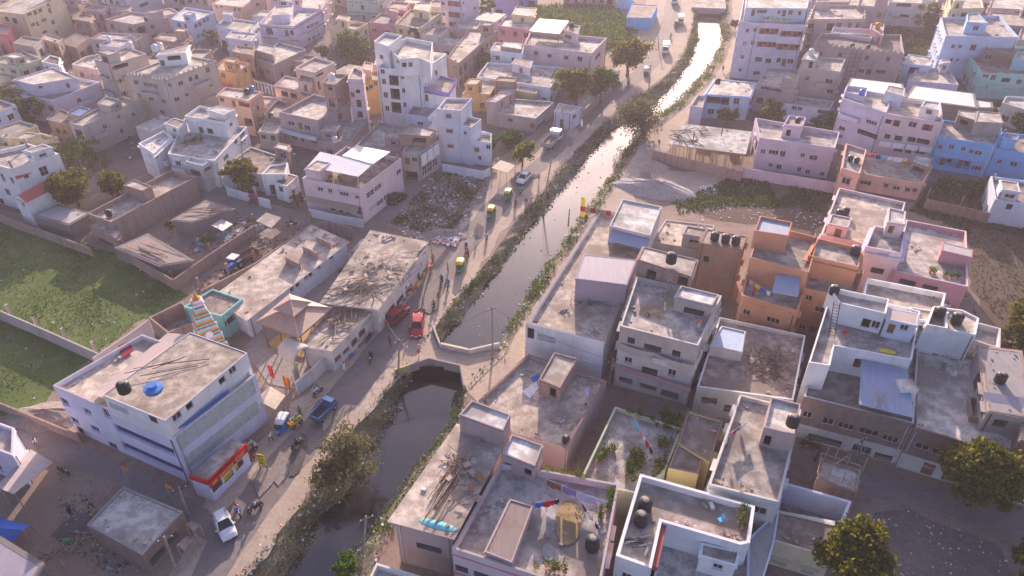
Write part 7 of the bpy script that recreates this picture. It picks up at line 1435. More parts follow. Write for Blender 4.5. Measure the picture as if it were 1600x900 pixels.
# satellite dishes
def dish(label, px, z, s=.45):
    t = thing('satellite_dish', label, 'dish', at(*px, z), 2.6, 'satellite dishes'); mb = MB(); n = 12; c0 = Vector((0, 0, .9)); rg = []
    for f in (0, .5, 1): rg.append([c0 + Vector((s * .35 * (f * f) , s * f * math.cos(2 * math.pi * j / n), s * f * math.sin(2 * math.pi * j / n) + s * .2 * f)) for j in range(n)])
    for a, b in zip(rg, rg[1:]):
        for j in range(n): mb.poly([a[j], a[(j + 1) % n], b[(j + 1) % n], b[j]], 'c_white', sm=True)
    mb.build('bowl', t); m2 = MB(); m2.tube([(-.05, 0, 0), (-.05, 0, .9)], .03, 'iron', 5); m2.tube([c0 + Vector((0, 0, -.1)), c0 + Vector((.5, 0, .1))], .02, 'iron', 4); m2.build('mast', t)
for a in (('white dish on the left wall of the stained concrete terrace', (1150, 640), 7.2), ('white dish lower down the stained concrete terrace wall', (1134, 700), 7.2), ('upper dish on the wall of the tile and sheet roofed house', (1573, 612), 7.5), ('lower dish on the wall of the tile and sheet roofed house', (1577, 620), 7.5), ('white dish on the side of the orange house', (1166, 436), 6.9), ('small dish on the white house with pink fascia', (1010, 872), 6.1), ('dish on the terrace of the stained house above the pink fascia house', (1156, 762), 6.7), ('grey dish on the orange rear wall', (1272, 378), 9.9)): dish(*a)
# potted plants: three kinds, copied
def make_pot(leaf, h, pot='orange', sd=1):
    t = thing('potted_plant', 'x', 'potted plant'); mb = MB(); mb.lathe((0, 0, 0), [(.14, 0), (.2, .28), (.22, .3)], pot, 9); mb.build('pot', t); r = random.Random(sd); f = MB()
    for _ in range(70): leaf_quad(f, Vector((r.gauss(0, .16), r.gauss(0, .16), .3 + abs(r.gauss(.3, .25)) * h)), .09, r, leaf)
    f.build('foliage', t); return t
POTS = [make_pot('leaf_green', 1.0, 'orange', 1), make_pot('leaf_bright', .8, 'orange', 2), make_pot('leaf_olive', 1.5, 'cement', 3)]; pused = set(); pr_ = random.Random(9)
def pots(label, group, px0, px1, z, n, wob=.25):
    a, b = at(*px0, z), at(*px1, z)
    for i in range(n):
        p = a + (b - a) * ((i + .5) / n) + Vector((pr_.uniform(-wob, wob), pr_.uniform(-wob, wob), 0)); k = pr_.randrange(3); o = POTS[k]; s = pr_.uniform(.8, 1.3)
        if k in pused: o = dup(o, p, pr_.uniform(0, 6), sc_=s)
        else: pused.add(k); o.location = p; o.scale = (s,) * 3
        o['label'] = label; o['group'] = group
pots('potted plant in the broad diagonal double row across the pale green roof garden', 'pots in the double row of the roof garden', (1003, 712), (982, 752), 3.7, 12, .5); pots('potted plant beside the diagonal double row of the pale green roof garden', 'pots beside the double row', (995, 708), (976, 745), 3.7, 9, .3); pots('potted plant along the rear wall of the pale green roof garden', 'pots along the rear wall of the roof garden', (980, 645), (1060, 678), 3.7, 12, .35); pots('potted plant round the small pit of the pale green roof garden', 'pots round the pit of the roof garden', (961, 700), (930, 722), 3.7, 9, .3)
pots('potted plant in the bed beside the yellow outhouse', 'pots beside the yellow outhouse', (1036, 718), (1026, 745), 3.7, 8, .5); pots('potted plant in the row in front of the yellow outhouse on the roof garden', 'pots in front of the yellow outhouse', (1046, 690), (1030, 702), 3.7, 7, .5); pots('potted plant along the rear parapet of the laundry terrace', 'pots on the laundry terrace', (852, 735), (925, 756), 5.8, 9, .25); pots('potted plant along the right parapet of the laundry terrace', 'pots on the right of the laundry terrace', (955, 768), (938, 815), 5.8, 8, .3); pots('potted plant at the front of the laundry terrace beside the bare tree pot', 'pots at the front of the laundry terrace', (840, 885), (880, 895), 5.8, 6, .4)
pots('potted plant on the right parapet of the white house with pink fascia', 'pots on the pink fascia house', (1160, 800), (1157, 828), 6.1, 5, .12); pots('potted plant in the row on the terrace of the tall pale apartment block', 'pots on the tall pale apartment block', (1192, 33), (1235, 35), 14.9, 8, .2); pots('potted plant along the terrace edge of the white house facing the lane', 'pots on the white lane house', (290, 226), (318, 220), 5.1, 10, .4); pots('potted plant on the ground beside the brown brick lane house', 'pots by the brown brick house', (1254, 695), (1278, 704), 0, 5, .4); pots('potted plant on the white tower terrace', 'pots on the white tower', (652, 92), (668, 86), 12.9, 5, .3); pots('potted plant under the awnings of the pale pink house', 'pots on the awning house', (490, 276), (540, 288), 5.9, 9, .4); pots('potted plant on the deep pink terrace', 'pots on the deep pink terrace', (1450, 425), (1500, 437), 6.1, 6, .3)
# laundry
def washing(where, px0, px1, z, items, group, gap=.12, h0=1.0):
    a, b = at(*px0, z), at(*px1, z); d = (b - a).normalized(); L = (b - a).length; mb = MB(); mb.tube([a, (a + b) / 2 - Vector((0, 0, .08)), b], .018, 'c_white', 4); tag(mb.build('washing_line'), 'thin washing line strung across ' + where, 'washing line')
    tot = sum(i[1] for i in items); sp = (L - tot) / (len(items) + 1); u = sp
    for i, (nm, w, h, k) in enumerate(items):
        p = a + d * u - Vector((0, 0, .03)); q = p; r = random.Random(i); n = 5; mb = MB(); V = [[p + d * (w * s / n) + Vector((0, 0, -h * j / 3)) + Vector((-d.y, d.x, 0)) * (r.uniform(-.05, .05) + .05 * math.sin(s * 2)) for s in range(n + 1)] for j in range(4)]
        for j in range(3):
            for s in range(n): mb.poly([V[j + 1][s], V[j + 1][s + 1], V[j][s + 1], V[j][s]], k, sm=True)
        o = mb.build('garment', weld=True); tag(o, nm + ' hanging on the washing line across ' + where, 'laundry', group); u += w + sp
washing('the laundry terrace, left pair', (836, 786), (874, 779), 7.4, [('blue cloth', .9, .8, 'c_blue'), ('red cloth', 1.0, .9, 'c_red'), ('black trousers', .5, .7, 'c_black')], 'laundry on the laundry terrace')
washing('the laundry terrace, long line', (852, 748), (950, 785), 7.6, [('brown sheet', 1.5, 1.0, 'c_brown'), ('dark patterned sheet', 1.4, 1.0, 'c_purple'), ('pale lilac sheet', 2.0, 1.1, 'c_lilac'), ('small lilac cloth', .7, .5, 'c_lilac')], 'laundry on the laundry terrace')
washing('the laundry terrace, right slanting line', (908, 782), (938, 825), 7.4, [('black and red scarf', .8, .8, 'c_maroon'), ('white towel', .9, .7, 'c_white'), ('navy shirt', .6, .7, 'c_navy')], 'laundry on the laundry terrace')
washing('the pale green roof garden', (990, 653), (1022, 706), 5.2, [('sky blue sheet', 1.3, .9, 'c_sky'), ('pink shirt', .7, .7, 'c_pink'), ('white vest', .5, .6, 'c_white'), ('red kurta', .7, .9, 'c_red'), ('black trousers', .8, .8, 'c_black')], 'laundry on the roof garden')
washing('the stained concrete terrace', (1140, 677), (1167, 659), 8.2, [('pale pink cloth', .6, .6, 'c_pink'), ('bright red cloth', .6, .6, 'c_red'), ('blue cloth', .5, .5, 'c_blue'), ('white towel', .9, .6, 'c_white')], 'laundry on the stained terrace')
washing('the peach house terrace', (1358, 240), (1420, 248), 5.6, [('red shirt', .9, .7, 'c_red'), ('blue trousers', .9, .8, 'c_navy'), ('sky blue shirt', .8, .7, 'c_sky'), ('white shirt', .9, .7, 'c_white'), ('white sheet', 1.4, .9, 'c_white'), ('yellow cloth', .7, .6, 'c_yellow')], 'laundry on the peach terrace')
washing('the orange lower terrace', (1170, 436), (1206, 458), 7.8, [('pink cloth', .7, .7, 'c_pink'), ('yellow cloth', .9, .7, 'c_yellow'), ('blue cloth', .8, .8, 'c_blue'), ('white cloth', .6, .6, 'c_white')], 'laundry on the orange terrace')
washing('the gallery of the beige balconied house', (1190, 136), (1222, 144), 5.0, [('red cloth', 1.2, 1.1, 'c_red'), ('white cloth', 1.2, 1.1, 'c_white'), ('pink cloth', 1.0, 1.1, 'c_pink')], 'laundry on the beige gallery')
# heaps of poles, planks and sticks; grain; ladders
def sticks(label, px, z, n, L, k, spread, ang=None, jit_=.25, name='plank_pile', r0=.05, seed=1, cat='plank pile', flat=False):
    r = random.Random(seed); c = at(*px, z); mb = MB()
    for i in range(n):
        a = r.uniform(0, math.pi) if ang is None else ang + r.gauss(0, jit_); d = Vector((math.cos(a), math.sin(a), 0)) * L * r.uniform(.5, 1) / 2; p = c + Vector((r.gauss(0, spread[0]), r.gauss(0, spread[1]), .05 + r.uniform(0, .35)))
        kk = k[r.randrange(len(k))]; dz = Vector((0, 0, r.uniform(-.12, .12)))
        if flat and r.random() < .4: mb.box(p, (L * r.uniform(.2, .4), L * r.uniform(.12, .25), .07), kk, a)
        else: mb.tube([p - d - dz, p + d + dz], r0, kk, 4)
    tag(mb.build(name, None), label, cat, None, 'stuff')
W3 = ['wood_pale', 'wood_pale', 'wood', 'bark_pale']
sticks('bundle of long bamboo poles lying along the long flat roofed house', (694, 766), 7.0, 22, 7.5, W3, (.5, 1), 1.14, .05, 'pole_bundle', cat='pole bundle'); sticks('pile of broken planks and boards on the long flat roofed house', (722, 732), 7.0, 34, 3, W3 + ['brickpale'], (1.3, 1.2), None, name='plank_pile', seed=2, flat=True); sticks('scatter of bricks and boards at the middle of the long flat roofed house', (712, 765), 7.0, 26, 1.4, ['brick', 'brickpale', 'wood'], (.8, 2.2), None, seed=3, flat=True)
sticks('heap of broken concrete slabs and laths on the market building roof', (590, 425), 4.25, 60, 3, W3 + ['rc_light', 'rc_light', 'rc_beige'], (2.4, 2.6), None, seed=4, flat=True); sticks('stack of sticks at the lower end of the market building roof', (555, 455), 4.25, 60, 4, W3, (1.8, 1.4), .75, .4, 'stick_pile', seed=5, cat='stick pile'); sticks('dry branches on the lower shop row roof', (535, 500), 3.65, 60, 3.4, ['bark', 'wood', 'bark_pale'], (1.2, 2.4), .9, .7, 'branch_pile', seed=6, cat='branch pile')
sticks('spread of firewood branches on the brown roofed shop house', (1203, 573), 4.15, 130, 2.2, ['bark', 'bark_pale', 'wood'], (1.6, 2.0), None, name='firewood_heap', seed=7, cat='firewood'); sticks('few long beams lying on the lavender shop building roof', (255, 578), 12.65, 9, 6.5, ['wood', 'iron', 'wood_pale'], (1.2, 1), .45, .2, 'beam_pile', seed=8, cat='beams'); sticks('sticks and bundles piled on the dark scaffold yard edge', (104, 858), 0, 30, 2.4, W3, (1.6, 1), None, seed=9); sticks('scrap timber heap by the trailer in the walled yard', (395, 372), 0, 60, 3, W3 + ['c_grey', 'c_sky'], (2.4, 1.6), None, 'scrap_heap' and .3, 'scrap_heap', seed=10, cat='scrap heap', flat=True); sticks('long poles weighting the rusty brown tin shed', (318, 330), 3.05, 5, 7, ['wood'], (1, .8), 0.2, .25, 'pole_bundle', seed=11, cat='poles'); sticks('rails laid over the pole weighted roof in the brick yard', (238, 392), 2.7, 6, 9, ['iron', 'wood'], (1, 1.4), -.5, .08, 'pole_bundle', seed=12, cat='poles'); sticks('dark scrap and sheets heaped beside the tin shed on the big white house', (930, 473), 6.5, 26, 2, ['iron', 'soot', 'tin_grey', 'c_khaki'], (1.8, .5), None, name='scrap_heap', seed=13, cat='scrap heap', flat=True); sticks('rows of metal bars lying on the white house with pink fascia', (990, 845), 6.15, 16, 1.8, ['steel', 'iron'], (.5, .3), .2, .1, 'bar_stack', seed=14, cat='bars')
def disc(label, px, z, rx, ry, h, k, name, cat, rz=0):
    c = at(*px, z); mb = MB(); n = 24; e = [(rx * math.cos(2 * math.pi * j / n), ry * math.sin(2 * math.pi * j / n)) for j in range(n)]; R2 = Matrix.Rotation(rz, 2)
    pr = [[c + (R2 @ Vector((x * f, y * f))).to_3d() + Vector((0, 0, h * (1 - f) + .005)) for x, y in e] for f in (1, .6, .2)]
    for a, b in zip(pr, pr[1:]):
        for j in range(n): mb.poly([a[j], a[(j + 1) % n], b[(j + 1) % n], b[j]], k)
    mb.poly(pr[-1], k); tag(mb.build(name), label, cat)
concrete('grain', (.40, .27, .13), (.45, .31, .16), .15, 1.0); concrete('sand', (.50, .33, .20), (.55, .38, .24), .2, .8)
disc('oval spread of golden grain drying on the laundry terrace', (888, 815), 5.81, 1.25, 2.6, .02, 'grain', 'drying_grain', 'grain', -.12); disc('round patch of orange sand on the grey unfinished roof', (1019, 488), 9.11, 1.6, 1.3, .12, 'sand', 'sand_patch', 'sand')
def ladder(label, a, b, k, w=.5, name='ladder'):
    d = (b - a); s = d.cross(Vector((0, 0, 1))).normalized() * (w / 2); mb = MB(); n = int(d.length / .35)
    for g in (-1, 1): mb.tube([a + s * g, b + s * g], .05, k, 5)
    for i in range(1, n): p = a + d * (i / n); mb.tube([p - s, p + s], .035, k, 4)
    tag(mb.build(name), label, 'ladder')
ladder('white wooden ladder leaning against the orange upper room', at(1304, 448, 6.2), at(1314, 402, 9.9), 'c_white', .8); ladder('dark steel ladder leaning on the white house beside its tanks', at(1299, 528, 9.4), at(1308, 472, 12.4), 'iron', .7); ladder('short pale ladder lying on the blue tin roof', at(1374, 636, 8.45), at(1376, 612, 8.75), 'wood_pale', .7); ladder('wooden ladder against the upper room of the grey unfinished house', at(1046, 462, 9.1), at(1046, 430, 12.1), 'wood_pale', .8)
# poles and wires
def pole(label, top, base, arm=True, k='bark_pale'):
    b = at(*base, 0); z = max(5, min(9.5, hgt(top, base))); t = thing('utility_pole', label, 'utility pole', b, 0, 'utility poles'); mb = MB(); tp = at(*top, z) - b; mb.tube([(0, 0, -.2), tp], .15, k, 8, .09); mb.build('post', t)
    if arm: a = MB(); a.box(tp + Vector((0, 0, -.5)), (1.5, .09, .1), 'iron', .5); [a.lathe(tp + Vector((.6 * s * math.cos(.5), .6 * s * math.sin(.5), -.4)), [(.05, 0), (.06, .08), (.03, .16)], 'c_white', 7) for s in (-1, 1)]; a.build('cross_arm', t)
    return b + tp + Vector((0, 0, -.3))
PO = [pole('leaning pole at the canal bridge corner with yellow posters', (624, 530), (622, 586)), pole('pole at the canal path end of the bridge', (769, 478), (770, 555)), pole('slanting pole beside the hut at the road corner', (279, 760), (297, 814)), pole('second slanting pole in front of the hut', (256, 838), (277, 895)), pole('pale pole beside the canal next to the long flat roofed house', (572, 806), (567, 864)), pole('pole in the dark alley beside the grey unfinished house', (958, 560), (951, 602)), pole('pole with a red flag in front of the brown brick lane house', (1349, 684), (1342, 722)), pole('tall pole at the canal edge above the bridge', (862, 249), (849, 316)), pole('pole beside the canal path near the orange banner', (890, 327), (888, 352), False), pole('pole beside the road near the roadside trees', (1017, 101), (1014, 136)), pole('pole on the road far up by the van', (1028, 48), (1029, 74)), pole('pole in front of the gatehouse', (879, 171), (881, 205)), pole('pole on the field wall behind the pale pink house', (924, 34), (924, 56)), pole('pole by the shop row with blue banners', (583, 460), (586, 508)), pole('pole by the market end of the rubble plot', (672, 372), (676, 408)), pole('lane pole beside the maroon brick gate', (376, 222), (385, 298))]
def wire(label, a, b, sag=.8, k='iron'):
    P = [a + (b - a) * (i / 8) - Vector((0, 0, sag * 4 * (i / 8) * (1 - i / 8))) for i in range(9)]; mb = MB(); mb.tube(P, .018, k, 3, cap=False); tag(mb.build('power_line'), label, 'power line', 'power lines')
for l, i, j in (('power line over the bridge between the bridge poles', 0, 1), ('power line along the canal path above the bridge', 1, 7), ('power line across the alley behind the low concrete house', 1, 5), ('power line along the road from the bridge to the shop row', 0, 13), ('power line along the market side of the road', 13, 14), ('power line between the two hut poles', 2, 3), ('power line from the hut corner over the road to the bridge', 2, 0), ('power line up the road to the gatehouse', 14, 11), ('power line from the gatehouse to the far trees', 11, 9), ('power line far up the road', 9, 10)): wire(l, PO[i], PO[j])
for i in range(3): wire('power line in the bundle crossing in front of the brown brick lane house', at(1060, 605 + i * 6, 6), at(1640, 775 + i * 8, 6.5), .9, 'c_khaki')
# pavilion, temple spire, sheds, stalls, signs
g0 = thing('pavilion', 'square pavilion with a two tier pink ribbed pyramid roof beside the temple yard', 'pavilion', at(460, 545, 0)); E_ = [at(x, y, 4.4) for x, y in ((400, 503), (466, 527), (519, 481), (452, 459))]; c = sum(E_, Vector()) / 4
if area2([p.to_2d() for p in E_]) < 0: E_ = E_[::-1]
mb = MB(); U_ = [c + (p - c) * .36 + Vector((0, 0, 1.05)) for p in E_]; U2_ = [c + (p - c) * .50 + Vector((0, 0, 1.55)) for p in E_]; ap = c + Vector((0, 0, 2.6))
for i in range(4):
    j = (i + 1) % 4; mb.poly([E_[i], E_[j], U_[j], U_[i]], 'tin_brown'); mb.poly([U_[i], U_[j], U2_[j], U2_[i]], 'brown'); mb.poly([U2_[i], U2_[j], ap], 'tin_brown'); mb.poly([E_[i] - Vector((0, 0, .25)), E_[j] - Vector((0, 0, .25)), E_[j], E_[i]], 'brown'); mb.tube([E_[i] + Vector((0, 0, .05)), U_[i] + Vector((0, 0, .05))], .07, 'peach', 5); mb.tube([U2_[i], ap], .07, 'peach', 5)
mb.poly([p - Vector((0, 0, .25)) for p in E_][::-1], 'brown'); mb.build('roof', g0, g0.location)
for i in range(4):
    for f in (.06, .5): p = E_[i] + (E_[(i + 1) % 4] - E_[i]) * f; p = c + (p - c) * .9; mb = MB(); mb.tube([(p.x, p.y, 0), (p.x, p.y, 4.3)], .1, 'wood', 6); mb.build('post', g0, g0.location)
mb = MB(); mb.prism([(c + (p - c) * .85).to_2d()[:] for p in E_], .05, .35, 'ochre'); mb.build('plinth', g0, g0.location)
tp_ = thing('temple_spire', 'tapering temple spire striped green, orange and white with a golden finial', 'temple spire', at(338, 562, 0), .6); zt = 9.6; mb = MB(); prev = None; K_ = ['c_green', 'c_orange', 'turq', 'c_lilac', 'c_green', 'c_pink']
def sec(z): u = z / zt; return 1.65 * (1 - u) ** .75 + .42
for i in range(42):
    z0, z1 = zt * i / 42, zt * (i + 1) / 42
    for f, (w0, w1) in enumerate(((sec(z0) + .05, sec(z0) + .02),)):
        q0 = [(sx * w0, sy * w0, z0) for sx, sy in ((-1, -1), (1, -1), (1, 1), (-1, 1))]; q1 = [(sx * sec(z1), sy * sec(z1), z1) for sx, sy in ((-1, -1), (1, -1), (1, 1), (-1, 1))]
        for j in range(4): mb.poly([q0[j], q0[(j + 1) % 4], q1[(j + 1) % 4], q1[j]], K_[i % 6])
mb.build('tower', tp_); mb = MB(); mb.box((0, 0, zt), (1.5, 1.5, .3), 'lilacpink'); mb.box((0, 0, zt + .3), (1.1, 1.1, .35), 'c_white'); mb.lathe((0, 0, zt + .65), [(.45, 0), (.5, .2), (.2, .35)], 'c_orange', 10); mb.build('cap', tp_); mb = MB(); mb.lathe((0, 0, zt + .95), [(.16, 0), (.24, .25), (.08, .5), (.14, .75), (.05, 1.0), (.08, 1.2), (.01, 1.9)], 'grain', 8); mb.build('finial', tp_)
for sx, sy in ((1, 0), (0, -1), (-1, 0), (0, 1)):
    for z in (1.8, 3.6, 5.4): w = sec(z) + .1; m2 = MB(); m2.lathe((0, 0, 0), [(.5, -.06), (.5, .06)], 'c_white', 12); o = m2.build('medallion', tp_, loc=(sx * w, sy * w, z)); o.rotation_euler = (R(90) if sy else 0, R(90) if sx else 0, 0)
def shed(label, px, zz, k, pk='wood_pale', name='open_shed', cat='shed', thick=.06):
    cx = sum(p[0] for p in px) / 4; cy = sum(p[1] for p in px) / 4; t = thing(name, label, cat, at(cx, cy, 0)); m2, pts = sheet(None, None, px, 0, k, thick, zz); m2.build('roof', t, t.location); c = sum(pts, Vector()) / 4
    for p in pts: p = c + (p - c) * .93; m3 = MB(); m3.tube([(p.x, p.y, 0), (p.x, p.y, p.z - .04)], .06, pk, 5); m3.build('post', t, t.location)
    return t
shed('open bamboo shed with a pale sheet roof at the left edge', [(-6, 760), (48, 702), (83, 722), (21, 772)], [3.2] * 4, 'tin_pink'); shed('stall under a green canvas awning in the shop row', [(557, 506), (571, 492), (583, 497), (570, 513)], [2.6, 2.9, 2.9, 2.6], 'palegreen', name='market_stall', cat='stall'); shed('stall with a red edged canopy full of goods at the market building', [(590, 472), (610, 446), (622, 452), (603, 476)], [2.5, 3, 3, 2.5], 'tin_lilac', name='market_stall', cat='stall'); shed('upper brown topped kiosk beside the hut', [(289, 820), (298, 813), (313, 820), (303, 830)], [2.3] * 4, 'rc_brown', name='kiosk', cat='kiosk'); shed('lower brown topped kiosk beside the hut', [(275, 852), (290, 838), (302, 843), (288, 860)], [2.0] * 4, 'rc_brown', name='kiosk', cat='kiosk'); shed('flat beige canopy beside the red flag and temple fence', [(402, 625), (420, 602), (446, 618), (430, 640)], [3.3] * 4, 'canvas_beige'); shed('low tin porch at the back of the market building', [(548, 392), (566, 372), (586, 380), (570, 398)], [2.6] * 4, 'asbestos'); shed('grey sheet roof over the rear of the lower shop row', [(497, 476), (516, 458), (532, 466), (514, 484)], [3.9] * 4, 'tin_grey'); shed('small veranda roof beside the narrow white tower', [(768, 262), (782, 250), (806, 258), (792, 270)], [2.6] * 4, 'canvas_beige', name='lean_to'); shed('sheet roofed hut with a white door by the lane wall', [(400, 345), (416, 332), (440, 340), (424, 356)], [2.6] * 4, 'rc_light', name='lean_to')
t = thing('tarpaulin_tent', 'blue tarpaulin tent slung over poles at the lower left edge', 'tent', at(10, 835, 0)); mb = MB(); a, b, c, d, e, f = [at(x, y, z) for x, y, z in ((-30, 842, 1.2), (22, 846, 1.2), (48, 821, 1.2), (-12, 806, 1.2), (-30, 822, 2.7), (36, 828, 2.5))]
mb.poly([a, b, f, e], 'paint_brightblue'); mb.poly([e, f, c, d], 'c_blue'); mb.poly([a, e, d], 'c_blue'); mb.build('sheet', t, t.location); mb = MB(); [mb.tube([(p.x, p.y, 0), p], .05, 'wood_pale', 5) for p in (a, b, c, f)]; mb.build('post', t, t.location)
for l, px, k in (('yellow hand cart beside the blue electric rickshaw', (461, 664), 'paint_yellow'), ('red topped fruit cart beside the red shop sign', (385, 722), 'paint_red'), ('pink covered cart in front of the shop row', (553, 532), 'c_pink'), ('white topped snack cart under the red sign end', (390, 706), 'paint_white')):
    t = thing('hand_cart', l, 'cart', at(*px, 0), 1.0, 'hand carts'); mb = MB(); mb.box((0, 0, .7), (1.7, 1.0, .12), k); [mb.box((s * .8, 0, .82), (.08, 1.0, .22), k) for s in (-1, 1)]; mb.tube([(.8, .3, .75), (1.5, .3, .95)], .03, 'iron', 5); mb.tube([(.8, -.3, .75), (1.5, -.3, .95)], .03, 'iron', 5); mb.build('tray', t); [wheel(t, x, y, .33, .06) for x in (-.55, .55) for y in (-.5, .5)]
    g_ = MB(); rg_ = random.Random(len(l)); [g_.box((rg_.uniform(-.65, .65), rg_.uniform(-.35, .35), .83), (.22, .2, rg_.uniform(.1, .3)), ['c_red', 'c_green', 'c_orange', 'c_yellow', 'c_khaki'][rg_.randrange(5)], rg_.uniform(0, 3)) for _ in range(16)]; tag(g_.build('goods', t))
def board(label, px0, px1, z0, z1, k, ink, name='sign_board', letters=9, seed=1, legs=False, rows=1):
    a, b = at(*px0, z0), at(*px1, z0); d = (b - a); L = d.length; d /= L; o_ = Vector((d.y, -d.x, 0)); t = thing(name, label, 'sign', (a + b) / 2); mb = MB(); P = [a, b, b - o_ * .08, a - o_ * .08]
    if area2([p.to_2d() for p in P]) < 0: P = P[::-1]
    mb.prism([(p.x, p.y) for p in P], z0, z1, k, bottom=True); mb.build('panel', t, t.location); r = random.Random(seed); m2 = MB(); H_ = (z1 - z0) / rows
    def bx(u0, u1, v0, v1): q = [a + d * u0 + o_ * .02, a + d * u1 + o_ * .02]; m2.poly([(q[0].x, q[0].y, v0), (q[1].x, q[1].y, v0), (q[1].x, q[1].y, v1), (q[0].x, q[0].y, v1)], ink)
    for rw in range(rows):
        zb = z0 + H_ * rw; w = L * .86 / letters
        for i in range(letters):
            u = L * .07 + w * i
            if r.random() < .12: continue
            bx(u, u + w * .95, zb + H_ * .74, zb + H_ * .82); bx(u + w * .62, u + w * .76, zb + H_ * .2, zb + H_ * .74); bx(u + w * .1, u + w * .6, zb + H_ * r.uniform(.35, .5), zb + H_ * .58)
            if r.random() < .6: bx(u + w * .1, u + w * .22, zb + H_ * .2, zb + H_ * .5)
    m2.build('lettering', t, t.location)
    if legs: m3 = MB(); [m3.tube([(p.x, p.y, 0), (p.x, p.y, z0)], .05, 'iron', 5) for p in (a, b)]; m3.build('post', t, t.location)
board('slanting lilac fascia board with white lettering along the market building', (609, 463), (660, 416), 2.9, 4.0, 'mauve', 'c_white', letters=14); board('white and red board on the corner pillar of the market building', (654, 408), (668, 396), 2.8, 4.6, 'c_white', 'c_red', letters=5, rows=2, seed=2); board('long red shop sign with white lettering on the canopy of the lavender building', (329, 764), (387, 706), 2.95, 3.6, 'c_red', 'c_yellow', letters=14, seed=3); board('yellow board with dark lettering standing at the road edge', (405, 726), (416, 728), .9, 2.7, 'c_yellow', 'c_black', letters=4, rows=3, seed=4, legs=True); board('pink strip sign with pale lettering above the grey shop bays', (965, 576), (1078, 614), 2.7, 3.15, 'c_pink', 'c_white', letters=22, seed=5); board('yellow painted notice with red lettering on the bridge parapet wall', (690, 541), (730, 550), -.1, .55, 'c_yellow', 'c_red', letters=9, seed=6); board('yellow and white shop notice panel under the red sign', (350, 754), (372, 730), 1.2, 2.4, 'c_yellow', 'c_green', letters=6, rows=2, seed=8)
def flag(label, base, h, k, w=.9, hh=.6, z=0, name='flag'):
    b = at(*base, z); t = thing(name, label, 'flag', b); mb = MB(); mb.tube([(0, 0, 0), (0, 0, h)], .04, 'wood_pale', 5); mb.build('pole', t); m2 = MB(); V = [[Vector((w * i / 4, .08 * math.sin(i * 1.7), h - .05 - hh * j - .06 * i)) for i in range(5)] for j in (0, 1)]; [m2.poly([V[1][i], V[1][i + 1], V[0][i + 1], V[0][i]], k, sm=True) for i in range(4)]; m2.build('cloth', t)
flag('orange flag on a pole at the temple fence', (449, 618), 3.4, 'c_orange', .7, 1.8); flag('red flag on a pole beside the beige canopy', (431, 620), 5.5, 'c_red', .5, 2.0); flag('tall yellow banner at the corner of the big white house terrace', (906, 352), 5.6, 'c_yellow', .7, 3.6, 0, 'banner'); flag('small orange flag at the far side of the hut', (212, 775), 5, 'c_orange', .5, .5); flag('small orange flag at the near side of the hut', (275, 795), 4.2, 'c_orange', .5, .6); flag('red flag beside the brown brick house pole', (1350, 700), 5, 'c_red', .6, .9)
mb = MB(); a, b = at(907, 322, 7.6), at(955, 330, 7.4); [mb.poly([a + (b - a) * (i / 6) - Vector((0, 0, .9)), a + (b - a) * ((i + .96) / 6) - Vector((0, 0, .9)), a + (b - a) * ((i + .96) / 6), a + (b - a) * (i / 6)], ['c_red', 'c_khaki', 'c_maroon', 'c_khaki', 'c_khaki', 'c_red'][i]) for i in range(6)]; tag(mb.build('banner'), 'long red and khaki cloth banner at the rear corner of the big white house', 'banner')
def chair(label, px, z, k):
    t = thing('plastic_chair', label, 'chair', at(*px, z), rr(0, 6)); mb = MB(); mb.box((0, 0, .42), (.48, .46, .05), k); mb.build('seat', t); m2 = MB(); m2.box((-.23, 0, .46), (.05, .46, .45), k); m2.build('backrest', t)
    for x in (-.2, .2):
        for y in (-.19, .19): m3 = MB(); m3.tube([(x, y, 0), (x * .95, y * .95, .43)], .03, k, 5); m3.build('leg', t)
chair('red plastic chair on the white house terrace', (1317, 524), 9.4, 'c_red'); chair('green plastic chair on the broad empty terrace', (1472, 577), 5.95, 'c_green'); chair('white plastic chair in the shadow of the broad terrace', (1488, 590), 5.95, 'c_white'); chair('turquoise stool on the white house with pink fascia', (1125, 816), 6.1, 'c_sky')
disc('yellow plastic sheet crumpled on the white house terrace', (1387, 549), 9.42, .9, .4, .25, 'c_yellow', 'plastic_sheet', 'sheet', -.3); tag(sheet(None, 'spread_cloth', [(184, 540), (203, 533), (208, 548), (191, 560)], 7.3, 'c_maroon', .05), 'dark red cloth spread to dry on the lavender building rear terrace', 'cloth'); disc('teal tarpaulin crumpled at the end of the long flat roofed house', (684, 820), 7.02, 1.9, .45, .14, 'teal', 'tarpaulin', 'tarpaulin', -.3); tag(sheet(None, 'paper_sheets', [(815, 612), (838, 596), (842, 606), (828, 622)], 3.79, 'c_white', .02), 'white and blue sheets of paper on the low concrete house', 'paper'); tag(sheet(None, 'plastic_sheet', [(830, 590), (842, 583), (845, 592), (833, 597)], 3.79, 'c_blue', .02), 'blue sheet beside the stair head of the low concrete house', 'sheet'); tag(sheet(None, 'plastic_sheet', [(914, 606), (922, 604), (920, 618), (913, 622)], 3.79, 'c_lilac', .02), 'pale blue wet sheet on the low concrete terrace', 'sheet'); disc('grey mat on the laundry terrace', (857, 862), 5.82, .6, .9, .03, 'c_grey', 'mat', 'mat'); disc('green basket in the dirt yard beside the hut', (106, 846), .02, .7, .5, .4, 'c_green', 'basket', 'basket')
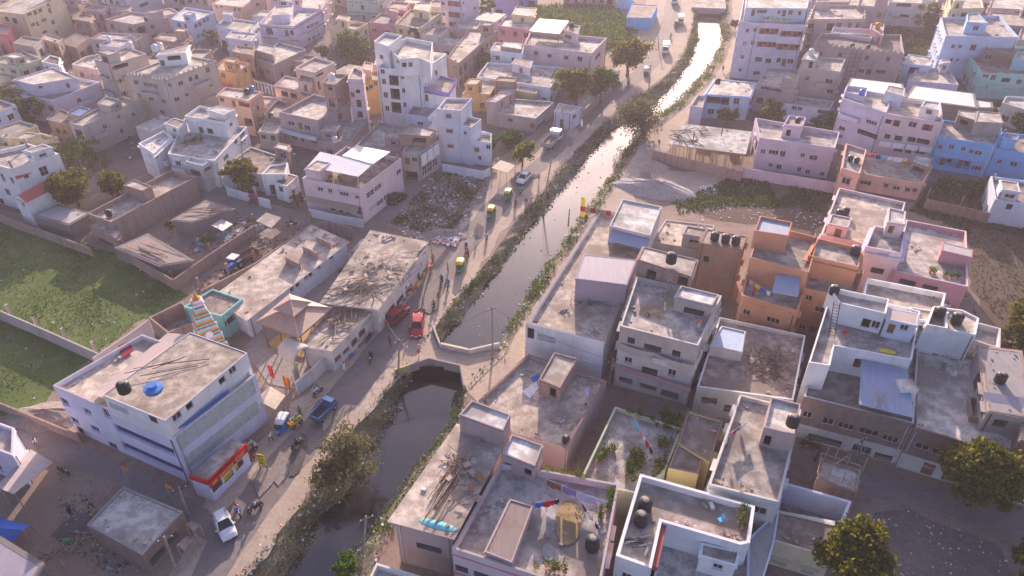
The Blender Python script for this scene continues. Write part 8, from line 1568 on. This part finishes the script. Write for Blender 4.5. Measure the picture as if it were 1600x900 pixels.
# the small houses packed into the gaps of the old quarter
def brief(d):
    w = d.split()[:6]
    while w[-1] in ('with', 'a', 'the', 'an', 'of', 'and', 'in', 'on', 'at', 'beside', 'by', 'behind', 'left', 'from', 'its', 'under', 'between', 'whose', 'that', 'across', 'along', 'to', 'facing', 'two', 'front', 'large'): w.pop()
    return ' '.join(w)
rf = random.Random(12); seen = set(); REG = [[at(*q).to_2d() for q in g] for g in ([(-20, 60), (700, 60), (690, 205), (480, 250), (330, 150), (240, 240), (60, 240), (-20, 200)], [(-20, -8), (690, -8), (690, 60), (-20, 60)], [(1190, 0), (1590, 0), (1590, 200), (1500, 170), (1420, 125), (1190, 100)], [(700, 50), (800, 50), (880, 90), (800, 190), (715, 180)], [(1690, -10), (2000, -10), (2050, 700), (1700, 700)], [(-320, -10), (-60, -10), (-60, 250), (-350, 280)])]
made = 0; SP = [[at(*q).to_2d() for q in g] for g in ([(1330, 50), (1475, 50), (1460, 105), (1390, 95)], [(800, 5), (1000, 8), (1000, 90), (800, 90)])]
TR = [o.location.to_2d() for o in bpy.data.objects if o.name.startswith(('tree', 'palm_tree', 'auto', 'car', 'van', 'truck'))]
for tr in range(6000):
    if made >= 110: break
    g = REG[tr % 6]; big = tr % 6 > 3; c = Vector((rf.uniform(min(p.x for p in g), max(p.x for p in g)), rf.uniform(min(p.y for p in g), max(p.y for p in g))))
    if not inside(c, g) or any(inside(c, q) for q in SP) or any((t - c).length < 4.5 for t in TR): continue
    nb = sorted(HOUSES, key=lambda H: (H.root.location.to_2d() - c).length)[:7]; e = (nb[0].P[1] - nb[0].P[0]).normalized(); f = Vector((-e.y, e.x)); w, l = rf.uniform(2.0, 4.6) + 2.5 * big, rf.uniform(2.0, 4.6) + 2.5 * big; Q = [c - e * w - f * l, c + e * w - f * l, c + e * w + f * l, c - e * w + f * l]
    G = [p + (q - p) * t for p, q in zip(Q, Q[1:] + Q[:1]) for t in (0, .33, .67)] + [c]
    if any(inside(p, offset(H.P, .4)) for H in nb for p in G) or any(inside(p, Q) for H in nb for p in H.P): continue
    k = rf.choice(('brickpale', 'cement', 'beige', 'offwhite', 'greypink', 'bluewhite', 'palepink', 'cream')); nm = {'brickpale': 'brick', 'cement': 'grey', 'beige': 'beige', 'offwhite': 'dingy white', 'greypink': 'dull pink', 'bluewhite': 'white', 'palepink': 'pink', 'cream': 'cream'}[k]
    d = (nm + ' house standing out past the ' if big else 'small ' + nm + ' house in the gap by the ') + brief(nb[0].desc)
    if d in seen or len(d.split()) > 15: continue
    seen.add(d); house(d, [Px(p) for p in Q], rf.uniform(2.8, 5.2) + 2.5 * big, k, rf.choice(('rc_grey', 'rc_beige', 'rc_brown', 'tin_rust', 'rc_light')), par=rf.choice((.3, .5, .02))); made += 1
# loose stuff on the roofs, so that none is swept clean: one object per roof
RB = random.Random(21)
for H in HOUSES:                                                   # plain roofs get the stair head and column stubs that such houses have
    if len(H.P) != 4 or H.root.name in HEADS or H.h - H.rz < .15 or H.roofk.startswith(('tin', 'asb', 'sheet')) or H.h < 3.9 or abs(area2(H.P)) < 45: continue
    P = offset(H.P, -.5); i = RB.randrange(4); a, b, c = P[i], P[(i + 1) % 4], P[i - 1]; e, f = (b - a).normalized(), (c - a).normalized(); w, l = RB.uniform(2.2, 3), RB.uniform(2.4, 4)
    if (b - a).length < w + 1.5 or (c - a).length < l + 1.5: continue
    head(H, [a, a + e * w, a + e * w + f * l, a + f * l], RB.uniform(2.1, 2.6), None, RB.choice(('rc_grey', 'rc_light', 'rc_beige')), .15, .15)
    if RB.random() < .6:
        for q in P:
            if RB.random() < .6: mb = MB(); mb.box((q.x, q.y, H.rz), (.3, .3, RB.uniform(1, 2)), 'cement', RB.random()); part(H, 'column_stub', mb)
for H in HOUSES:
    n = len(H.P); ar = abs(area2(H.P))
    if ar < 20 or H.roofk.startswith('tin'): continue
    c = sum(H.P, Vector((0, 0))) / n; far = (Vector((c.x, c.y, H.h)) - CAM).length
    if far > 235: continue
    mb = MB(); I = offset(H.P, -.5); xs = [p.x for p in I]; ys = [p.y for p in I]; cnt = int(min(110, ar * (.75 if far < 130 else .4)))
    edge = [(I[i] + (I[(i + 1) % n] - I[i]) * RB.random()) for i in range(n) for _ in range(max(1, cnt // 12))]
    cl = [Vector((RB.uniform(min(xs), max(xs)), RB.uniform(min(ys), max(ys)))) for _ in range(3)]
    for _ in range(cnt):
        b = RB.choice(edge) if RB.random() < .6 else RB.choice(cl); p = b + Vector((RB.gauss(0, .5), RB.gauss(0, .5)))
        if not inside(p, I): continue
        s = RB.uniform(.07, .2) * RB.choice((1, 1, 1, 1.9)); k = ['cement', 'brickpale', 'rc_light', 'wood_pale', 'c_grey', 'brick', 'c_white', 'iron'][min(7, int(abs(RB.gauss(0, 2.6))))]; z = H.rz + (.125 if H.h - H.rz < .001 else .006)
        if H.h - H.rz < .001 and not any(ch.name.startswith('parapet') for ch in H.root.children): z = H.rz + .004
        mb.box((p.x, p.y, z), (s * RB.uniform(.8, 2.6), s, s * RB.uniform(.3, 1)), k, RB.uniform(0, 3))
    if mb.f: o = mb.build('roof_clutter'); tag(o, None, None, None, 'stuff'); o['label'] = 'loose bricks and scraps on the ' + ' '.join(H.desc.split()[:9]); o['category'] = 'clutter'

bits('goods', 'coloured goods and sacks stacked along the market front', 260, on_poly([(590, 492), (640, 440), (668, 408), (676, 412), (650, 450), (606, 492)]), ['c_red', 'c_orange', 'c_green', 'c_pink', 'c_yellow', 'c_brown', 'c_white'], .5, 31)
bits('goods', 'coloured goods and crates along the lower shop row', 120, on_poly([(530, 566), (578, 500), (590, 504), (546, 562)]), ['c_red', 'c_brown', 'c_orange', 'c_blue', 'c_white', 'c_khaki'], .45, 32)
for i, (x, y, k) in enumerate(((610, 490, 'c_orange'), (636, 462, 'c_pink'), (655, 440, 'c_blue'), (560, 540, 'c_brown'), (521, 575, 'c_khaki'), (640, 520, 'c_grey'), (448, 655, 'c_pink'), (425, 690, 'c_white'), (610, 540, 'c_maroon'), (745, 375, 'c_sky'), (700, 425, 'c_khaki'))):
    person('pedestrian in ' + {'c_orange': 'orange by the red edged stall', 'c_pink': 'pink by the market goods' if i < 3 else 'pink beside the blue electric rickshaw', 'c_blue': 'blue near the fascia board', 'c_brown': 'brown by the parked shop row bikes', 'c_khaki': 'khaki at the temple fence end' if i < 8 else 'khaki on the road above the pair of motorbikes', 'c_grey': 'grey crossing below the red cars', 'c_white': 'white beside the yellow board', 'c_maroon': 'maroon in the middle of the road by the bridge', 'c_sky': 'sky blue beside the coloured rubbish heap'}[k], (x, y), 0, i * 1.3, k, 'c_navy', 'walk' if i % 2 else 'stand')


shed('low sheet lean to beside the rusty brown tin shed', [(330, 352), (346, 342), (364, 350), (348, 361)], [2.4, 2.4, 2.1, 2.1], 'tin_grey'); shed('small brown sheet hut by the scrap timber heap', [(404, 366), (420, 355), (440, 362), (424, 374)], [2.5] * 4, 'rc_brown', name='lean_to')
# ------------------------------------------------------------------ air, sky and sun
SUN_EL, SUN_AZ = R(16.5), R(3)          # ahead of the camera, low
hz = MB(); hz.prism([(-420, -60), (420, -60), (420, 520), (-420, 520)], -4.0, 66.5, 'void', bottom=True)
haze = hz.build('haze'); haze.data.materials.clear()
hm = bpy.data.materials.new('haze'); hm.use_nodes = True; nt = hm.node_tree
nt.nodes.remove(nt.nodes['Principled BSDF']); pv = nt.nodes.new('ShaderNodeVolumePrincipled'); pv.inputs['Density'].default_value = HAZE; pv.inputs['Color'].default_value = (.92, .82, .92, 1); pv.inputs['Anisotropy'].default_value = .35
nt.links.new(pv.outputs[0], nt.nodes['Material Output'].inputs['Volume']); haze.data.materials.append(hm); tag(haze, kind='stuff')
w = bpy.data.worlds.new('World'); sc.world = w; w.use_nodes = True; nt = w.node_tree; bg = nt.nodes['Background']
sky = nt.nodes.new('ShaderNodeTexSky'); sky.sky_type = 'NISHITA'; sky.sun_disc = False; sky.sun_elevation = SUN_EL; sky.sun_rotation = SUN_AZ
sky.air_density = 1.0; sky.dust_density = 3.0; sky.ozone_density = 2.0
tn = mixc(nt, 1.0, sky.outputs[0], SKYTINT, 'MULTIPLY')
nt.links.new(tn, bg.inputs[0]); bg.inputs[1].default_value = SKY
sl = bpy.data.lights.new('sun', 'SUN'); sl.energy = SUN; sl.angle = R(.53); sl.color = (1.0, .80, .66)
so = bpy.data.objects.new('sun', sl); col.objects.link(so)
d = Vector((math.sin(SUN_AZ) * math.cos(SUN_EL), math.cos(SUN_AZ) * math.cos(SUN_EL), math.sin(SUN_EL)))
so.rotation_euler = d.to_track_quat('Z', 'Y').to_euler()
vs = sc.view_settings; vs.view_transform = 'Standard'; vs.look = 'None'; vs.gamma = 1; vs.use_curve_mapping = False; vs.exposure = EXPO
cy = sc.cycles; cy.max_bounces = 6; cy.diffuse_bounces = 3; cy.glossy_bounces = 2; cy.transmission_bounces = 2; cy.volume_bounces = 1; cy.transparent_max_bounces = 4
cy.use_denoising = True; cy.sample_clamp_indirect = 6
try: cy.denoiser = 'OPENIMAGEDENOISE'
except Exception: pass
